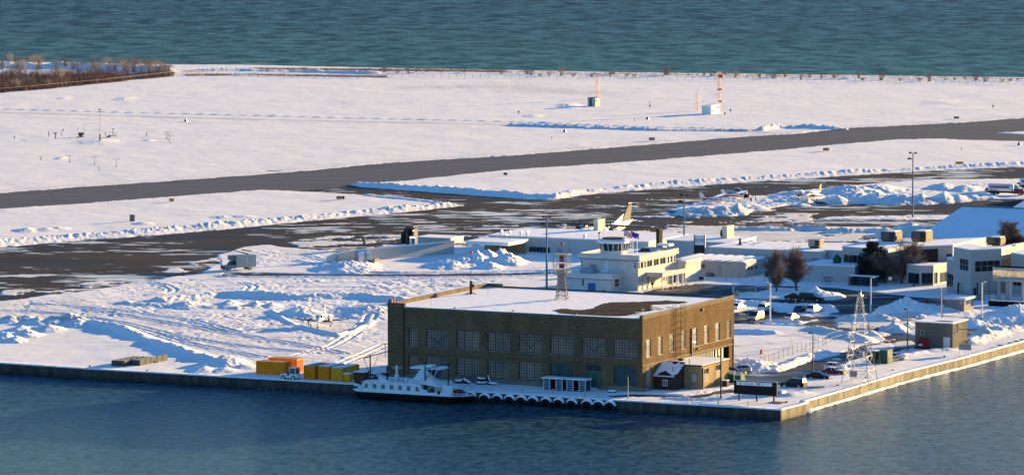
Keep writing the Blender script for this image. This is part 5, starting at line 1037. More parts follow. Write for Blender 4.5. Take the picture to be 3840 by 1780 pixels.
def car(kind, label, col, px, py, ang, group=None, snow=False, cat='car', name='parked_car'):
    L, hw, low, cab = SHAPES[kind]; root = thing(name, label, cat, G(px, py), ang, group)
    b = M(); n = len(low); rings = []
    for s, k in ((-1, 1.), (1, 1.)): pass
    out = [(x, z) for x, z in low]
    side = lambda y, z: y*(1-.05*max(0, .6-z)-.04*max(0, z-.7))
    rings = [[(x, side(s*hw, z), z) for x, z in out] for s in (-1, -.97, .97, 1)]
    for q in (0, 3): rings[q] = [(x*.985, y*.97 if q in (0, 3) else y, .3+(z-.3)*.97) for x, y, z in rings[q]]
    b.loft(rings); b.obj('body', col, root)
    b = M(); t = .80; n_ = len(cab)
    zs = [z for _, z in cab]; zb = min(zs); zt = max(zs); w_ = lambda z: hw*(.97-.20*(z-zb)/(zt-zb))
    b.loft([[(x, s*w_(z), z) for x, z in cab] for s in (-1, 1)]); b.obj('cabin', CARGL, root)
    b = M(); (xa, za), (xb, zb2), (xc, zc), (xd, zd) = cab
    b.add([(xb-.02, -w_(zb2), zb2), (xc+.05, -w_(zc), zc), (xc+.05, w_(zc), zc), (xb-.02, w_(zb2), zb2), (xb, -w_(zb2)*.97, zb2+.035), (xc, -w_(zc)*.97, zc+.035), (xc, w_(zc)*.97, zc+.035), (xb, w_(zb2)*.97, zb2+.035)], [(0,3,2,1),(4,5,6,7),(0,1,5,4),(1,2,6,5),(2,3,7,6),(3,0,4,7)])
    for s in (-1, 1):
        for (p, q) in (((xa, za), (xb, zb2)), ((xd, zd), (xc, zc)), ((-.25, zb+.0), (-.25, zt-.01))) + ((((-1.3, zb), (-1.3, zt-.01)),) if kind != 'sedan' else ()):
            b.bar((p[0], s*(w_(p[1])+.005), p[1]), (q[0], s*(w_(q[1])+.005), q[1]), .09, .03, up=(0, 1, 0))
    b.obj('roof', col if not snow else ROOFSNOW, root)
    if snow: b = M(); b.box(1.0, 2.1, -hw*.85, hw*.85, low[3][1]-.02, low[3][1]+.1); b.obj('snow_cover', ROOFSNOW, root)
    r = .33 if kind in ('sedan', 'hatch', 'van') else .38; wheels(root, (-L*.29, L*.31), hw*.985, r)
    zl = low[4][1]-.1
    for s in (-1, 1):
        b = M(); b.box(L/2-.12, L/2+.005, s*hw*.62-.2, s*hw*.62+.2, zl-.12, zl+.04); b.obj('headlight', HEAD, root)
        b = M(); b.box(-L/2-.01, -L/2+.06, s*hw*.80-.1, s*hw*.80+.1, low[1][1]-.22, low[1][1]-.02); b.obj('tail_light', TAIL, root)
    b = M(); b.box(-L/2-.03, L/2+.03, -hw*.9, hw*.9, .28, .42); b.obj('bumper', mat('trim_black', (.03,.03,.03), .7), root)
    return root
VA = AU+math.pi/2
PW, PB_, PS, PT, PR, PD = paint('white_car_paint', (.75,.75,.73)), paint('black_car_paint', (.004,.004,.005)), paint('silver_car_paint', (.42,.43,.44), .6), paint('tan_car_paint', (.42,.33,.2), .5), paint('maroon_car_paint', (.18,.02,.025)), paint('dark_red_car_paint', (.07,.02,.02))
g = 'cars parked behind the brick hangar'
car('sedan', 'white sedan beside the hangar corner, half hidden by its brick wall', PW, 2768, 1160, VA, g)
car('suv', 'white suv parked just left of the tall white lamp post', PW, 2872, 1166, VA, g)
car('van', 'tan minivan gleaming in the sun, nearest the brick hangar', PT, 2834, 1199, VA+math.pi, g)
car('sedan', 'silver sedan with sunlit side in the row nearest the car park fence', PS, 2968, 1199, VA, g)
car('sedan', 'dark red sedan parked close against the left of a white suv', PD, 3004, 1170, VA, g)
car('suv', 'white suv with roof rails parked at the right end of its row', PW, 3053, 1172, VA, g)
car('bigsuv', 'long black suv standing on the wet road by the snow island', PB_, 3042, 1130, AU+.1, g)
car('sedan', 'dark sedan on the road partly hidden behind the long black suv', PB_, 2984, 1124, AU+.15, g)
g = 'cars parked on the quay'
car('sedan', 'dark sedan nosing out from behind the annex end', PB_, 2751, 1405, AU+.2, g)
car('hatch', 'silver hatchback tucked behind the dark sedan at the annex end', PS, 2777, 1396, AU+math.pi+.3, g)
car('suv', 'black suv parked on the snow right of the long signboard', PB_, 2976, 1452, AU+math.pi, g)
car('sedan', 'black sedan parked left of the white lattice tower foot', PB_, 3072, 1421, AU, g)
car('sedan', 'maroon car with snowy roof behind the black sedan', PR, 3128, 1404, AU, g, True)
car('hatch', 'pale car buried in snow behind the maroon car', PW, 3133, 1387, AU, g, True)
car('sedan', 'silver sedan behind the dark green electrical cabinets', PS, 3357, 1349, AU, g)
def pickup(label, col, px, py, ang, name='pickup_truck', beacon=False, group=None):
    root = thing(name, label, 'pickup truck', G(px, py), ang, group); hw = 1.0
    b = M(); low = [(-2.9,.5),(-2.9,1.15),(-.6,1.18),(1.4,1.18),(2.6,1.1),(2.85,.85),(2.9,.45)]; b.loft([[(x, s*hw*k, z) for x, z in low] for s, k in ((-1, .97), (-1, 1), (1, 1), (1, .97))]); b.obj('body', col, root)
    b = M(); b.box(-2.8, -.75, -.85, .85, 1.16, 1.20); b.obj('load_bed', mat('dark_bed', (.03,.03,.03), .8), root)
    b = M(); b.box(-2.88, -.7, -.99, -.86, 1.16, 1.35); b.box(-2.88, -.7, .86, .99, 1.16, 1.35); b.box(-2.9, -2.78, -.86, .86, 1.16, 1.34); b.box(-.7, -.6, -.99, .99, 1.16, 1.35); b.obj('bed_rail', col, root)
    cab = [(-.65,1.18),(-.5,1.82),(.75,1.84),(1.45,1.17)]; b = M(); b.loft([[(x, s*(.95-.25*(z-1.17)), z) for x, z in cab] for s in (-1, 1)]); b.obj('cabin', CARGL, root)
    b = M(); b.box(-.52, .8, -.79, .79, 1.83, 1.89)
    for s in (-1, 1): b.bar((-.65, s*.96, 1.18), (-.5, s*.8, 1.83), .1); b.bar((1.45, s*.96, 1.17), (.78, s*.8, 1.84), .09); b.bar((.3, s*.96, 1.18), (.3, s*.8, 1.83), .08)
    b.obj('roof', col, root); wheels(root, (-1.75, 1.85), 1.0, .4)
    for s in (-1, 1): b = M(); b.box(2.78, 2.91, s*.68-.2, s*.68+.2, .8, 1.02); b.obj('headlight', HEAD, root)
    if beacon: b = M(); b.box(-.1, .4, -.5, .5, 1.89, 2.0); b.obj('beacon_bar', mat('amber_beacon', (.7,.2,.04), .3), root)
    return root
pickup('grey pickup with an orange beacon bar parked behind the small red planes', PS, 2763, 731, -.12, beacon=True)
pickup('silver pickup mostly hidden behind the black signboard', PS, 2885, 1481, AU+.04)
def boxtruck():
    root = thing('service_truck', 'grey box-bodied service truck with folded roof mast and orange grille guard', 'truck', G(893, 1013), math.radians(206)); GT = mat('grey_truck_body', (.36,.37,.37), .5, .2, var=.06, vs=.7)
    b = M(); b.box(-4.0, .9, -1.25, 1.25, .75, 3.55); b.obj('box_body', GT, root); b = M(); b.box(.9, 2.1, -1.15, 1.15, 2.45, 3.5); b.obj('cab_overhang', mat('dark_truck_grey', (.12,.15,.16), .5), root)
    b = M(); low = [(.95,.55),(.95,1.35),(2.3,1.35),(3.6,1.25),(3.75,.9),(3.75,.5)]; b.loft([[(x, s, z) for x, z in low] for s in (-1.05, 1.05)]); b.obj('cab_body', mat('cab_grey', (.30,.31,.31), .45, .2), root)
    b = M(); cab = [(.95,1.35),(.95,2.3),(1.7,2.3),(2.5,1.34)]; b.loft([[(x, s*(1-.15*(z-1.35)), z) for x, z in cab] for s in (-1, 1)]); b.obj('cab_glass', CARGL, root)
    wheels(root, (-2.4, 2.75), 1.2, .5, .3)
    b = M(); b.box(3.76, 3.95, -.9, .9, .4, 1.25); b.obj('front_guard', DARKM, root); b = M()
    for y in (.35, .85): b.bar((3.98, y, .35), (3.98, y, 1.3), .09)
    for z in (.5, .8, 1.1): b.bar((3.98, .35, z), (3.98, .85, z), .07)
    b.obj('orange_grille', mat('orange_paint', (.65,.22,.03), .5), root)
    b = M(); b.bar((-2.5, .2, 3.7), (1.0, .6, 4.6), .25); b.bar((-2.5, .2, 3.7), (-1, -.3, 4.1), .3); b.bar((-3.2, 0, 4.3), (-.8, .3, 4.75), .5, .3); b.obj('folded_mast', mat('mast_grey', (.2,.23,.25), .5, .4), root)
    b = M(); b.box(-1.9, -1.65, 1.252, 1.28, 1.6, 3.1); b.obj('marker_strip', mat('cream_strip', (.6,.55,.35), .6), root)
    b = M(); b.bar((3.9, -.9, 1.25), (3.9, -.9, 2.6), .35); b.obj('exhaust_stack', mat('white_stack', (.6,.65,.68), .4), root)
boxtruck()
def tanker(label, px, py, ang, c1, c2):
    root = thing('fuel_truck', label, 'tanker truck', G(px, py), ang); b = M(); rings = []
    for x in (-5.2, -5.0, 1.5, 1.7):
        k = .85 if x in (-5.2, 1.7) else 1.; rings.append([(x, 1.15*k*math.cos(a), 2.15+1.05*k*math.sin(a)) for a in [2*math.pi*i/16 for i in range(16)]])
    b.loft(rings); b.obj('tank', PW, root, smooth=False); b = M(); b.box(-4.6, .9, -1.19, -1.13, 2.15, 2.6); b.obj('stripe', c1, root); b = M(); b.box(-5.4, 5, -.5, .5, .7, 1.1); b.obj('chassis', DARKM, root)
    b = M(); low = [(2.1,.6),(2.1,2.0),(3.4,2.0),(4.9,1.8),(5.1,1.4),(5.1,.6)]; b.loft([[(x, s, z) for x, z in low] for s in (-1.15, 1.15)]); b.obj('cab', c2, root)
    b = M(); cab = [(2.15,2.0),(2.2,2.9),(3.0,2.9),(3.6,1.99)]; b.loft([[(x, s*(1.1-.1*(z-2)), z) for x, z in cab] for s in (-1, 1)]); b.obj('cab_glass', mat('green_tinted_glass', (.1,.2,.15), .1, spec=.9), root)
    b = M(); b.box(2.15, 3.05, -.95, .95, 2.9, 3.05); b.obj('cab_roof', mat('cream_roof', (.7,.65,.5), .4), root); wheels(root, (-4, -2.8, 3.9), 1.2, .5, .3)
    b = M(); b.box(-5.9, -5.3, -1, 1, 1.0, 2.0); b.obj('rear_platform', mat('bronze_rail', (.3,.22,.1), .5), root)
tanker('white fuel tanker with dark red stripe and red cab at the right edge', 3776, 733, AU*.7, PR, PR)
tanker('second white fuel tanker with red stripe cut off by the right edge', 3895, 712, AU*.7, PR, PR)
def tug():
    root = thing('tow_tractor', 'white airport tow tractor with windowed cab parked before the orange containers', 'tractor', G(1090, 1424), AU+math.pi-.05); W_ = mat('tractor_white', (.72,.74,.75), .5, var=.05)
    b = M(); low = [(-1.8,.5),(-1.8,1.25),(-.2,1.3),(.9,1.25),(1.75,1.15),(1.85,.55)]; b.loft([[(x, s, z) for x, z in low] for s in (-.85, .85)]); b.obj('body', W_, root)
    b = M()
    for x in (-1.5, -.2): [b.bar((x, s*.75, 1.25), (x, s*.7, 2.35), .12) for s in (-1, 1)]
    b.box(-1.6, -.05, -.85, .85, 2.35, 2.48); b.obj('cab_frame', W_, root); b = M(); b.box(-1.42, -.28, -.7, .7, 1.3, 2.3); b.obj('cab_glass', mat('tug_glass', (.12,.10,.09), .1, spec=.8), root); wheels(root, (-1.1, 1.15), .95, .48, .3)
    b = M(); b.box(-.15, .25, -.87, .87, .9, 1.7); b.obj('seat_box', mat('tug_brown', (.06,.04,.03), .7), root)
tug()
# ------------------------------------------------------------------ aircraft
def ring(x, y, z, ry, rz, n=14): return [(x, y+ry*math.cos(2*math.pi*i/n), z+rz*math.sin(2*math.pi*i/n)) for i in range(n)]
def foil(b, pts):
    """pts: (x_lead, x_trail, y, z, thickness)"""
    b.loft([[(a, y, z), (a*.65+c*.35, y, z+t*.6), (c, y, z), (a*.65+c*.35, y, z-t*.4)] for a, c, y, z, t in pts]); return b
def prop(root, x, y, z, r, n, name='propeller', ph=.3):
    b = M(); b.tube((x-.02, y, z), (x+.02*r*10, y, z), .12*r+.05, .03, n=8); p = b.obj('spinner', DARKM, root); b = M()
    for k in range(n):
        a = ph+2*math.pi*k/n; d = Vector((0, math.cos(a), math.sin(a))); b.bar(Vector((x+.05, y, z))+d*.12, Vector((x+.05, y, z))+d*r, .16*r, .03, up=(1, 0, 0))
    b.obj('propeller', mat('prop_dark', (.04,.04,.045), .5, .3), p)
AW = mat('aircraft_white', (.78,.77,.74), .35, spec=.6, coat=.4); AD = mat('deice_boot_black', (.02,.02,.025), .7); NAVY = mat('navy_livery', (.02,.03,.07), .4)
def gear(root, x, y, z0, z1, r=.25, n='landing_gear'):
    b = M(); b.bar((x, y, z0+r), (x, y, z1), .09); g_ = b.obj(n, GALV, root); b = M(); b.tube((x, y-.09, z0+r), (x, y+.09, z0+r), r, n=12); b.obj('wheel', TYRE, g_)
def airliner():
    root = thing('airliner', 'white twin-turboprop airliner with high wing and T-tail parked behind the terminal', 'airplane', G(2258, 905), math.radians(243)); zc = 2.75
    b = M(); b.loft([ring(x, 0, z, r, r) for x, z, r in ((14.6, 2.3, .1), (14.0, 2.4, .7), (12.4, 2.65, 1.2), (10.5, zc, 1.35), (-6, zc, 1.35), (-11, 3.1, 1.05), (-15, 3.7, .55), (-17.3, 4.1, .12))]); b.obj('fuselage', AW, root, smooth=True)
    b = M(); foil(b, [(1.9, -1.2, 0, 4.15, .35), (1.9, -1.2, 5.2, 4.15, .35), (1.6, -.3, 14.2, 4.25, .15)]); foil(b, [(1.9, -1.2, 0, 4.15, .35), (1.9, -1.2, -5.2, 4.15, .35), (1.6, -.3, -14.2, 4.25, .15)]); b.obj('wing', mat('wing_grey', (.55,.56,.58), .4), root)
    for s in (-1, 1):
        b = M(); b.loft([[(1.95, s*14.1, 4.15), (1.95, s*14.1, 4.36), (1.8, s*14.1, 4.25)], [(2.25, s*.2, 3.95), (2.2, s*.2, 4.42), (1.7, s*.2, 4.4)]]); b.obj('leading_edge', AD, root)
        b = M(); b.loft([ring(x, s*4.4, z, a, c, 10) for x, z, a, c in ((4.3, 3.5, .35, .38), (3.8, 3.55, .52, .6), (1.5, 3.6, .6, .75), (-2.6, 3.75, .35, .4), (-3.6, 3.8, .1, .1))]); e = b.obj('engine_nacelle', mat('nacelle_grey', (.45,.45,.46), .4), root, smooth=True)
        prop(root, 4.35, s*4.4, 3.5, 2.05, 6, ph=.5 if s > 0 else 0.2); gear(root, -.6, s*4.4, 0, 3.0, .42)
    gear(root, 12.2, 0, 0, 1.6, .3)
    b = M(); b.loft([[(-11.2, s*.16, 4.2), (-15.9, s*.06, 4.4), (-16.9, s*.05, 8.1), (-14.6, s*.12, 8.1)] for s in (-1, 1)]); b.obj('tail_fin', mat('livery_pattern', (.15,.14,.11), .4, col2=(.015,.018,.025), vs=1.6, stretch=(2.5, 1, .6)), root)
    b = M(); b.loft([[(-11.0, s*.12, 4.3), (-6.2, s*.1, 4.05), (-8, s*.1, 3.9), (-12.0, s*.14, 6.0)] for s in (-1, 1)]); b.obj('dorsal_fin', AW, root)
    b = M(); foil(b, [(-14.4, -16.9, 0, 8.2, .25), (-14.9, -16.4, 4.6, 8.2, .12)]); foil(b, [(-14.4, -16.9, 0, 8.2, .25), (-14.9, -16.4, -4.6, 8.2, .12)]); b.obj('tailplane', NAVY, root)
    b = M(); b.loft([ring(x, 0, 8.25, r, r, 8) for x, r in ((-13.9, .05), (-14.4, .32), (-16, .25), (-17.2, .05))]); b.obj('tail_bullet', NAVY, root)
    b = M(); b.box(-2, 9, -.0, .0, 3, 3.1) if False else [b.box(x, x+.35, s*1.30-.02, s*1.30+.08*0+.02, 2.95, 3.3) for x in np.arange(-6, 10.5, .95) for s in (-1, 1)]; b.obj('cabin_windows', GLASS, root)
airliner()
def twin(label, px, py, ang, col, tailm, sc=1.):
    root = thing('twin_propeller_plane', label, 'airplane', G(px, py), math.radians(ang)); zc = 1.75
    b = M(); b.loft([ring(x, 0, z, ry, rz, 12) for x, z, ry, rz in ((4.6, 1.45, .08, .08), (4.1, 1.5, .38, .34), (3.0, 1.62, .60, .55), (1.8, zc+.1, .66, .78), (-.8, zc+.12, .66, .80), (-3.0, 1.95, .42, .5), (-5.4, 2.15, .08, .12))]); b.obj('fuselage', col, root, smooth=True)
    b = M(); b.loft([[(2.75, -.56, 1.95), (2.75, .56, 1.95), (1.9, .62, 2.50), (1.9, -.62, 2.50)], [(2.2, -.62, 1.95), (2.2, .62, 1.95), (1.3, .60, 2.55), (1.3, -.60, 2.55)]]); b.obj('windshield', CARGL, root)
    for s in (-1, 1):
        b = M(); foil(b, [(1.5, -1.1, s*.3, 1.25, .28), (1.45, -.7, s*2.4, 1.38, .24), (.95, -.3, s*6.1, 1.75, .1)]); b.obj('wing', AW, root); b = M(); b.loft([[(1.55, s*.6, 1.15), (1.75, s*.6, 1.3), (1.5, s*.6, 1.45)], [(.98, s*6.1, 1.68), (1.08, s*6.1, 1.75), (.95, s*6.1, 1.82)]]); b.obj('leading_edge', AD, root)
        b = M(); b.loft([ring(x, s*2.1, z, a, c, 10) for x, z, a, c in ((2.9, 1.55, .22, .22), (2.6, 1.55, .42, .36), (1.2, 1.5, .45, .38), (-1.3, 1.45, .15, .15))]); b.obj('engine_nacelle', mat('grey_nacelle', (.35,.35,.36), .4), root, smooth=True)
        prop(root, 2.95, s*2.1, 1.55, 1.05, 3, ph=.52 if s < 0 else 1.57); gear(root, .2, s*2.05, 0, 1.4, .26)
        b = M(); foil(b, [(-4.4, -5.5, 0, 2.25, .12), (-4.7, -5.4, s*2.5, 2.25, .06)]); b.obj('tailplane', AW, root)
    gear(root, 3.6, 0, 0, 1.3, .22)
    b = M(); b.loft([[(-3.9, s*.09, 2.2), (-5.5, s*.04, 2.25), (-5.75, s*.03, 4.1), (-5.0, s*.06, 4.1)] for s in (-1, 1)]); b.obj('tail_fin', tailm, root)
    for s in (-1, 1): b = M(); [b.box(x, x+.42, s*.665-.015, s*.665+.015, 2.0, 2.28) for x in (.9, .25, -.4, -1.0)]; b.obj('cabin_windows', GLASS, root)
twin('white twin-propeller plane standing on the snow field left of the brick hangar', 1203, 1224, 263, AW, AW)
twin('small twin-propeller plane with yellowish tail fin between the apron snow banks', 3040, 751, 236, AW, mat('gold_fin', (.55,.38,.15), .4))
def cessna(label, px, py, ang, stripe, wt, cowl):
    root = thing('light_plane', label, 'airplane', G(px, py), math.radians(ang), 'small high-wing planes on the snowy apron')
    b = M(); b.loft([ring(x, 0, z, ry, rz, 10) for x, z, ry, rz in ((2.3, 1.25, .2, .2), (2.0, 1.25, .45, .42), (.9, 1.4, .55, .65), (-.9, 1.5, .5, .6), (-3.2, 1.45, .2, .25), (-5.2, 1.55, .06, .1))]); b.obj('fuselage', AW, root, smooth=True)
    b = M(); b.loft([ring(x, 0, z, ry, rz, 10) for x, z, ry, rz in ((2.35, 1.25, .25, .24), (1.9, 1.25, .5, .47), (1.0, 1.36, .57, .62))]); b.obj('engine_cowl', cowl, root, smooth=True)
    b = M(); b.box(-4.4, .8, -.56, .56, 1.05, 1.35); b.obj('stripe', stripe, root); prop(root, 2.35, 0, 1.25, .95, 2, ph=1.2)
    for s in (-1, 1):
        b = M(); foil(b, [(.8, -.8, 0, 2.2, .18), (.8, -.75, s*2.8, 2.25, .16), (.6, -.5, s*5.5, 2.32, .1)]); b.obj('wing', AW, root)
        b = M(); foil(b, [(.62, -.52, s*4.4, 2.34, .17), (.6, -.5, s*5.55, 2.38, .12)]); b.obj('wing_tip', wt, root)
        b = M(); b.bar((.1, s*.5, 1.0), (.1, s*2.6, 2.2), .08); b.obj('wing_strut', AW, root); gear(root, -.3, s*1.15, 0, 1.0, .2)
        b = M(); foil(b, [(-4.3, -5.3, 0, 1.65, .1), (-4.5, -5.2, s*1.7, 1.65, .06)]); b.obj('tailplane', AW, root)
    gear(root, 1.7, 0, 0, 1.0, .18); b = M(); b.loft([[(-3.8, s*.06, 1.6), (-5.2, s*.04, 1.6), (-5.6, s*.03, 2.9), (-4.9, s*.05, 2.9)] for s in (-1, 1)]); b.obj('tail_fin', AW, root)
    b = M(); b.box(-.7, .75, -.50, .50, 1.65, 2.1); b.obj('cabin_glass', CARGL, root)
OR = mat('orange_red_paint', (.6,.08,.03), .4)
cessna('white light plane with red fuselage band, half sunk behind the snow pile', 2697, 764, -14, RED, AW, AW)
cessna('white light plane with black engine cover and orange-red wing beside the standing worker', 2777, 752, -18, RED, OR, BLACK)
# ------------------------------------------------------------------ ferry
fy = Bd('ferry', 'white passenger ferry with dark hull, tarped wheelhouse and snowy decks moored at the quay', 'ferry', 1735, 1517, -1.75)
FWm = mat('ferry_white', (.70,.73,.74), .5, var=.07, vs=1.2); FH = mat('black_hull', (.008,.006,.006), .6, var=.2, vs=.7); Lf = -fy.x(1310); BW = 6.2
def fx(px, z=2.): return fy.x(px, 0, z)
def fh(py, px): return fy.h(py, fx(px))
zd = 1.35
def hullring(z, e, out):
    X0, X1 = -Lf-out, out; n = 7; pts = []
    for i in range(n): t = i/(n-1); pts.append((X1-3.2*(1-math.sin(t*math.pi/2))*0-abs(t-.5)**2*4*3.0*1., BW*t, z))
    for i in range(n): t = 1-i/(n-1); pts.append((X0+abs(t-.5)**2*4*2.2, BW*t, z))
    cx_, cy_ = -Lf/2, BW/2
    return [(cx_+(x-cx_)*(1+e), cy_+(y-cy_)*(1+e*3), zz) for x, y, zz in pts]
b = M(); b.loft([hullring(-.6, -.06, 0), hullring(.3, -.02, 0), hullring(zd, .0, .3)]); fy.part(b, 'hull', FH)
b = M(); b.loft([hullring(zd+.002, .006, .45), hullring(zd+.14, .008, .5), hullring(zd+.16, -.02, .3)]); fy.part(b, 'rubbing_strake', FWm)
def bul(xa, xb, za, zb_, y=.15): return [(xa, y, zd+.15), (xb, y, zd+.15), (xb, y, zb_), (xa, y, za)]
b = M(); xl_, xc0, xc1, xr_ = fx(1318), fx(1345), fx(1590), fx(1730)
for y in (.25, BW-.25):
    b = M(); q = .12 if y < 1 else -.12
    b.hexa([(xl_+.6, y, zd+.1), (xc0+.6, y, zd+.1), (xc0+.6, y+q, zd+.1), (xl_+.6, y+q, zd+.1), (xl_+.3, y, zd+1.6), (xc0+.6, y, zd+1.1), (xc0+.6, y+q, zd+1.1), (xl_+.3, y+q, zd+1.6)])
    b.hexa([(xc1-.5, y, zd+.1), (xr_-2.3, y, zd+.1), (xr_-2.3, y+q, zd+.1), (xc1-.5, y+q, zd+.1), (xc1-.5, y, zd+1.0), (xr_-2.3, y, zd+.6), (xr_-2.3, y+q, zd+.6), (xc1-.5, y+q, zd+1.0)])
    fy.part(b, 'bulwark', FWm)
b = M(); x0, x1 = fx(1349), fx(1586); zt0, zt1 = fy.h(1428, fx(1370)), fy.h(1441, fx(1560)); w_ = BW-1.2
wl_ = []
b.add([(x0,.25,zd+.12),(x1,.25,zd+.12),(fx(1573),.25,zt1),(fx(1362),.25,zt0),(x0,.25+w_*.45,zd+.12),(x1,.25+w_*.45,zd+.12),(fx(1573),.25+w_*.45,zt1),(fx(1362),.25+w_*.45,zt0)], [(0,1,2,3),(4,7,6,5),(0,4,5,1),(1,5,6,2),(2,6,7,3),(3,7,4,0)])
cab = fy.part(b, 'cabin', FWm)
for i, px in enumerate((1370, 1402, 1434, 1466, 1498, 1530, 1563)):
    x = fx(px); hw_ = .38; t = (px-1370)/193; z1 = zt0+(zt1-zt0)*t-.42; z0 = z1-.82; e = .3 if i == 0 else 0; f2 = .3 if i == 6 else 0
    b = M(); b.add([(x-hw_-(.1 if i == 0 else 0),.24,z0),(x+hw_+(.1 if i == 6 else 0),.24,z0),(x+hw_-f2,.24,z1),(x-hw_+e,.24,z1)], [(0,1,2,3)]); fr_ = b.obj('window', mat('ferry_pane', (.16,.17,.15), .15, spec=.6), fy.root)
b = M(); b.hexa([(fx(1363),.2,zt0),(fx(1573),.2,zt1),(fx(1573),2.6,zt1),(fx(1363),2.6,zt0),(fx(1363),.2,zt0+.1),(fx(1573),.2,zt1+.1),(fx(1573),2.6,zt1+.1),(fx(1363),2.6,zt0+.1)]); fy.part(b, 'cabin_roof_snow', ROOFSNOW)
b = M(); b.box(fx(1345), fx(1720), .35, BW-.35, zd+.14, zd+.2); fy.part(b, 'deck', mat('deck_snow_grey', (.55,.58,.6), .8, var=.2, vs=1))
b = M(); b.box(fx(1380), fx(1640), BW-2.2, BW-.4, zd+.2, 3.7); fy.part(b, 'far_cabin', FWm)
# wheelhouse and its tarpaulin
wx0, wx1 = fx(1540), fx(1610); wy = 3.0; zw0, zw1, zw2 = 4.2, fy.h(1381, fx(1560), 3), fy.h(1371, fx(1560), 3)
b = M(); b.loft([[(wx0+.6, wy, zw0),(wx1-.6, wy, zw0),(wx1-.6, wy+2.4, zw0),(wx0+.6, wy+2.4, zw0)],[(wx0, wy-.3, zw1),(wx1+.2, wy-.3, zw1),(wx1+.2, wy+2.7, zw1),(wx0, wy+2.7, zw1)]]); wh = fy.part(b, 'wheelhouse', CARGL)
b = M()
for k in range(5): t = k/4; b.bar((wx0+.6+(wx1-wx0-1.2)*t, wy-.02, zw0), (wx0+(wx1+.2-wx0)*t, wy-.33, zw1), .12)
b.obj('wheelhouse_pillar', FWm, fy.root)
b = M(); b.box(fx(1515, 6), fx(1630, 6), wy-.8, wy+3.2, zw1, zw1+.14); fy.part(b, 'wheelhouse_roof', FWm); b = M(); b.box(fx(1520, 6), fx(1625, 6), wy-.7, wy+3, zw1+.14, zw1+.3); fy.part(b, 'roof_snow', ROOFSNOW)
b = M(); b.box(fx(1570, 6), fx(1592, 6), wy, wy+1.4, zw1+.3, zw1+.75); fy.part(b, 'roof_box', FWm)
b = M(); ax_, bz = fx(1567), fy.h(1384, fx(1565), 1); base = [(fx(1506),.8,3.35),(fx(1572),.7,3.3),(fx(1650),.3,2.9),(fx(1656),2.4,3.3),(fx(1640),4.8,3.3),(fx(1520),5,3.2)]; n_ = len(base)
mid = [((x+ax_)/2*.98+ax_*.02, (y+2.2)/2, 3.2+(bz-3.2)*.36) for x, y, z in base]; topr = [(ax_+(x-ax_)*.12, 2.2+(y-2.2)*.12, bz) for x, y, z in base]; b.loft([base, mid, topr]); fy.part(b, 'tarpaulin', mat('pale_tarp', (.62,.66,.68), .7, bump=.4, bs=1.2, bd=.1))
b = M(); q0, q1 = fx(1592), fx(1652); b.box(q0+.2, q1-.1, 1.0, 4.6, zd+.2, 3.0); fy.part(b, 'engine_casing', mat('casing_grey', (.42,.42,.40), .6, var=.15, vs=1))
b = M(); b.box(q1-.05, fx(1670), .8, 1.1, zd+.2, 3.4); b.box(fx(1672), fx(1690), .6, 3, zd+.2, 3.3) ; fy.part(b, 'ramp_housing', FWm)
b = M(); b.box(fx(1654), fx(1669), 1.15, 2.4, zd+.2, 3.2); fy.part(b, 'doorway', mat('olive_door', (.10,.10,.06), .7))
b = M(); b.box(fx(1602), fx(1620), .9, 1.0, zd+.3, 2.6)
for k in range(5): b.box(fx(1600), fx(1618), .7-.0, .98, zd+.4+k*.28, zd+.46+k*.28)
fy.part(b, 'steps', mat('steps_dark', (.06,.06,.06), .7))
def pole(root, x, y, z0, z1, w_=.12, m=DARKM, name='mast'): b = M(); b.tube((x, y, z0), (x, y, z1), w_, n=8); return b.obj(name, m, root)
for px, t_, n in ((1377, 1328, 'ramp_post'), (1583, 1371, 'ramp_post'), (1670, 1360, 'ramp_post'), (1441, 1373, 'exhaust_pipe')): x = fx(px, 4); pole(fy.root, x, 1.2, zd+.2, fy.h(t_, x, 1.2), .17 if n == 'exhaust_pipe' else .13, name=n)
b = M(); xa_, xb_ = fx(1352, 6), fx(1452, 6); za_, zb_ = fy.h(1334, xa_, 1.2), fy.h(1322, xb_, 1.2); b.bar((xa_, 1.2, za_-.4), (fx(1377,6), 1.2, za_-.1), .1); b.bar((xa_, 1.2, za_-.3), (xb_, 3.5, zb_+.4), .14); b.bar((fx(1377,4), 1.2, 4.4), (xa_, 1.2, za_-.3), .07); b.bar((fx(1377,4), 1.2, 4.2), (fx(1400,6), 1.8, za_), .07); fy.part(b, 'gangway_boom', DARKM)
b = M(); b.bar((fx(1583,6), 1.2, 6.1), (fx(1669,6), 2.2, 7.2), .14); b.bar((fx(1585,5), 1.2, 4.3), (fx(1625,6), 1.8, 6.7), .07); fy.part(b, 'gangway_boom', DARKM)
b = M(); x = fx(1421, 6); b.bar((x, 2.5, za_), (x, 2.5, fy.h(1291, x, 2.5)), .08); b.box(x-.12, x+.12, 2.4, 2.6, fy.h(1294, x, 2.5), fy.h(1288, x, 2.5)); fy.part(b, 'antenna', DARKM)
b = M(); x = fx(1472, 4); b.box(x-.3, x+.3, 1.4, 2, 3.3, 4.8); b.bar((x, 1.7, 4.8), (x, 1.7, 6.4), .3); b.bar((x-1, 1.7, 6.0), (x+1, 1.7, 6.0), .06); b.bar((x-1, 1.7, 6.0), (x, 1.7, 5.5), .05); b.bar((x+1, 1.7, 6.0), (x, 1.7, 5.5), .05); fy.part(b, 'radar_mast', FWm)
b = M(); x = fx(1482, 4); rr = []
for k in range(13): a = 2*math.pi*k/12; rr.append([(x+(.36+.1*math.cos(t))*math.cos(a), .9+.1*math.sin(t), 3.85+(.42+.1*math.cos(t))*math.sin(a)) for t in (0, 1.57, 3.14, 4.71)])
b.loft(rr, cap=False); fy.part(b, 'life_ring', mat('lifebuoy_red', (.5,.05,.03), .6, col2=(.7,.68,.66), vs=2.2))
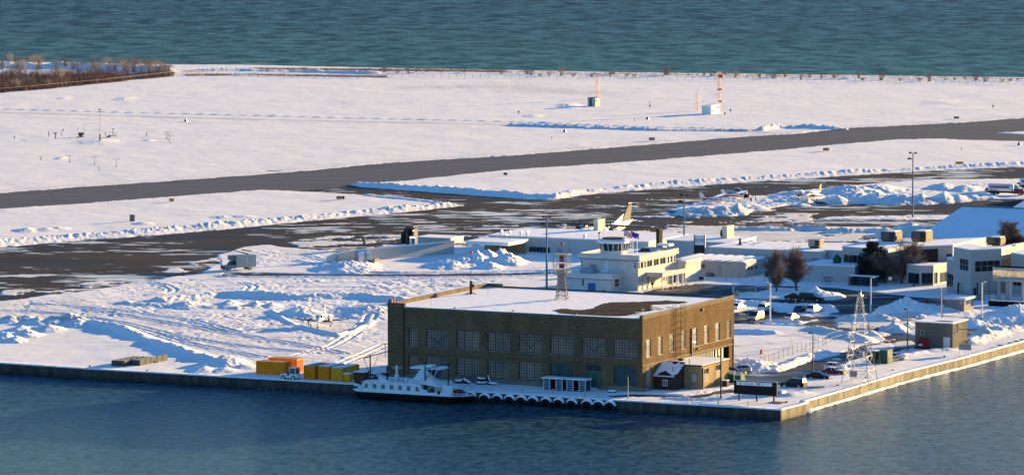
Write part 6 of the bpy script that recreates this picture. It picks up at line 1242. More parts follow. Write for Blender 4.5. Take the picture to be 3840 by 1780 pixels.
for px in (1418, 1510): b = M(); x = fx(px, 3); b.ball((x, 1.5, 3.75), .42, 10, 6, 1.2); b.tube((x, 1.5, 3.0), (x, 1.5, 3.5), .3); fy.part(b, 'ventilator', FWm)
b = M(); x = fx(1432, 3); b.tube((x-.9, 1.3, 3.5), (x+.8, 1.3, 3.3), .38, n=10); fy.part(b, 'life_raft', FWm)
for a, c in ((1466, 1472), (1508, 1526), (1545, 1566)):
    b = M()
    for z in (3.5, 4.0): b.bar((fx(a,4), .4, z), (fx(c,4), .4, z), .05)
    for px in (a, c): b.bar((fx(px,4), .4, 3.0), (fx(px,4), .4, 4.0), .05)
    fy.part(b, 'deck_rail', mat('blue_grey_rail', (.12,.18,.24), .5))
b = M(); x = fx(1455, 3); b.box(x-.5, x+.5, .7, 1.3, 2.9, 3.3); fy.part(b, 'red_locker', RED)
for px, nm in ((1333, 'a'), (1614, 'b')): b = M(); x = fx(px, 2); b.box(x-(.35 if nm == 'a' else .75), x+(.35 if nm == 'a' else .75), .17, .24, zd+.55, zd+.95); fy.part(b, 'name_board', mat('teal_name_board', (.02,.10,.10), .6, var=.5, vs=3))
b = M(); x = fx(1643, 2); b.tube((x, .14, zd+.6), (x, .24, zd+.6), .33, n=12); fy.part(b, 'anchor_recess', mat('rust_brown', (.10,.05,.02), .9))
b = M(); x = fx(1712, 3); b.tube((x-1.4, 1.2, zd+.9), (x-1.4, 1.6, zd+.9), .45, n=12); b.box(x-1, x+.3, 1.0, 2.2, zd+.6, zd+1.2); fy.part(b, 'anchor_winch', mat('winch_red', (.18,.02,.025), .6))
for px in (1315, 1733): b = M(); x = fx(px, 2); b.bar((x+(.8 if px < 1400 else -.5), BW/2, zd+.2), (x+(.8 if px < 1400 else -.5), BW/2, zd+1.6), .16); fy.part(b, 'bollard_post', FWm)
# ------------------------------------------------------------------ containers and quay clutter
ORG = corr('orange_corrugated', (.95, .26, .008), 2.2, 'x', .5, .1, .06, .15); ORGY = corr('orange_corrugated_end', (.85, .24, .01), 2.2, 'y', .5, .1, .06, .12)
OCH = corr('ochre_corrugated', (.95, .37, .02), 2.2, 'x', .55, .1, .06, .25); RTOP = corr('container_roof_orange', (.50, .27, .12), 2.0, 'y', .6, .1, .03, .2)
def container(label, px, py, L_, W_, h, m1, m2, mt, rz=AU, group='shipping containers on the quay', topsnow=0):
    B = Bd('shipping_container', label, 'container', px, py, 0, rz, group)
    b = M(); b.box(-L_+.08, -.08, .03, W_-.03, .15, h-.1); o = B.part(b, 'body', m1)
    b = M()
    for x in (-L_, -.1): b.box(x, x+.1, 0, .1, 0, h); b.box(x, x+.1, W_-.1, W_, 0, h)
    for y in (0, W_-.1):
        for z in (0, h-.12): b.box(-L_+.1, -.1, y, y+.1, z, z+.12)
    for x in (-L_, -.1):
        for z in (0, h-.12): b.box(x, x+.1, .1, W_-.1, z, z+.12)
    B.part(b, 'frame', m2); b = M(); b.box(-L_+.1, -.1, .1, W_-.1, h-.1, h-.03); B.part(b, 'roof_panel', mt)
    b = M()
    for k in range(4): y = .3+(W_-.6)*k/3; b.bar((-.04, y, .3), (-.04, y, h-.3), .09)
    B.part(b, 'door_bar', m2)
    if topsnow: b = M(); b.box(-L_*.95, -L_*(.95-topsnow), .15, W_-.15, h-.03, h+.08); B.part(b, 'roof_snow', ROOFSNOW)
    return B
OF = mat('orange_frame', (.85,.22,.01), .5, var=.15); YF = mat('ochre_frame', (.85,.33,.02), .55, var=.2); DRB = mat('container_roof_dull', (.28,.25,.18), .7, var=.2)
container('orange shipping container lying lengthwise, leftmost and nearest the quay edge', 1068, 1413, 6.2, 2.44, 2.8, ORG, OF, RTOP)
container('orange shipping container with sunlit ribbed door end, behind the leftmost one', 1114, 1402, 6.2, 2.44, 2.9, ORG, OF, RTOP)
for i, (px, py) in enumerate(((1181, 1426), (1235, 1429))): container(('orange container seen end on, behind the white tow tractor', 'orange container seen end on, between an orange and an ochre one')[i], px, py, 2.44, 6.0, 2.75, ORG, OF, DRB, topsnow=.9 if i else .3)
container('dull ochre container seen end on, with snow on its roof, last of the row', 1284, 1434, 2.44, 6.8, 2.75, OCH, YF, DRB, topsnow=.9)
B = Bd('storage_locker', 'small olive-yellow locker against the end of the ochre container', 'locker', 1312, 1437); b = M(); b.box(-1.4, 0, 0, 1.2, 0, 1.75); B.part(b, 'body', OCH); b = M(); b.box(-1.45, .05, -.05, 1.25, 1.75, 1.9); B.part(b, 'snow_cap', ROOFSNOW)
B = Bd('rusty_bin', 'rust-brown steel bin rising behind the left end of the ferry', 'bin', 1366, 1448); b = M(); b.box(-2.2, 0, 0, 2, 0, 2.6); B.part(b, 'body', mat('rust_steel', (.11,.045,.03), .8, var=.4, vs=1.2)); b = M(); b.box(-2.25, .05, -.05, 2.05, 2.6, 2.75); B.part(b, 'snow_cap', ROOFSNOW)
for i, (px, py, w_, h_) in enumerate(((1392, 1436, 1.2, 1.1), (1412, 1430, 1.6, 1.5), (1432, 1434, 1.3, 1.2), (1450, 1428, 1.2, 1.6))):
    B = Bd('pallet_stack', ('low', 'tall', 'broad', 'tallest')[i]+' snow-capped stack of brown pallets behind the ferry '+('nearest the rusty bin', 'second from the rusty bin', 'third from the rusty bin', 'against the hangar corner')[i], 'pallet stack', px, py)
    b = M()
    for k in range(int(h_/.22)): b.box(-w_, 0, 0, 1.1, k*.22+.05, k*.22+.16); [b.box(-w_+j*(w_-.1)/2, -w_+j*(w_-.1)/2+.1, 0, 1.1, k*.22, k*.22+.05) for j in range(3)]
    B.part(b, 'boards', mat('weathered_boards', (.16,.09,.07), .9, var=.3, vs=3)); b = M(); b.box(-w_, 0, 0, 1.1, h_-.03, h_+.1); B.part(b, 'snow_cap', ROOFSNOW)
# grey crates on the quay
CR = mat('grey_green_crate', (.06,.065,.065), .7, var=.25, vs=2); CR2 = mat('crate_slat', (.10,.10,.09), .7, var=.2, vs=3)
def crate(i, j, base, label):
    q = base.P+base.u*(-.98*i*1.02)+base.v*(j*2.15); root = thing('crate', label, 'crate', q, AU, 'grey crates clustered on the quay'); b = M(); b.box(-.92, -.02, .02, 2.0, .12, 1.15); b.obj('box', CR, root)
    b = M(); [b.box(-.94, 0, -.01, .02, z, z+.07) for z in (.3, .6, .9)]; [b.box(-.02, .01, .02, 2.0, z, z+.07) for z in (.3, .6, .9)]; b.obj('slats', CR2, root)
    b = M(); b.box(-.88, -.06, .1, 1.9, 1.15, 1.22); b.obj('lid', mat('snow_dusted_lid', (.40,.40,.42), .8, col2=(.07,.08,.08), vs=1.3), root)
base = Bd('x', 'x', 'x', 467, 1376); C.objects.unlink(base.root); bpy.data.objects.remove(base.root)
COLW = ['right-hand', 'middle', 'left-hand']; ROWW = ['nearest row', 'second row', 'third row', 'fourth row', 'farthest row']
for i in range(3):
    for j in range(4): crate(i+0, j, base, 'grey crate, '+COLW[i]+' column, '+ROWW[j]+' of the left block on the quay')
base2 = Bd('x', 'x', 'x', 525, 1373); C.objects.unlink(base2.root); bpy.data.objects.remove(base2.root)
for j in range(5):
    for i in range(3 if j < 3 else 1): crate(i, j, base2, 'grey crate, '+COLW[i]+' column, '+ROWW[j]+' of the right block on the quay')
def simple(name, label, cat, px, py, builds, rz=0., z=0., group=None):
    root = thing(name, label, cat, G(px, py, z), rz, group)
    for nm, fn, m in builds: b = M(); fn(b); b.obj(nm, m, root)
    return root
CONE = mat('cone_orange', (.6,.08,.02), .6); CONEW = mat('reflective_white', (.7,.7,.7), .4)
def cone(label, px, py):
    return simple('traffic_cone', label, 'cone', px, py, [('cone', lambda b: b.tube((0,0,.05), (0,0,.75), .2, .03, n=10), CONE), ('base', lambda b: b.box(-.25,.25,-.25,.25,0,.05), BLACK), ('collar', lambda b: b.tube((0,0,.35), (0,0,.5), .135, .095, n=10), CONEW)], group='orange cones on the snow')
cone('small orange cone right of the grey crates', 591, 1361); cone('small orange cone on the snow left of the white twin-propeller plane', 1062, 1219); cone('small orange cone before the nose wheel of the white twin-propeller plane', 1190, 1230)
simple('traffic_barrel', 'orange traffic barrel with white bands standing in snow behind the gate fence', 'barrel', 2855, 1329, [('drum', lambda b: b.tube((0,0,.05), (0,0,.95), .32, .25, n=12), CONE), ('band', lambda b: b.tube((0,0,.4), (0,0,.52), .305, .295, n=12), CONEW), ('cap', lambda b: b.tube((0,0,.95), (0,0,1.15), .1, .08), CONE)])
# tyres
def torus(b, c, ax, R, r, n=20, m=8, lug=0.):
    c = Vector(c); ax = Vector(ax).normalized(); p = ax.orthogonal().normalized(); q = ax.cross(p); rings = []
    for i in range(n):
        a = 2*math.pi*i/n; d = p*math.cos(a)+q*math.sin(a); k = 1+(lug if i % 2 else 0)
        rings.append([c + d*(R+(r*k)*math.cos(2*math.pi*j/m)) + ax*(r*1.15*math.sin(2*math.pi*j/m)) for j in range(m)])
    rings.append(rings[0]); return b.loft(rings, cap=False)
def arcsnow(b, c, ax, R, r, a0=-.95, a1=.95, th=.16):
    c = Vector(c); ax = Vector(ax).normalized(); side = ax.cross(Z).normalized(); rings = []
    for i in range(13):
        a = a0+(a1-a0)*i/12; d = Z*math.cos(a)+side*math.sin(a); t = th*math.cos(a*1.45)**.5 if abs(a) < 1.05 else .02
        rings.append([c+d*(R+r*.9)-ax*r*1.0, c+d*(R+r+t)-ax*r*.6, c+d*(R+r+t)+ax*r*.9, c+d*(R+r*.9)+ax*r*1.1])
    return b.loft(rings)
tx = [1774,1827,1874,1920,1964,2007,2057,2103.5,2153,2211,2254,2296]
QL = [G(x, y) for x, y in QF]
def quay_pt(px):
    for a, c in zip(QL[:-1], QL[1:]):
        d = (c-a); t = along(a, d.normalized(), px)
        if -.05 <= t <= d.length+.05: return a+d.normalized()*t
tyw = ['first', 'second', 'third', 'fourth', 'fifth', 'sixth', 'seventh', 'eighth', 'ninth', 'tenth', 'eleventh', 'twelfth']
for i, px in enumerate(tx):
    q = quay_pt(px-4)-V*.62-Z*(1.33 if i else 1.1); root = thing('tyre_fender', 'snow-topped tractor tyre hung on the quay, '+tyw[i]+' from the ferry', 'tyre', q, AU, 'big tyre fenders along the quay')
    R_ = .80+(.05 if i > 8 else 0); b = M(); torus(b, (0,0,0), (0,1,0), R_, .34, 28, 7, .28); b.obj('tyre', BLACK, root)
    b = M(); b.tube((0,.1,0), (0,.25,0), R_-.1, n=16); b.obj('dark_core', mat('core_black', (.006,.006,.007), .9), root) if i else None
    b = M(); arcsnow(b, (0,.08,0), (0,1,0), R_, .34, -1.15, 1.15, .3); b.obj('snow_cap', ROOFSNOW, root)
def laytyre(label, px, py, tilt=0., R_=.75, r=.28, z=.4, az=0.):
    root = thing('tyre', label, 'tyre', G(px, py)+Z*z, az, 'spare tyres on the quay'); b = M(); ax = Vector((math.sin(tilt), 0, math.cos(tilt))); torus(b, (0,0,0), ax, R_, r, 22, 7, .15); b.obj('rubber', BLACK, root)
    b = M(); torus(b, ax*.12+Z*.05, ax, R_, r*.85, 18, 6); b.obj('snow_ring', ROOFSNOW, root)
laytyre('snowy tyre lying left on the quay just behind the ferry bow', 1724, 1438); laytyre('snowy tyre leaning on its left-hand neighbour by the hangar wall', 1752, 1440, .5)
laytyre('bottom tyre of the snowy pile by the blue box', 1808, 1443, 0, .85, .3, .3); laytyre('upper tyre of the snowy pile by the blue box', 1808, 1440, .05, .75, .28, .95); laytyre('tyre leaning upright against the snowy pile', 1832, 1441, 1.2, .7, .26, .8); laytyre('snowy tyre lying alone right of the tyre pile', 1850, 1446, .1, .75, .26, .3)
laytyre('single snowy tyre lying before the hangar right of the green door', 2295, 1475, 0, .65, .22, .3)
# bollards and small posts on the quay
YP = mat('bollard_yellow', (.40,.34,.12), .7, var=.2, vs=2)
for i, (px, py, h_, m_) in enumerate(((1838,1470,1.0,YP),(1960,1476,.9,YP),(2073,1481,1.1,YP),(2192,1491,1.1,YP),(2243,1494,1.2,YP),(2580,1508,.9,YP),(2626,1514,.45,YP),(2598,1509,.5,YP),(2693,1520,1.1,YP),(2805,1527,1.1,YP),(2690,1495,.9,YP))):
    simple('bollard', 'thin yellowish bollard on the quay, '+(tyw+['last'])[i]+' counting from the ferry', 'bollard', px, py, [('post', lambda b, h_=h_: b.tube((0,0,0), (0,0,h_), .10, n=8), m_), ('cap', lambda b, h_=h_: b.tube((0,0,h_), (0,0,h_+.08), .12, .06, n=8), ROOFSNOW)], group='short bollards along the quay')
BOL = mat('iron_bollard', (.05,.045,.04), .7, .4)
for i, (px, py) in enumerate(((337,1377),(552,1394),(3140,1449),(3246,1420),(3348,1392),(3541,1340),(2950,1511),(3548,1317))):
    simple('mooring_bollard', ('near the left end of the quay', 'below the grey crates', 'left of the white tower foot', 'between the white tower and the quay edge', 'right of the electrical cabinets', 'below the graffiti-covered board', 'right of the signboard legs', 'on the snow before the pump house')[i]+', small dark iron bollard', 'bollard', px, py, [('stem', lambda b: b.tube((0,0,0), (0,0,.3), .14, n=10), BOL), ('head', lambda b: b.tube((0,0,.3), (0,0,.42), .22, n=10), BOL)], group='iron mooring bollards on the quay')
for i, (px, py) in enumerate(((3748,1300),(3786,1291),(3812,1285),(3832,1279))):
    simple('deck_cleat', 'flat rusty cleat on the edge of the right-hand quay, '+tyw[i]+' from the left', 'cleat', px, py, [('base', lambda b: b.tube((0,0,.1), (0,0,.35), .15, n=8), BOL), ('horn', lambda b: b.bar((-.6,0,.4), (.6,.1,.4), .25, .12), BOL)], group='cleats on the right-hand quay edge')
# glass waiting booths in front of the hangar
GF = mat('pale_frame', (.50,.55,.58), .5); GG = mat('blue_booth_glass', (.02,.055,.085), .08, spec=.8)
def booth(label, px, py, pl, nn, opn):
    B = Bd('glass_booth', label, 'shelter', px, py, group='glass booths in front of the hangar'); x0 = B.x(pl); h = 2.25; d = 2.3
    b = M(); b.box(x0-.35, .35, -.35, d, h, h+.14); B.part(b, 'roof', GF); b = M(); b.box(x0-.3, .3, -.3, d-.05, h+.14, h+.26); B.part(b, 'roof_snow', ROOFSNOW)
    for k in range(nn+1): b = M(); x = x0+(-x0)*k/nn; b.box(x-.07, x+.07, -.07, .07, 0, h); B.part(b, 'post', GF)
    b = M(); b.box(-.05, .05, d-.15, d-.05, 0, h); B.part(b, 'rear_post', GF)
    for k in range(nn):
        if k == opn: continue
        xa, xb = x0-x0*k/nn+.07, x0-x0*(k+1)/nn-.07
        b = M(); b.add([(xa,.02,.05),(xb,.02,.05),(xb,.02,h),(xa,.02,h)], [(0,1,2,3)]); p = B.part(b, 'glass_panel', GG); b = M(); [b.box(xa, xb, -.03, .01, h*j/5-.03, h*j/5+.03) for j in range(1, 5)]; b.obj('glazing_bar', GF, p)
    b = M(); b.add([(0,.05,.05),(0,d-.1,.05),(0,d-.1,h),(0,.05,h)], [(0,1,2,3)]); b.add([(x0,.05,.05),(x0,d-.1,.05),(x0,d-.1,h),(x0,.05,h)], [(0,1,2,3)]); B.part(b, 'side_glass', GG)
    b = M(); b.add([(x0,d-.1,.05),(0,d-.1,.05),(0,d-.1,h),(x0,d-.1,h)], [(0,1,2,3)]); B.part(b, 'back_panel', mat('booth_back', (.02,.025,.03), .4))
booth('left glass booth with white glazing bars and snowy roof before the hangar', 2108, 1467, 2039, 3, 1)
booth('right glass booth with an open doorway and snowy roof before the hangar', 2195, 1472, 2126, 3, 1)
# signboard
sb = Bd('federal_signboard', 'long black signboard on legs with a Canada banner at the quay corner', 'sign', 2913, 1512); sx0 = sb.x(2752, 0, 2); sh0, sh1 = sb.h(1484), sb.h(1434)
BK = mat('sign_black', (.005,.0055,.007), .7, spec=.2); b = M(); b.box(sx0, 0, 0, .35, sh0, sh1); sb.part(b, 'board', BK); b = M(); b.box(sx0-.03, .03, -.03, .4, sh1, sh1+.1); sb.part(b, 'top_rail', mat('snow_dusted_rail', (.35,.35,.33), .7))
bx0, bx1 = sb.x(2762, 0, 3), sb.x(2895, 0, 3); bz0, bz1 = sb.h(1448.5, bx1), sb.h(1435.5, bx1); b = M(); b.box(bx0, bx1, -.03, -.003, bz0, bz1); sb.part(b, 'banner', mat('banner_white', (.72,.76,.8), .5))
bh_ = bz1-bz0; bm = (bz0+bz1)/2; SB = mat('sign_text_dark', (.03,.05,.08), .6); SBL = mat('sign_text_blue', (.18,.26,.34), .6)
text('Canada', 'lettering', SB, sb.root, (bx0+(bx1-bx0)*.355, -.035, bm-.02), (math.pi/2, 0, 0), .62, .004)
text('Transport', 'small_lettering', SBL, sb.root, (bx0+(bx1-bx0)*.755, -.035, bm+.1), (math.pi/2, 0, 0), .22, .004); text('Canada', 'small_lettering', SBL, sb.root, (bx0+(bx1-bx0)*.745, -.035, bm-.14), (math.pi/2, 0, 0), .22, .004)
text('Transports', 'small_lettering', SBL, sb.root, (bx0+(bx1-bx0)*.88, -.035, bm+.1), (math.pi/2, 0, 0), .22, .004); text('Canada', 'small_lettering', SBL, sb.root, (bx0+(bx1-bx0)*.87, -.035, bm-.14), (math.pi/2, 0, 0), .22, .004)
fx_ = bx0+(bx1-bx0)*.612; RD_ = mat('flag_red', (.5,.03,.04), .5); b = M(); b.box(fx_-.38, fx_-.2, -.045, -.033, bm-.26, bm+.26); b.box(fx_+.2, fx_+.38, -.045, -.033, bm-.26, bm+.26)
lf = [(0,.2),(.05,.1),(.13,.13),(.1,-.02),(.17,-.04),(.06,-.12),(.02,-.11),(.02,-.2),(-.02,-.2),(-.02,-.11),(-.06,-.12),(-.17,-.04),(-.1,-.02),(-.13,.13),(-.05,.1)]; b.add([(fx_+x, -.045, bm+z) for x, z in lf], [tuple(range(len(lf)))[::-1]]); sb.part(b, 'maple_leaf_flag', RD_)
b = M(); lx_ = bx0+(bx1-bx0)*.11; b.add([(lx_+x, -.045, bm+z) for x, z in [(0,.27),(.08,.08),(.12,-.1),(.06,-.25),(-.06,-.25),(-.12,-.1),(-.08,.08)]], [tuple(range(7))[::-1]]); sb.part(b, 'emblem', mat('emblem_blue', (.02,.10,.25), .5)); b = M(); b.box(lx_-.75, lx_-.2, -.04, -.033, bm+.0, bm+.05); b.box(lx_+.2, lx_+.85, -.04, -.033, bm, bm+.05); sb.part(b, 'emblem_line', SBL)
for px, py in ((2771, 1496), (2837, 1503), (2901, 1513)): b = M(); x = sb.x(px); b.box(x-.13, x+.13, .05, .3, -.1, sh0); sb.part(b, 'leg', BK)
b = M(); b.box(-1.2, 1.3, -.9, 1.1, 0, .3); sb.part(b, 'concrete_foot', mat('foot_concrete', (.16,.13,.11), .9))
for x in (sx0+.25, -.35): b = M(); b.ball((x, -.05, sh1-.55), .1, 8, 4); sb.part(b, 'round_badge', mat('brass_badge', (.35,.25,.08), .4, .5))
simple('parking_payphone', 'dark boxy post unit standing in snow under the left end of the signboard', 'post box', 2772, 1496, [('post', lambda b: b.box(-.12,.12,-.12,.12,0,1.3), BK), ('box', lambda b: b.box(-.4,.35,-.2,.2,1.1,1.9), mat('dark_brown_box', (.06,.02,.015), .7))])
# dumpsters and picnic table by the annex
DG = mat('dumpster_green', (.015,.13,.05), .6, var=.15, vs=1)
def dumpster(px, py, label, w_=2.2): 
    B = Bd('dumpster', label, 'dumpster', px, py, 0, AU, 'green dumpsters by the annex'); b = M(); b.loft([[(-w_,0,.15),(0,0,.15),(0,0,1.7),(-w_,0,1.7)],[(-w_,.9,.15),(0,.9,.15),(0,.9,2.2),(-w_,.9,2.2)],[(-w_,1.8,.15),(0,1.8,.15),(0,1.8,1.6),(-w_,1.8,1.6)]]); B.part(b, 'bin', DG)
    b = M(); b.hexa([(-w_*.95,-.05,1.72),(-w_*.05,-.05,1.72),(-w_*.05,.88,2.25),(-w_*.95,.88,2.25),(-w_*.95,-.05,1.82),(-w_*.05,-.05,1.82),(-w_*.05,.88,2.35),(-w_*.95,.88,2.35)]); B.part(b, 'lid', mat('snowy_lid', (.62,.58,.64), .7))
dumpster(2752, 1437, 'dark green dumpster with snowy lid, left one beside the annex', 1.5); dumpster(2778, 1441, 'dark green dumpster partly behind the signboard', 1.3)
B = Bd('brown_bin', 'low dark brown wooden bin with snow on its lid before the dumpsters', 'bin', 2726, 1451); b = M(); b.box(-1.2, 0, 0, 1.0, 0, 1.2); B.part(b, 'body', BRN); b = M(); b.box(-1.25, .05, -.05, 1.05, 1.2, 1.32); B.part(b, 'snow_cap', ROOFSNOW)
def picnic(b):
    for y in (-.75, .75): b.box(-.9, .9, y-.13, y+.13, .4, .46)
    for x in (-.6, .6): b.bar((x,-.75,.4), (x,.75,.4), .08); b.bar((x,-.7,0), (x,-.25,.7), .08); b.bar((x,.7,0), (x,.25,.7), .08)
simple('picnic_table', 'snow-covered picnic table between the brown shed and annex corner', 'picnic table', 2578, 1459, [('frame', picnic, mat('grey_timber', (.2,.22,.24), .8)), ('table_top', lambda b: b.box(-.9,.9,-.38,.38,.70,.76), mat('grey_timber', (.2,.22,.24), .8)), ('snow_cover', lambda b: b.box(-.88,.88,-.36,.36,.76,.90), ROOFSNOW)], rz=AU)
# electrical cabinets
B = Bd('electrical_cabinet', 'large dark green electrical cabinet with sunlit side right of the white tower', 'cabinet', 3328, 1367); h = B.h(1314); x = B.x(3300); b = M(); b.box(x, 0, 0, 2.6, .1, h); B.part(b, 'casing', mat('transformer_green', (.05,.085,.06), .5, .1, var=.1)); b = M(); b.box(x-.05, .05, -.05, 2.65, h, h+.08); B.part(b, 'lid', mat('transformer_lid', (.14,.18,.13), .6))
B = Bd('electrical_cabinet', 'smaller dark green cabinet left of the large one by the white tower', 'cabinet', 3284, 1366); h = B.h(1316); x = B.x(3257); b = M(); b.box(x, 0, 0, 1.6, .1, h); B.part(b, 'casing', mat('transformer_green', (.05,.085,.06), .5, .1)); b = M(); b.box(x-.04, .04, -.04, 1.65, h, h+.1); B.part(b, 'snow_lid', ROOFSNOW); b = M(); b.box(-.35, -.25, -.03, -.003, .3, h-.1); B.part(b, 'trim', mat('tan_trim', (.4,.35,.22), .6))
B = Bd('electrical_gear', 'dark insulator frame on a wooden block between two green cabinets', 'switchgear', 3303, 1366); b = M(); [b.bar((x_, .2, .3), (x_, .2, 2.3), .12) for x_ in (-.7, -.4, -.1)]; B.part(b, 'insulator', DARKM); b = M(); b.box(-.9, .1, 0, .8, 0, .9); B.part(b, 'block', mat('wooden_block', (.3,.2,.09), .8, var=.2, vs=2))
for i, (px, py, w_, h_) in enumerate(((3196, 1342, .8, 1.8), (3238, 1344, .9, 1.3))): B = Bd('cable_cabinet', ('left', 'right')[i]+' grey cable cabinet behind the legs of the white lattice tower', 'cabinet', px, py); b = M(); b.box(-w_, 0, 0, .5, .1, h_); B.part(b, 'casing', mat('cable_grey', (.3,.3,.28), .6)); b = M(); b.box(-w_, 0, 0, .5, h_, h_+.12); B.part(b, 'snow_cap', ROOFSNOW)
B = Bd('red_ice_machine', 'dark red truck-mounted machine parked against the grey pump house', 'machine', 3474, 1311); b = M(); b.loft([[(-1.9,0,.4),(-.1,0,.4),(-.1,0,1.6),(-.4,0,2.3),(-1.5,0,2.3),(-1.9,0,1.6)],[(-1.9,1.6,.4),(-.1,1.6,.4),(-.1,1.6,1.6),(-.4,1.6,2.3),(-1.5,1.6,2.3),(-1.9,1.6,1.6)]]); B.part(b, 'body', mat('machine_red', (.20,.015,.02), .5, var=.1)); b = M(); b.box(-2.6, .3, -.2, 1.7, .1, .4); B.part(b, 'skid', DARKM); b = M(); b.box(-1.7, -.9, -.03, -.003, .8, 1.1); B.part(b, 'white_mark', WHITE)
sgb = Bd('graffiti_board', 'grey mottled notice board on two posts beside the pump house', 'sign', 3642, 1333); x = sgb.x(3595); h0, h1 = sgb.h(1313), sgb.h(1290); b = M(); b.box(x, 0, 0, .1, h0, h1); sgb.part(b, 'board', mat('mottled_board', (.42,.42,.44), .7, col2=(.14,.12,.13), vs=3)); 
for q in (x*.88, x*.18): b = M(); b.box(q-.08, q+.08, .02, .18, 0, h0); sgb.part(b, 'post', GALV)
simple('broken_slab', 'broken concrete slab lying in the snow between black suv and tower', 'slab', 3058, 1456, [('slab', lambda b: b.hexa([(-2,-.5,0),(1.6,-.6,0),(2,.5,0),(-1.6,.6,0),(-2,-.5,.35),(1.6,-.6,.5),(2,.5,.4),(-1.6,.6,.35)]), CONC)], rz=.2)
# ------------------------------------------------------------------ poles and masts
def lamp(label, px, py, top, arm, m, hd, w_=.13, group=None, cat='lamp post'):
    P = G(px, py); h = zat(P, top); root = thing('lamp_post', label, cat, P, 0, group)
    b = M(); b.tube((0,0,0), (0,0,h), w_, w_*.75, n=8); b.obj('pole', m, root); b = M(); b.tube((0,0,0), (0,0,.5), w_*1.8, n=10); b.obj('base', CONC, root)
    b = M(); b.bar((0,0,h-.1), (arm*.6,0,h), .1); b.obj('arm', m, root); b = M(); b.box(min(arm*.45, arm*1.0), max(arm*.45, arm), -.18, .18, h-.02, h+.22); b.obj('lamp_head', hd, root); return root, h
LW = mat('pale_lamp_pole', (.72,.70,.66), .5); g = 'white lamp posts around the car park'
lamp('tall white lamp post standing between parked cars right of the brick hangar', 2888, 1216, 1060, -.9, LW, LW, .17, g)
lamp('white lamp post by the glass bus shelter', 3265, 1176, 1041, .9, LW, LW, .15, g); r_, h_ = lamp('white lamp post with a red strip beside the grey kiosk', 3531, 1203, 1080, -.9, LW, LW, .17, g)
b = M(); b.box(.17, .24, -.12, .12, 0, h_); b.obj('red_strip', RED, r_)
lamp('white lamp post right of the grey kiosk near the walkway columns', 3682, 1200, 1058, .9, LW, LW, .17, g)
g = 'dark lamp posts along the quay road'
lamp('dark brown lamp post at the quay edge left of the signboard', 2703, 1500, 1337, -.7, mat('bronze_pole', (.04,.022,.02), .5), DARKM, .16, g); lamp('leaning dark lamp post on the road left of the white lattice tower', 3048, 1399, 1249, -.9, mat('bronze_pole2', (.09,.06,.04), .5), DARKM, .13, g)
lamp('dark lamp post left of the grey pump house', 3403, 1316, 1160, -.8, mat('steel_grey_pole', (.12,.13,.15), .5, .3), DARKM, .15, g)
r_, h_ = lamp('thin small pole with yellow foot and tiny lamp before the hangar door', 2355, 1500, 1413, -.15, GALV, mat('tiny_head', (.4,.4,.3), .5), .06)
def highmast(label, px, py, top, m):
    P = G(px, py); h = zat(P, top); root = thing('floodlight_mast', label, 'light mast', P, 0, 'tall floodlight masts around the apron'); b = M(); b.tube((0,0,0), (0,0,h), .26, .13, n=10); b.obj('pole', m, root)
    for zz, s in ((h, -1), (h, 1), (h-1.5, -1), (h-1.5, -1.6)):
        b = M(); b.bar((0,0,zz-.3), (s*.7,0,zz), .1); b.box(s*.7-.3, s*.7+.3, -.3, .3, zz-.2, zz+.2); b.obj('floodlight', DARKM, root)
highmast('tall blue-grey floodlight mast rising behind the brick hangar roof', 2050, 1088, 812, mat('blue_grey_mast', (.10,.17,.22), .5, .3)); highmast('tall floodlight mast left of the airline sign', 2565, 962, 730, mat('blue_grey_mast', (.10,.17,.22), .5, .3)); highmast('tall slim floodlight mast on the apron right of the small planes', 3422, 815, 573, mat('grey_mast', (.14,.16,.18), .5, .3))
P = G(1766, 1103, RZ); h = 950; root = thing('roof_mast', 'thin guyed radio mast with red tip on the left of the hangar roof', 'mast', P, AU, None); ht = zat(P, 950)
b = M(); b.tube((0,0,0), (0,0,ht), .07, .04, n=6); b.obj('mast', LD, root); b = M(); b.tube((0,0,0), (0,0,2.6), .28, n=8); b.box(.2,.8,-.2,.3,1.4,2.0); b.obj('mast_base', LD, root); b = M(); [b.bar((0,0,.4), p, .12) for p in ((-1.3,.3,0),(-.8,-.9,0),(1.1,.2,0))]; b.obj('base_strut', LD, root)
b = M(); b.box(-.3,.3,-.1,.1,ht,ht+.5); b.obj('tip_lamp', mat('pink_red', (.5,.1,.12), .5), root)
P = G(1421, 1300)
# lattice towers
def lattice(root, w0, w1, z0, z1, n, m, t=.1, name='lattice_frame', rot=0.):
    b = M(); 
    def c(i, z): w = w0+(w1-w0)*(z-z0)/(z1-z0); a = rot+math.pi/4+i*math.pi/2; return Vector((w*.707*math.cos(a), w*.707*math.sin(a), z))
    for i in range(4): b.bar(c(i, z0), c(i, z1), t)
    zz = [z0+(z1-z0)*(1-(1-k/n)**1.0) for k in range(n+1)]
    for a, d in zip(zz[:-1], zz[1:]):
        for i in range(4): j = (i+1) % 4; b.bar(c(i, d), c(j, d), t*.8); b.bar(c(i, a), c(j, d), t*.6); b.bar(c(j, a), c(i, d), t*.6)
    return b.obj(name, m, root)
P = G(3222, 1441); hh = zat(P, 1090); LT = mat('pale_galvanised', (.52,.50,.46), .5, .3, var=.06)
root = thing('lattice_tower', 'tall tapering whitish lattice tower with red beacon near the quay edge', 'lattice tower', P+V*1.6-U*.6, AU+.05)
lattice(root, 5.4, 2.9, 0, hh*.45, 3, LT, .10, 'lower_frame'); lattice(root, 2.9, .8, hh*.45, hh*.93, 5, LT, .065, 'upper_frame')
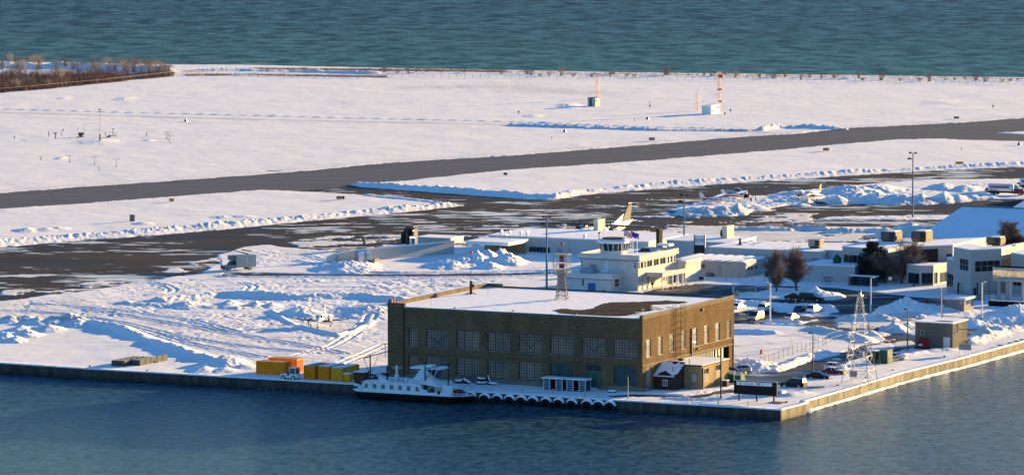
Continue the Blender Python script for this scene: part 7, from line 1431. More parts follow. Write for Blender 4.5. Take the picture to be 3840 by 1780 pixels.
b = M(); w_ = .5; b.box(-w_, w_, -w_, w_, hh*.93, hh*.95); b.bar((0,0,hh*.95), (0,0,hh*.975), .4); b.bar((0,0,hh*.92), (1.3,0,hh*.92), .08); b.obj('top_platform', LT, root); b = M(); b.tube((0,0,hh*.975), (0,0,hh), .3, .2, n=10); b.obj('beacon', RED, root)
b = M()
for s in (-1, 1): b.bar((s*.25-.6, -2.9, 0), (s*.25-.6, -1.8, hh*.25), .07)
[b.bar((-.85, -2.9+1.1*t, hh*.25*t), (-.35, -2.9+1.1*t, hh*.25*t), .05) for t in np.linspace(.05, .95, 9)]; b.obj('ladder', LT, root); b = M(); b.box(-1.2, .2, -2.2, -1.2, 1.5, 2.5); b.obj('equipment_cage', mat('cage_grey', (.25,.22,.2), .6, var=.3, vs=3), root)
P = G(2107, 1122, RZ); hh = zat(P, 950); RT = mat('rust_white_lattice', (.16,.07,.05), .7, col2=(.22,.20,.19), vs=1.2)
root = thing('roof_lattice_tower', 'rusty lattice tower with caged platform standing on the hangar roof', 'lattice tower', P, AU+.2); lattice(root, 2.0, .9, 0, hh*.62, 7, RT, .09, 'tower_frame')
lattice(root, 2.7, 2.7, hh*.55, hh*.98, 2, mat('blue_grey_cage', (.16,.20,.25), .6), .08, 'cage'); b = M(); b.box(-1.5,1.5,-1.5,1.5,hh*.60,hh*.61); b.obj('platform', mat('ochre_grating', (.35,.28,.1), .7), root); b = M(); b.box(-1.5,1.5,-1.5,1.5,hh*.98,hh*.99); b.obj('top_platform', mat('ochre_grating', (.35,.28,.1), .7), root)
b = M(); b.tube((0,0,hh*.68), (0,0,hh*.78), .55, n=12); b.tube((0,0,hh*.82), (0,0,hh*.95), .5, n=12); b.obj('red_beacon_drum', mat('beacon_maroon', (.2,.03,.025), .5), root); b = M(); b.tube((0,0,hh*.99), (0,0,hh*1.18), .05, n=6); b.box(-.3,.3,-.1,.1,hh*1.18,hh*1.24); b.obj('antenna', mat('pink_red', (.5,.1,.12), .5), root)
RW = mat('red_white_lattice', (.55,.20,.13), .6, col2=(.75,.68,.62), vs=.35)
def mast2(label, px, py, top, w_, n, extra):
    P = G(px, py); h = zat(P, top); root = thing('radio_mast', label, 'radio mast', P, AU, 'red and white radio masts on the far field'); lattice(root, w_, w_, 0, h, n, RW, .07); 
    for nm, fn in extra: b = M(); fn(b, h); b.obj(nm, mat('mast_red', (.5,.07,.05), .6), root)
mast2('red lattice mast with a wide T-shaped aerial behind the green-white shed', 2240, 373, 296, .8, 9, [('t_aerial', lambda b, h: (b.bar((0,0,h), (0,0,h+2), .2), b.bar((-2.1,.3,h+1.9), (2.1,-.3,h+1.9), .35, .25)))])
mast2('tallest red-white lattice mast right behind the white plywood hut', 2696, 425, 270, 1.0, 13, [('aerial_panel', lambda b, h: b.box(-.2,1.6,-.4,.4,h*.86,h*.94)), ('aerial_cluster', lambda b, h: b.box(-.3,1.2,-.4,.4,h*.56,h*.60)), ('aerial_ring', lambda b, h: b.box(-.2,1.2,-.4,.4,h*.27,h*.31))])
mast2('short stout red lattice mast left of the white plywood hut', 2614, 418, 352, 1.2, 7, [('whip_aerial', lambda b, h: b.bar((0,0,h), (0,0,h+2), .06))])
simple('instrument_post', 'thin red instrument post with sensors between the shed and lattice masts', 'post', 2437, 411, [('post', lambda b: b.bar((0,0,0), (0,0,2.9), .12), mat('mast_red', (.5,.07,.05), .6)), ('sensor_head', lambda b: (b.box(-.3,.3,-.2,.2,1.1,1.5), b.bar((-.5,0,2.6), (.5,0,2.6), .08)), DARKM)])
simple('grey_cabinet_post', 'small dark grey box on the snow right of the white plywood hut', 'box', 2718, 430, [('box', lambda b: b.box(-.25,.25,-.25,.25,0,.75), mat('dark_taupe', (.12,.11,.1), .6)), ('post', lambda b: b.box(-.05,.05,-.05,.05,.75,.85), DARKM)])
for i, (px, py) in enumerate(((2739,427),(1945,433),(3724,411),(2379,458),(3605,567),(2069,526),(372,643))):
    lab = ('right of the dark box near the white hut', 'alone on the far field left of the shed', 'near the far right edge of the far field', 'small and yellowish left of a white marker board', 'thin dark stub right of the red runway sign', 'thin dark stub on the snow above the runway', 'thin dark stub below the T-shaped aerials')[i]
    simple('sensor_post', 'short post, '+lab, 'post', px, py, [('stake', lambda b: b.box(-.06,.06,-.06,.06,0,1.3), DARKM), ('head', lambda b, i=i: b.box(-.25,.25,-.15,.15,.9,1.6) if i < 3 else b.box(-.1,.1,-.1,.1,.9,1.2), mat('post_head_grey', (.16,.15,.14), .6))], group='short posts scattered over the airfield')
# airfield signs
def fieldsign(name, label, px, py, w_, h_, face, txt=None, rz=-.15, tc=None, n=3):
    root = thing(name, label, 'airfield sign', G(px, py), rz, None); b = M(); b.hexa([(-w_/2,-.28,.45),(w_/2,-.28,.45),(w_/2,.28,.45),(-w_/2,.28,.45),(-w_/2,-.18,.45+h_),(w_/2,-.18,.45+h_),(w_/2,.18,.45+h_),(-w_/2,.18,.45+h_)]); b.obj('panel', face, root)
    b = M(); b.box(w_/2, w_/2+.12, -.3, .3, .42, .48+h_); b.obj('frame', DARKM, root)
    for k in range(n): x = -w_/2+.2+(w_-.4)*k/(n-1); b = M(); b.box(x-.05, x+.05, -.05, .05, 0, .45); b.obj('leg', DARKM, root)
    if txt: text(txt, 'lettering', tc or WHITE, root, (0, -.29, .45+h_*.5), (math.pi/2+.1, 0, 0), h_*.75, .004)
SR = mat('sign_red', (.16,.015,.025), .5); SY = mat('sign_yellow', (.48,.34,.03), .5); SD = mat('sign_back', (.035,.04,.05), .6); SBK = mat('sign_black_text', (.02,.02,.02), .5)
fieldsign('runway_sign', 'dark red runway sign on the snow just above the middle of the runway', 2444, 531, 1.7, .85, SR, '15-33'); fieldsign('runway_sign', 'dark red runway sign on the snow below the runway at right', 3097, 570, 1.7, .85, SR, '15-33'); fieldsign('runway_sign', 'dark red runway sign at the tip of the snow island on the left', 1276, 752, 2.0, .75, SR, '15-33', .2)
fieldsign('taxiway_sign', 'long yellow taxiway sign right of the tall apron floodlight mast', 3597, 621, 2.2, .75, SY, 'B-A', .0, SBK); fieldsign('taxiway_sign', 'small yellow taxiway sign on the left snow island', 643, 761, 1.2, .8, SY, 'B', -.2, SBK)
fieldsign('sign_back', 'dark back of a runway sign above the runway near the right edge', 3586, 449, 1.6, .6, SD); fieldsign('sign_back', 'dark back of a runway sign on the snow below mid-runway', 1895, 661, 1.0, .6, SD, n=2)
simple('equipment_cabinet', 'grey-green equipment cabinet standing alone on the left snow island', 'cabinet', 496, 832, [('casing', lambda b: b.box(-.5,.5,-.5,.5,.2,1.8), mat('field_cabinet', (.12,.14,.13), .6)), ('foot', lambda b: b.box(-.2,.2,-.2,.2,0,.2), DARKM), ('lid', lambda b: b.box(-.35,.0,-.3,.3,1.8,1.95), DARKM)], rz=.5)
for i, (px, py) in enumerate(((698,458),(2119,497),(2429,449),(3823,545))):
    simple('marker_board', ('white wedge marker board on the far left field', 'white wedge marker board above the middle of the runway', 'white wedge marker board below the instrument post', 'white wedge marker board cut near the right edge')[i], 'marker', px, py, [('wedge', lambda b: b.loft([[(-.55,-.5,.1),(.65,-.5,.1),(.45,.2,1.15),(-.35,.2,1.15)],[(-.55,.5,.1),(.65,.5,.1),(.45,.35,1.15),(-.35,.35,1.15)]]), mat('marker_white', (.95,.95,.93), .4)), ('side', lambda b: b.add([(-.57,-.5,.1),(-.37,-.1,1.15),(-.37,.15,1.15),(-.57,.5,.1)], [(0,1,2,3)]), DARKM)], rz=1.2, group='white marker boards along the runway')
# weather instruments on the left field
def tee(px, py, w_, h_, label): simple('t_aerial', label, 'aerial', px, py, [('post', lambda b: (b.bar((0,0,0), (0,0,h_), .09), b.box(-.15,.15,-.1,.1,0,.5)), DARKM), ('crossbar', lambda b: b.bar((-w_/2,0,h_), (w_/2,0,h_+.1), .08), DARKM)], group='T-shaped aerials on the left field')
for i, (px, py, w_, h_) in enumerate(((261,611,2.2,2.2),(355,617,2.3,2.3),(436,627,2.3,2.3),(625,522,2.6,2.3),(631,530,2.4,2.4),(638,539,2.6,2.4),(153,600,1.8,1.0))): tee(px, py, w_, h_, ('leftmost of the front row of thin T-shaped aerials', 'middle one of the front row of T-shaped aerials', 'right one of the front row of T-shaped aerials', 'rear of the three close-set T-shaped aerials', 'middle of the three close-set T-shaped aerials', 'front of the three close-set T-shaped aerials', 'faint low aerial left of the front row')[i])
TL = mat('teal_instrument', (.05,.10,.11), .6)
simple('weather_mast', 'tall thin weather mast with a thick dark foot on the left field', 'weather mast', 375, 535, [('mast', lambda b: b.bar((0,0,0), (0,0,10.4), .10), mat('thin_mast', (.22,.24,.25), .6)), ('mast_foot', lambda b: b.tube((0,0,0), (0,0,2.6), .26, n=8), TL), ('vane', lambda b: b.box(-.35,.35,-.1,.1,10.3,10.6), DARKM)])
simple('weather_cabinet', 'dark green hopper-shaped weather cabinet on legs', 'cabinet', 303, 517, [('cabinet', lambda b: b.loft([[(-.35,-.35,.3),(.35,-.35,.3),(.35,.35,.3),(-.35,.35,.3)],[(-.75,-.5,1.0),(.75,-.5,1.0),(.75,.5,1.0),(-.75,.5,1.0)],[(-.75,-.5,1.7),(.75,-.5,1.7),(.75,.5,1.7),(-.75,.5,1.7)]]), TL), ('tan_door', lambda b: b.box(.76,1.2,-.3,.3,.9,1.7), mat('tan_door', (.5,.42,.25), .6)), ('mast', lambda b: b.bar((1.1,0,0), (1.1,0,4.0), .08), DARKM), ('skid', lambda b: b.box(-1,1.3,-.3,.3,.1,.3), DARKM)])
simple('rain_gauge', 'white and grey rain gauge at the left end of the instrument bar', 'gauge', 184, 516, [('gauge', lambda b: b.tube((0,0,.7), (0,0,2.0), .32, .25, n=10), mat('gauge_grey', (.4,.44,.45), .5)), ('post', lambda b: b.bar((0,0,0), (0,0,.8), .15), TL)], group='weather instruments on the left field')
simple('instrument_table', 'dark table-like weather instrument on a pedestal', 'instrument', 208, 523, [('table_top', lambda b: b.box(-.75,.6,-.4,.4,1.9,2.15), TL), ('post', lambda b: b.tube((0,0,0), (0,0,1.9), .16, n=8), TL)], group='weather instruments on the left field')
simple('wind_sensor', 'small round-headed sensor post right of the instrument table', 'sensor', 231, 511, [('post', lambda b: (b.bar((0,0,0), (0,0,1.3), .15), b.bar((0,0,1.2), (.45,0,1.9), .1)), TL), ('head', lambda b: b.ball((.5,0,2.0), .25, 8, 5), DARKM)], group='weather instruments on the left field')
simple('low_sensor', 'teal low sensor on a thin stem left of the hopper cabinet', 'sensor', 291, 525, [('stem', lambda b: (b.bar((0,0,0), (0,0,3.6), .06), b.bar((-.7,0,3.7), (.3,0,3.6), .06)), mat('thin_mast', (.22,.24,.25), .6)), ('pot', lambda b: b.ball((0,0,.8), .28, 8, 5), TL)], group='weather instruments on the left field')
simple('railed_platform', 'small railed platform with steps and instrument post on the left field', 'platform', 424, 517, [('deck', lambda b: b.box(-1,1.1,-.7,.7,.7,.82), TL), ('rail', lambda b: [b.bar(p, q, .06) for p, q in (((-1,-.7,.8),(-1,-.7,2)),((1.1,-.7,.8),(1.1,-.7,2)),((-1,-.7,2),(1.1,-.7,2)),((-1,-.7,1.4),(1.1,-.7,1.4)),((-1,.7,.8),(-1,.7,2)),((1.1,.7,.8),(1.1,.7,2)))], GALV), ('leg', lambda b: [b.bar((x,0,0), (x,0,.7), .12) for x in (-.7,.8)], TL), ('steps', lambda b: b.bar((-1.9,-.3,0), (-1,-.3,.75), .2, .7), TL), ('instrument_post', lambda b: (b.bar((0,0,.8), (0,0,2.9), .22), b.bar((-.4,0,2.9), (.6,0,2.9), .1)), TL)])
for i, (px, py) in enumerate(((396,513),(550,514),(54,526))): simple('pole_sensor', ('pole sensor left of the railed platform', 'pole sensor alone on a small drift right of the platform', 'pole sensor near the left edge of the photo')[i], 'sensor', px, py, [('stem', lambda b: b.bar((0,0,0), (0,0,1.0), .12), DARKM), ('head', lambda b: b.ball((0,0,1.1), .24, 8, 5), DARKM)], group='weather instruments on the left field')
# stop signs and small notices near the terminal
def stopsign(label, px, py, top, m, oct_=True):
    P = G(px, py); h = zat(P, top); simple('road_sign', label, 'road sign', px, py, [('post', lambda b: b.bar((0,0,0), (0,0,h), .06), GALV), ('plate', lambda b: b.tube((0,-.03,h-.35), (0,-.06,h-.35), .36, n=8) if oct_ else b.box(-.35,.35,-.06,-.03,h-.7,h), m)])
stopsign('red no-entry sign standing before the porch of the white tower building', 2446, 1097, 1057, RED); simple('no_entry_bar', 'white bar across the red no-entry disc', 'sign bar', 2446, 1097, [('bar', lambda b: b.box(-.24,.24,-.09,-.065,1.95,2.08), WHITE)]) if False else None
stopsign('red stop sign peeping over the hangar roof before the tower building', 2263, 1100, 1085, RED); stopsign('white notice on a post left of the big bare tree', 3338, 1084, 1037, WHITE, False)
simple('solar_panel', 'tilted dark panel on a post in the snow below the portable building', 'panel', 2630, 1060, [('post', lambda b: b.bar((0,0,0), (0,0,.9), .08), DARKM), ('panel', lambda b: b.hexa([(-.5,-.4,.7),(.5,-.4,.7),(.5,.4,1.3),(-.5,.4,1.3),(-.5,-.45,.76),(.5,-.45,.76),(.5,.35,1.36),(-.5,.35,1.36)]), mat('panel_dark', (.02,.02,.03), .3))])
simple('fire_hydrant', 'small dark green fire hydrant on the snow near the terminal entrance', 'hydrant', 3427, 1077, [('barrel', lambda b: b.tube((0,0,0), (0,0,.8), .17, n=10), mat('hydrant_green', (.01,.07,.06), .5)), ('cap', lambda b: b.ball((0,0,.85), .18, 8, 5), mat('hydrant_green', (.01,.07,.06), .5)), ('outlet', lambda b: b.bar((-.35,0,.55), (.35,0,.55), .16), mat('hydrant_green', (.01,.07,.06), .5))])
simple('red_standpipe', 'red post with white cap beside the kiosk barrier', 'post', 3474, 1134, [('post', lambda b: b.tube((0,0,0), (0,0,1.0), .15, n=8), RED), ('cap', lambda b: b.tube((0,0,1.0), (0,0,1.25), .16, n=8), WHITE)])
simple('framed_notice_board', 'dark-framed three-panel notice board standing on the snow by the terminal', 'notice board', 3106, 1069, [('frame', lambda b: (b.box(-.95,.95,-.05,.05,.85,.95), b.box(-.95,.95,-.05,.05,1.75,1.88), [b.box(x-.05,x+.05,-.05,.05,.95,1.75) for x in (-.92,-.3,.3,.92)]), mat('maroon_frame', (.05,.02,.02), .6)), ('panel', lambda b: b.box(-.9,.9,-.02,.02,.9,1.8), mat('notice_grey', (.35,.36,.38), .5)), ('leg', lambda b: [b.box(x-.05,x+.05,-.05,.05,0,.85) for x in (-.4,.25)], DARKM)], rz=AU*.5)
B = Bd('bus_shelter', 'glass bus shelter with flat snow-covered roof beside the evergreen tree', 'bus shelter', 3283, 1077); x0 = B.x(3183); h = B.h(1040); b = M(); b.box(x0-.3, .3, -.4, 1.6, h, h+.12); B.part(b, 'roof', mat('shelter_roof', (.02,.06,.08), .5)); b = M(); b.box(x0-.25, .25, -.35, 1.55, h+.12, h+.28); B.part(b, 'roof_snow', ROOFSNOW)
for q in (0, .32, .62, 1.): b = M(); b.box(x0*q-.06, x0*q+.06, -.06, .06, 0, h); B.part(b, 'post', mat('shelter_post', (.03,.06,.07), .5))
b = M(); b.add([(x0,1.4,.1),(0,1.4,.1),(0,1.4,h),(x0,1.4,h)], [(0,1,2,3)]); B.part(b, 'back_glass', mat('shelter_glass', (.02,.04,.05), .1, spec=.8)); b = M(); b.box(x0+.2, x0+1.0, 0, .1, .3, h-.2); B.part(b, 'poster_panel', mat('poster_dark', (.05,.03,.02), .5))
# yellow gate posts behind the hangar corner
for i, (px, py, h_, m_) in enumerate(((2753,1114,1.2,YP),(2765,1115,1.4,YP),(2834,1107,1.3,YP),(2750,1105,2.4,GALV),(2880,1098,2.5,GALV),(2841,1102,1.6,mat('blue_post', (.03,.05,.15), .5)))): simple('gate_post', ('first yellow gate post at the hangar corner', 'second, taller yellow gate post at the hangar corner', 'yellow gate post at the far end of the barrier', 'grey gate cabinet at the hangar corner', 'grey cabinet on the snow island left of the trees', 'blue post at the far end of the barrier')[i], 'post', px, py, [('post', lambda b, h_=h_: b.box(-.22,.22,-.22,.22,0,h_), m_), ('cap', lambda b, h_=h_: b.box(-.2,.2,-.2,.2,h_,h_+.1), ROOFSNOW)])
simple('barrier_arm', 'long thin yellow barrier arm closing the gate behind the hangar corner', 'barrier', 2800, 1110, [('arm', lambda b: b.bar((-1.7,0,1.0), (1.7,.2,1.0), .12), YP), ('pivot', lambda b: b.box(-1.8,-1.6,-.1,.1,0,1.1), YP)])
# ------------------------------------------------------------------ fences
FP = mat('fence_post_grey', (.20,.20,.19), .6, .3); FW_ = mat('fence_wire', (.35,.32,.27), .6, .3)
def fence(label, pts, h, sp, wires, tp=.09, tw=.035, mesh=None, m=FP, mw=FW_):
    W = [G(x, y) for x, y in pts]; root = thing('chain_link_fence', label, 'fence', W[0]); o = W[0]; pos = []; 
    for a, c in zip(W[:-1], W[1:]):
        n = max(1, round((c-a).length/sp)); pos += [a+(c-a)*(k/n) for k in range(n)]
    pos.append(W[-1]); pos = pos[:100]; b = M(); b.tube((0,0,0), (0,0,h+.12), tp/2, n=6); proto = b.obj('post', m, root)
    for i, p in enumerate(pos):
        q = proto if i == 0 else proto.copy()
        if i: C.objects.link(q); q.parent = root
        q.location = p-o
    for z in wires:
        b = M()
        for a, c in zip(W[:-1], W[1:]): b.bar(a-o+Z*z, c-o+Z*z, tw)
        b.obj('rail' if z == wires[-1] else 'wire', mw, root)
    return root
fence('long chain-link fence of thin posts along the far shore, middle to right edge', [(1360,291),(1920,296),(2400,301),(2880,309),(3360,315),(3900,321)], 1.9, 3.02, (.5, 1.1, 1.85), .11, .05)
fence('chain-link fence curving past the brown scrub on the left', [(-20,354),(120,343),(250,330),(400,317),(520,303),(640,290),(760,274),(900,262),(1000,255)], 2.1, 3.2, (2.05,), .09, .04)
fence('chain-link fence along the near side of the car park', [(2753,1219),(2832,1222),(2885,1223),(2940,1226),(2995,1229),(3049,1231),(3103,1237),(3157,1246),(3260,1256),(3256,1238)], 1.9, 2.9, (.1, 1.0, 1.85), .08, .03)
fence('chain-link gate fence with thin posts crossing the snow behind the annex', [(2755,1370),(2853,1374),(2868,1366),(2902,1354),(2990,1328),(3085,1303),(3100,1290),(3160,1272)], 2.0, 2.4, (.1, 1.0, 1.95), .08, .035)
fence('chain-link fence before the portable building and green hoarding', [(2568,1048),(2660,1052),(2721,1053),(2820,1056),(2866,1057),(3085,1068)], 2.6, 3.6, (1.3, 2.55), .08, .03)
fence('low mesh fence around the electrical cabinets near the white tower', [(3330,1369),(3350,1364),(3372,1359),(3394,1351),(3394,1340)], 1.5, 1.2, (.1, .8, 1.45), .07, .03)
fence('dark railings by the terminal side entrance near the columns', [(3560,1108),(3610,1110),(3660,1108),(3710,1106)], 1.1, .9, (.5, 1.05), .08, .05, m=DARKM, mw=DARKM)
for i, (px, py, w_) in enumerate(((2882,1367,2.6),(2966,1309,2.3))): simple('chain_link_gate', ('open chain-link gate leaf nearest the orange barrel', 'open chain-link gate leaf at the far end of the gate fence')[i], 'gate', px, py, [('frame', lambda b: [b.bar(p, q, .07) for p, q in (((0,0,0),(0,0,2.1)),((.5,1.6,0),(.5,1.6,2.1)),((0,0,2.1),(.5,1.6,2.1)),((0,0,.1),(.5,1.6,.1)))], FP), ('mesh', lambda b: b.add([(.02,0,.1),(.52,1.6,.1),(.52,1.6,2.05),(.02,0,2.05)], [(0,1,2,3)]), mat('chain_mesh', (.22,.2,.17), .7, alpha=.45))])
for i, (px, py) in enumerate(((172,330),(325,314))): simple('fence_notice', ('left', 'right')[i]+' cream notice hanging on the fence by the brown scrub', 'notice', px, py, [('plate', lambda b: b.box(-.28,.28,-.12,-.06,.65,1.4), mat('cream_notice', (.8,.72,.5), .5))])
# dark wall by the columns, scaffold
B = Bd('black_hoarding', 'low black hoarding along the foot of the walkway columns', 'hoarding', 3900, 1158); x0 = B.x(3706); b = M(); b.box(x0, 0, 0, .2, 0, 1.3); B.part(b, 'panel', BK); b = M(); b.box(x0, 0, -.05, .3, 1.3, 1.42); B.part(b, 'snow_cap', ROOFSNOW)
simple('steel_frame', 'dark steel ladder frame standing left of the walkway columns', 'frame', 3722, 1130, [('frame', lambda b: [b.bar(p, q, .12) for p, q in (((-.8,0,0),(-.8,0,4.2)),((.8,0,0),(.8,0,2.4)),((-.8,0,2.3),(.8,0,2.3)),((-.8,0,1.7),(.8,0,1.7)))], mat('slate_metal', (.13,.15,.18), .5, .2))])
simple('loading_arm', 'dark machinery mast on a small wagon behind the grey kiosk', 'machinery', 3655, 1127, [('mast', lambda b: (b.box(-.3,.3,-.3,.3,0,2.8), b.box(.4,.7,-.2,.2,1,3.9)), DARKM), ('wagon', lambda b: b.box(-1.4,2.0,-.7,.7,.2,1.3), mat('kiosk_grey', (.22,.20,.19), .8))])
simple('gas_post', 'dark slim post unit left of the machinery mast', 'post', 3593, 1104, [('post', lambda b: b.box(-.2,.2,-.2,.2,0,2.3), DARKM), ('head', lambda b: b.box(-.1,.25,-.25,.25,2.3,2.7), DARKM)])
# ------------------------------------------------------------------ people
SKIN = mat('skin', (.45,.28,.2), .6); HV = mat('hi_vis_green', (.25,.65,.03), .6); TRS = mat('dark_trousers', (.02,.025,.04), .8)
def person(label, px, py, jacket, rz=0., hood=None, crouch=False):
    P = G(px, py); root = thing('person', label, 'person', P, rz); k = .62 if crouch else 1.
    J_ = {'hip': (0,0,.92*k), 'ch': (0 if not crouch else .12,0,1.25*k+.02), 'nk': (.02 if not crouch else .2,0,1.48*k), 'hd': (.03 if not crouch else .26,0,1.64*k)}
    me = bpy.data.meshes.new('body'); v = [J_['hip'], J_['ch'], J_['nk'], J_['hd'], (.02,.12,.5*k), (0,.14,.08), (.14,.14,.03), (.0,-.12,.5*k), (0,-.14,.08), (.14,-.14,.03), (0,.2,1.42*k), (.06,.27,1.12*k), (.16,.24,.9*k), (0,-.2,1.42*k), (.06,-.27,1.12*k), (.2,-.22,.92*k), (.2,.24,.82*k), (.25,-.22,.84*k)]
    if crouch: v[4] = (.4,.14,.5); v[7] = (.4,-.14,.5)
    me.from_pydata(v, [(0,1),(1,2),(2,3),(0,4),(4,5),(5,6),(0,7),(7,8),(8,9),(2,10),(10,11),(11,12),(2,13),(13,14),(14,15),(12,16),(15,17)], []); o = bpy.data.objects.new('body', me); C.objects.link(o); o.parent = root
    sk = o.modifiers.new('skin', 'SKIN'); ls = me.skin_vertices[0].data; rr = [.16,.19,.09,.115,.09,.06,.05,.09,.06,.05,.09,.06,.045,.09,.06,.045,.04,.04]
    for i, r in enumerate(rr): ls[i].radius = (r, r)
    ls[0].use_root = True; o.modifiers.new('sub', 'SUBSURF').levels = 1; dg = bpy.context.evaluated_depsgraph_get(); m2 = bpy.data.meshes.new_from_object(o.evaluated_get(dg)); o.modifiers.clear(); o.data = m2; m2.materials.clear(); m2.materials.append(TRS); m2.materials.append(SKIN); m2.materials.append(jacket)
    for p in m2.polygons:
        c = p.center; p.use_smooth = True; p.material_index = 1 if c.z > 1.53*k else (2 if c.z > .86*k else 0)
    b = M(); hx, hy, hz = v[3]; b.ball((hx-.01, hy, hz+.06), .125, 10, 6); b.obj('hat', hood or TRS, root)
    return root
person('person in a bright green high-visibility jacket standing by the small planes', 2834, 757, HV, 2.8)
person('person in dark clothes crouching under the nose of a small plane', 2818, 757, mat('dark_jacket', (.08,.03,.03), .8), 2.4, crouch=True)
person('person in dark clothes waiting inside the bus shelter', 3247, 1074, mat('navy_coat', (.02,.03,.05), .8), -1.5)
# ------------------------------------------------------------------ trees
def tree_mesh(h, spread, levels, seed, r0=.18, nb=4, up=.5, minr=.018, start=.28, pal=None):
    rnd = random.Random(seed); T_ = M(); W = M()
    def grow(p, d, L_, r, lv):
        n = 3; q = p; dd = d.copy()
        for i in range(n):
            dd = (dd+Vector((rnd.gauss(0, .09), rnd.gauss(0, .09), rnd.gauss(.03, .05)))).normalized(); e = q+dd*(L_/n); ra, rb_ = r*(1-.55*i/n), r*(1-.55*(i+1)/n)
            (T_ if lv == 0 else W).tube(q, e, max(ra, minr), max(rb_, minr), n=5 if lv < 2 else 3, cap=False); q = e
            if lv < levels and (lv > 0 or (i+1)/n >= start):
                for k in range(nb if lv else nb+3):
                    a = rnd.uniform(0, 6.283); t = rnd.uniform(.3, 1.0)*(L_/n); o = dd.orthogonal().normalized(); s = dd.cross(o); out = o*math.cos(a)+s*math.sin(a)
                    nd = (dd*up+out*spread*rnd.uniform(.7, 1.2)+Z*.18).normalized(); grow(q-dd*(L_/n)*.6*rnd.random(), nd, L_*rnd.uniform(.38, .58), r*.42, lv+1)
    grow(Vector((0,0,0)), Z.copy(), h*.62, r0, 0); return T_, W
BARK = mat('bark_brown', (.10,.075,.06), .9, var=.25, vs=2); TWIG = mat('twig_brown', (.20,.14,.12), .9); BARK2 = mat('pale_bark', (.32,.26,.20), .9, var=.2, vs=2); TWIG2 = mat('tan_twig', (.28,.20,.15), .9)
def tree(name, label, px, py, top, spread, levels, seed, r0, nb, bm=BARK, tm=TWIG, cat='tree', up=.5, group=None, wscale=1., start=.28, minr=.02):
    P = G(px, py); h = zat(P, top); T_, W = tree_mesh(h, spread, levels, seed, r0, nb, up, start=start, minr=minr); root = thing(name, label, cat, P, 0, group)
    zm = max(v[2] for v in W.v+T_.v); k = h/zm; t = T_.obj('trunk', bm, root); c = W.obj('crown', tm, root); t.scale = c.scale = (k*wscale, k*wscale, k); return root
tree('bare_tree', 'narrow upright bare tree, left of the pair on the snow island', 2914, 1104, 925, .62, 3, 11, .2, 5, up=1.0, start=.22, minr=.016, wscale=1.1); tree('bare_tree', 'wider bare tree, right of the pair on the snow island', 2988, 1091, 915, .72, 3, 12, .22, 5, up=.95, start=.22, wscale=1.3, minr=.016)
tree('bare_tree', 'large spreading bare tree before the dark-glazed terminal front', 3380, 1066, 885, .8, 3, 14, .26, 5, up=.9, start=.3, wscale=1.25, minr=.015); tree('bare_tree', 'smaller dark bare tree between the evergreen and the large bare tree', 3318, 1063, 915, .9, 3, 19, .22, 5, up=.7, start=.2, minr=.018, wscale=1.2)
tree('bare_tree', 'round-crowned bare tree against the big snow roof at the right edge', 3800, 930, 822, .9, 3, 16, .3, 6, up=.8, start=.2, wscale=1.4, minr=.018)
def leafy(name, label, px, py, top, halfw, seed, cols, cat='tree', base=.12):
    P = G(px, py); h = zat(P, top); rnd = random.Random(seed); root = thing(name, label, cat, P); b = M(); b.tube((0,0,0), (0,0,h*.95), .3, .05, n=8)
    lobes = []
    for i in range(95):
        t = rnd.uniform(base, 1); w_ = halfw*(math.sin(min(1, (1-t)*1.15+.08)*math.pi*.55)**.8); a = rnd.uniform(0, 6.28); rr = w_*rnd.uniform(.35, 1)
        c = Vector((rr*math.cos(a), rr*math.sin(a), h*t)); b.tube((0,0,h*t*.85), c, .06, .02, n=4); lobes.append((c, rnd.uniform(.45, 1.0)))
    b.obj('trunk', BARK, root); b = M()
    for c, r in lobes:
        for k in range(130):
            d = Vector((rnd.gauss(0, 1), rnd.gauss(0, 1), rnd.gauss(0, .8))).normalized()*r*rnd.random()**.4; p = c+d; s = rnd.uniform(.10, .24); u = Vector((rnd.gauss(0,1), rnd.gauss(0,1), rnd.gauss(0,1))).normalized(); v_ = u.orthogonal().normalized()*s; u *= s
            b.add([p-u, p+v_*.6, p+u, p-v_*.6], [(0,1,2,3)])
    b.obj('crown', cols, root); return root
leafy('evergreen_tree', 'dense dark brown-green evergreen tree beside the bus shelter', 3272, 1062, 905, 3.6, 21, mat('evergreen_needles', (.055,.045,.035), .9, col2=(.025,.025,.018), vs=1.5))
leafy('evergreen_bush', 'dense brown bush against the snow roof at the far right', 3822, 950, 893, 4.5, 22, mat('brown_leaves', (.09,.05,.035), .9, col2=(.04,.022,.016), vs=1.5), 'bush', .05); leafy('evergreen_bush', 'second dense brown bush left of the big one at far right', 3764, 944, 893, 2.8, 23, mat('brown_leaves', (.09,.05,.035), .9), 'bush', .05)
# far shore shrubs and the scrub
def shrub(seed, h, w_, n, root, m, mr=.045):
    rnd = random.Random(seed); b = M()
    for i in range(n):
        a = rnd.uniform(0, 6.28); l = w_*rnd.uniform(.1, 1); p0 = Vector((rnd.gauss(0, .25), rnd.gauss(0, .25), 0)); p1 = p0+Vector((l*math.cos(a)*.5, l*math.sin(a)*.5, h*rnd.uniform(.45, .7))); p2 = p1+Vector((l*math.cos(a)*.55, l*math.sin(a)*.55, h*rnd.uniform(.15, .4)))
        b.tube(p0, p1, mr, mr*.7, n=3, cap=False); b.tube(p1, p2, mr*.7, mr*.4, n=3, cap=False)
        for k in range(2): b.tube(p1, p1+Vector((rnd.gauss(0, w_*.3), rnd.gauss(0, w_*.3), h*rnd.uniform(.1, .3))), mr*.6, mr*.3, n=3, cap=False)
    return b.obj('crown', m, root)
protos = []
SHR = mat('shrub_twig', (.30,.215,.165), .9); SHR2 = mat('tree_twig_far', (.36,.28,.21), .9)
rnd = random.Random(9); sl = []
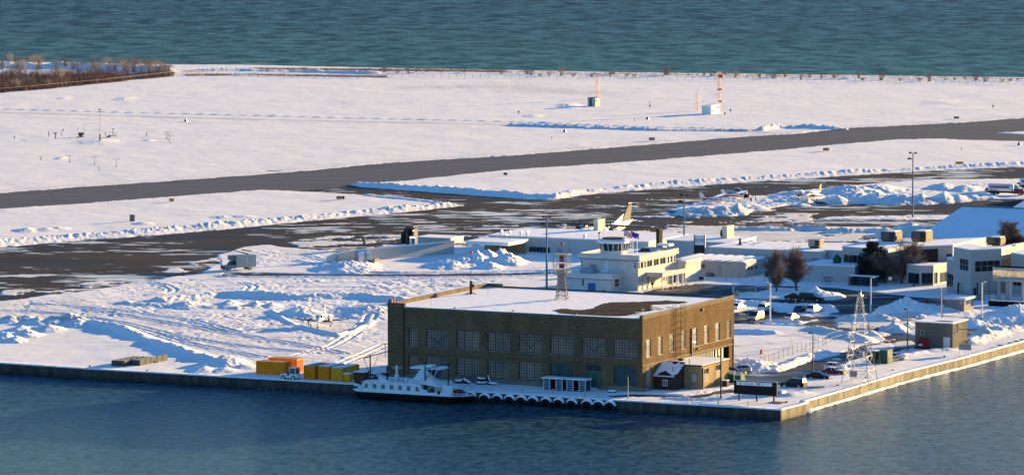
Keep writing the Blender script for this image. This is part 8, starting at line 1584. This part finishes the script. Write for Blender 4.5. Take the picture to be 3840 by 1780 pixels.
def shore_y(px): return np.interp(px, [0, 960, 1920, 2880, 3840], [262, 272, 283, 297, 309])
pr = [(5, 2.0, 1.6, 14), (6, 2.6, 1.3, 12), (7, 1.4, 1.8, 12), (8, 3.8, 2.2, 22)]
for i, (sd, h_, w_, n_) in enumerate(pr):
    px = (2060, 2290, 2380, 2105)[i]; root = thing('bare_shrub', 'small bare shrub on the far snowy shore', 'shrub', G(px, shore_y(px)), 0, 'bare shrubs along the far shore'); shrub(sd, h_, w_, n_, root, SHR, .075)
    b = M(); b.tube((0,0,0), (0,0,.4), .09, n=5); b.obj('stem', SHR, root); protos.append(root)
xs_ = [1000,1080,1140,1180,1235,1310,1380,1440,1490,1530,1560,1600,1650,1740,1880,1975,1990,2025,2150,2220,2300,2350,2495,2500,2580,2640,2670,2715,2760,2800,2850,2900,2945,3005,3035,3080,3130,3170,3220,3235,3305,3375,3450,3485,3545,3580,3620,3660,3695,3760,3790,3815]
for px in xs_:
    p = protos[3 if px in (3305, 2500, 3485, 3660, 2760) else rnd.choice((0, 1, 2))]; dup(p, G(px, shore_y(px)+rnd.uniform(-6, 3)), rnd.uniform(0, 6), scale=rnd.uniform(.7, 1.25))
root = thing('slender_tree', 'slender bare tree among the scrub on the far left shore', 'tree', G(40, 250), 0, 'bare trees among the left-hand scrub'); shrub(31, 5.8, 2.2, 34, root, SHR2, .035); b = M(); b.tube((0,0,0), (0,0,4), .14, .07, n=5); b.obj('trunk', BARK2, root); slt = root
for px, py in ((70,258),(145,262),(150,240),(190,300),(230,310),(262,300),(275,262),(320,258),(350,262),(370,268),(410,262),(430,268),(470,270),(500,272),(522,262),(530,285),(560,278),(580,282),(600,276),(615,284),(635,280),(105,330),(180,330),(240,325),(20,300),(120,250),(90,262),(210,264),(245,258),(295,270),(330,285),(360,290),(395,258),(415,285),(450,262),(480,285),(510,262),(545,268),(565,268),(592,285),(625,276),(75,290),(140,285),(45,285),(215,290),(300,300),(10,262),(340,300),(380,300),(440,300),(60,340)):
    k_ = rnd.uniform(.7, 1.15); dup(slt, G(px, py), rnd.uniform(0, 6), scale=(k_*rnd.uniform(1.3, 2.1), k_*rnd.uniform(1.3, 2.1), k_*rnd.uniform(.8, 1.05)))
b = M(); rnd = random.Random(12)
for i in range(3400):
    px = rnd.uniform(-60, 460) if rnd.random() < .85 else rnd.uniform(380, 640); lo_ = np.interp(px, [-60, 0, 170, 400, 640], [356, 350, 336, 312, 288]); hi_ = np.interp(px, [-60, 200, 400, 640], [285, 285, 285, 276]); py = hi_+(lo_-hi_)*rnd.random()**.7
    p = G(px, py); h = rnd.uniform(1.4, 3.6)*(1.0 if px < 400 else .7)
    for k in range(9):
        a = rnd.uniform(0, 6.28); q = p+Vector((rnd.gauss(0, .9), rnd.gauss(0, .9), 0)); t = q+Vector((rnd.gauss(0, .5), rnd.gauss(0, .5), h*rnd.uniform(.6, 1.1))); s = Vector((math.cos(a), math.sin(a), 0))*rnd.uniform(.05, .13); b.add([q-s, q+s, t], [(0,1,2)])
SCR = mat('scrub_twigs', (.26,.145,.10), .95, col2=(.14,.085,.065), vs=.08, world=True); tag(b.obj('scrub', SCR), 'dense reddish-brown scrub thicket at the far left', 'scrub', kind='stuff')
b = M()
for i in range(4200):
    u_ = rnd.random()
    if u_ < .45: px = rnd.uniform(960, 1900); py = np.interp(px, [960, 1400, 1900], [263, 265, 271])+rnd.gauss(0, 1.6)
    elif u_ < .7: px = rnd.uniform(700, 1450); py = np.interp(px, [700, 960, 1450], [284, 284, 291])+rnd.gauss(0, 1.5)
    elif u_ < .85: px = rnd.uniform(1540, 2200); py = 325+rnd.gauss(0, 10)
    else: px = rnd.uniform(1900, 3840); py = shore_y(px)-9+rnd.gauss(0, 2)
    p = G(px, py); gk = .35 if .7 <= u_ < .85 else 1.
    for k in range(4): q = p+Vector((rnd.gauss(0, .9), rnd.gauss(0, .9), 0)); a = rnd.uniform(0, 6.28); s = Vector((math.cos(a), math.sin(a), 0))*rnd.uniform(.06, .16)*gk; b.add([q-s, q+s, q+Vector((rnd.gauss(0, .3), 0, rnd.uniform(.4, 1.1)*gk))], [(0,1,2)])
tag(b.obj('dry_grass', mat('dry_grass', (.36,.22,.13), .95)), 'dry tan grass tufts poking through the snow near the far shore', 'grass', kind='stuff')
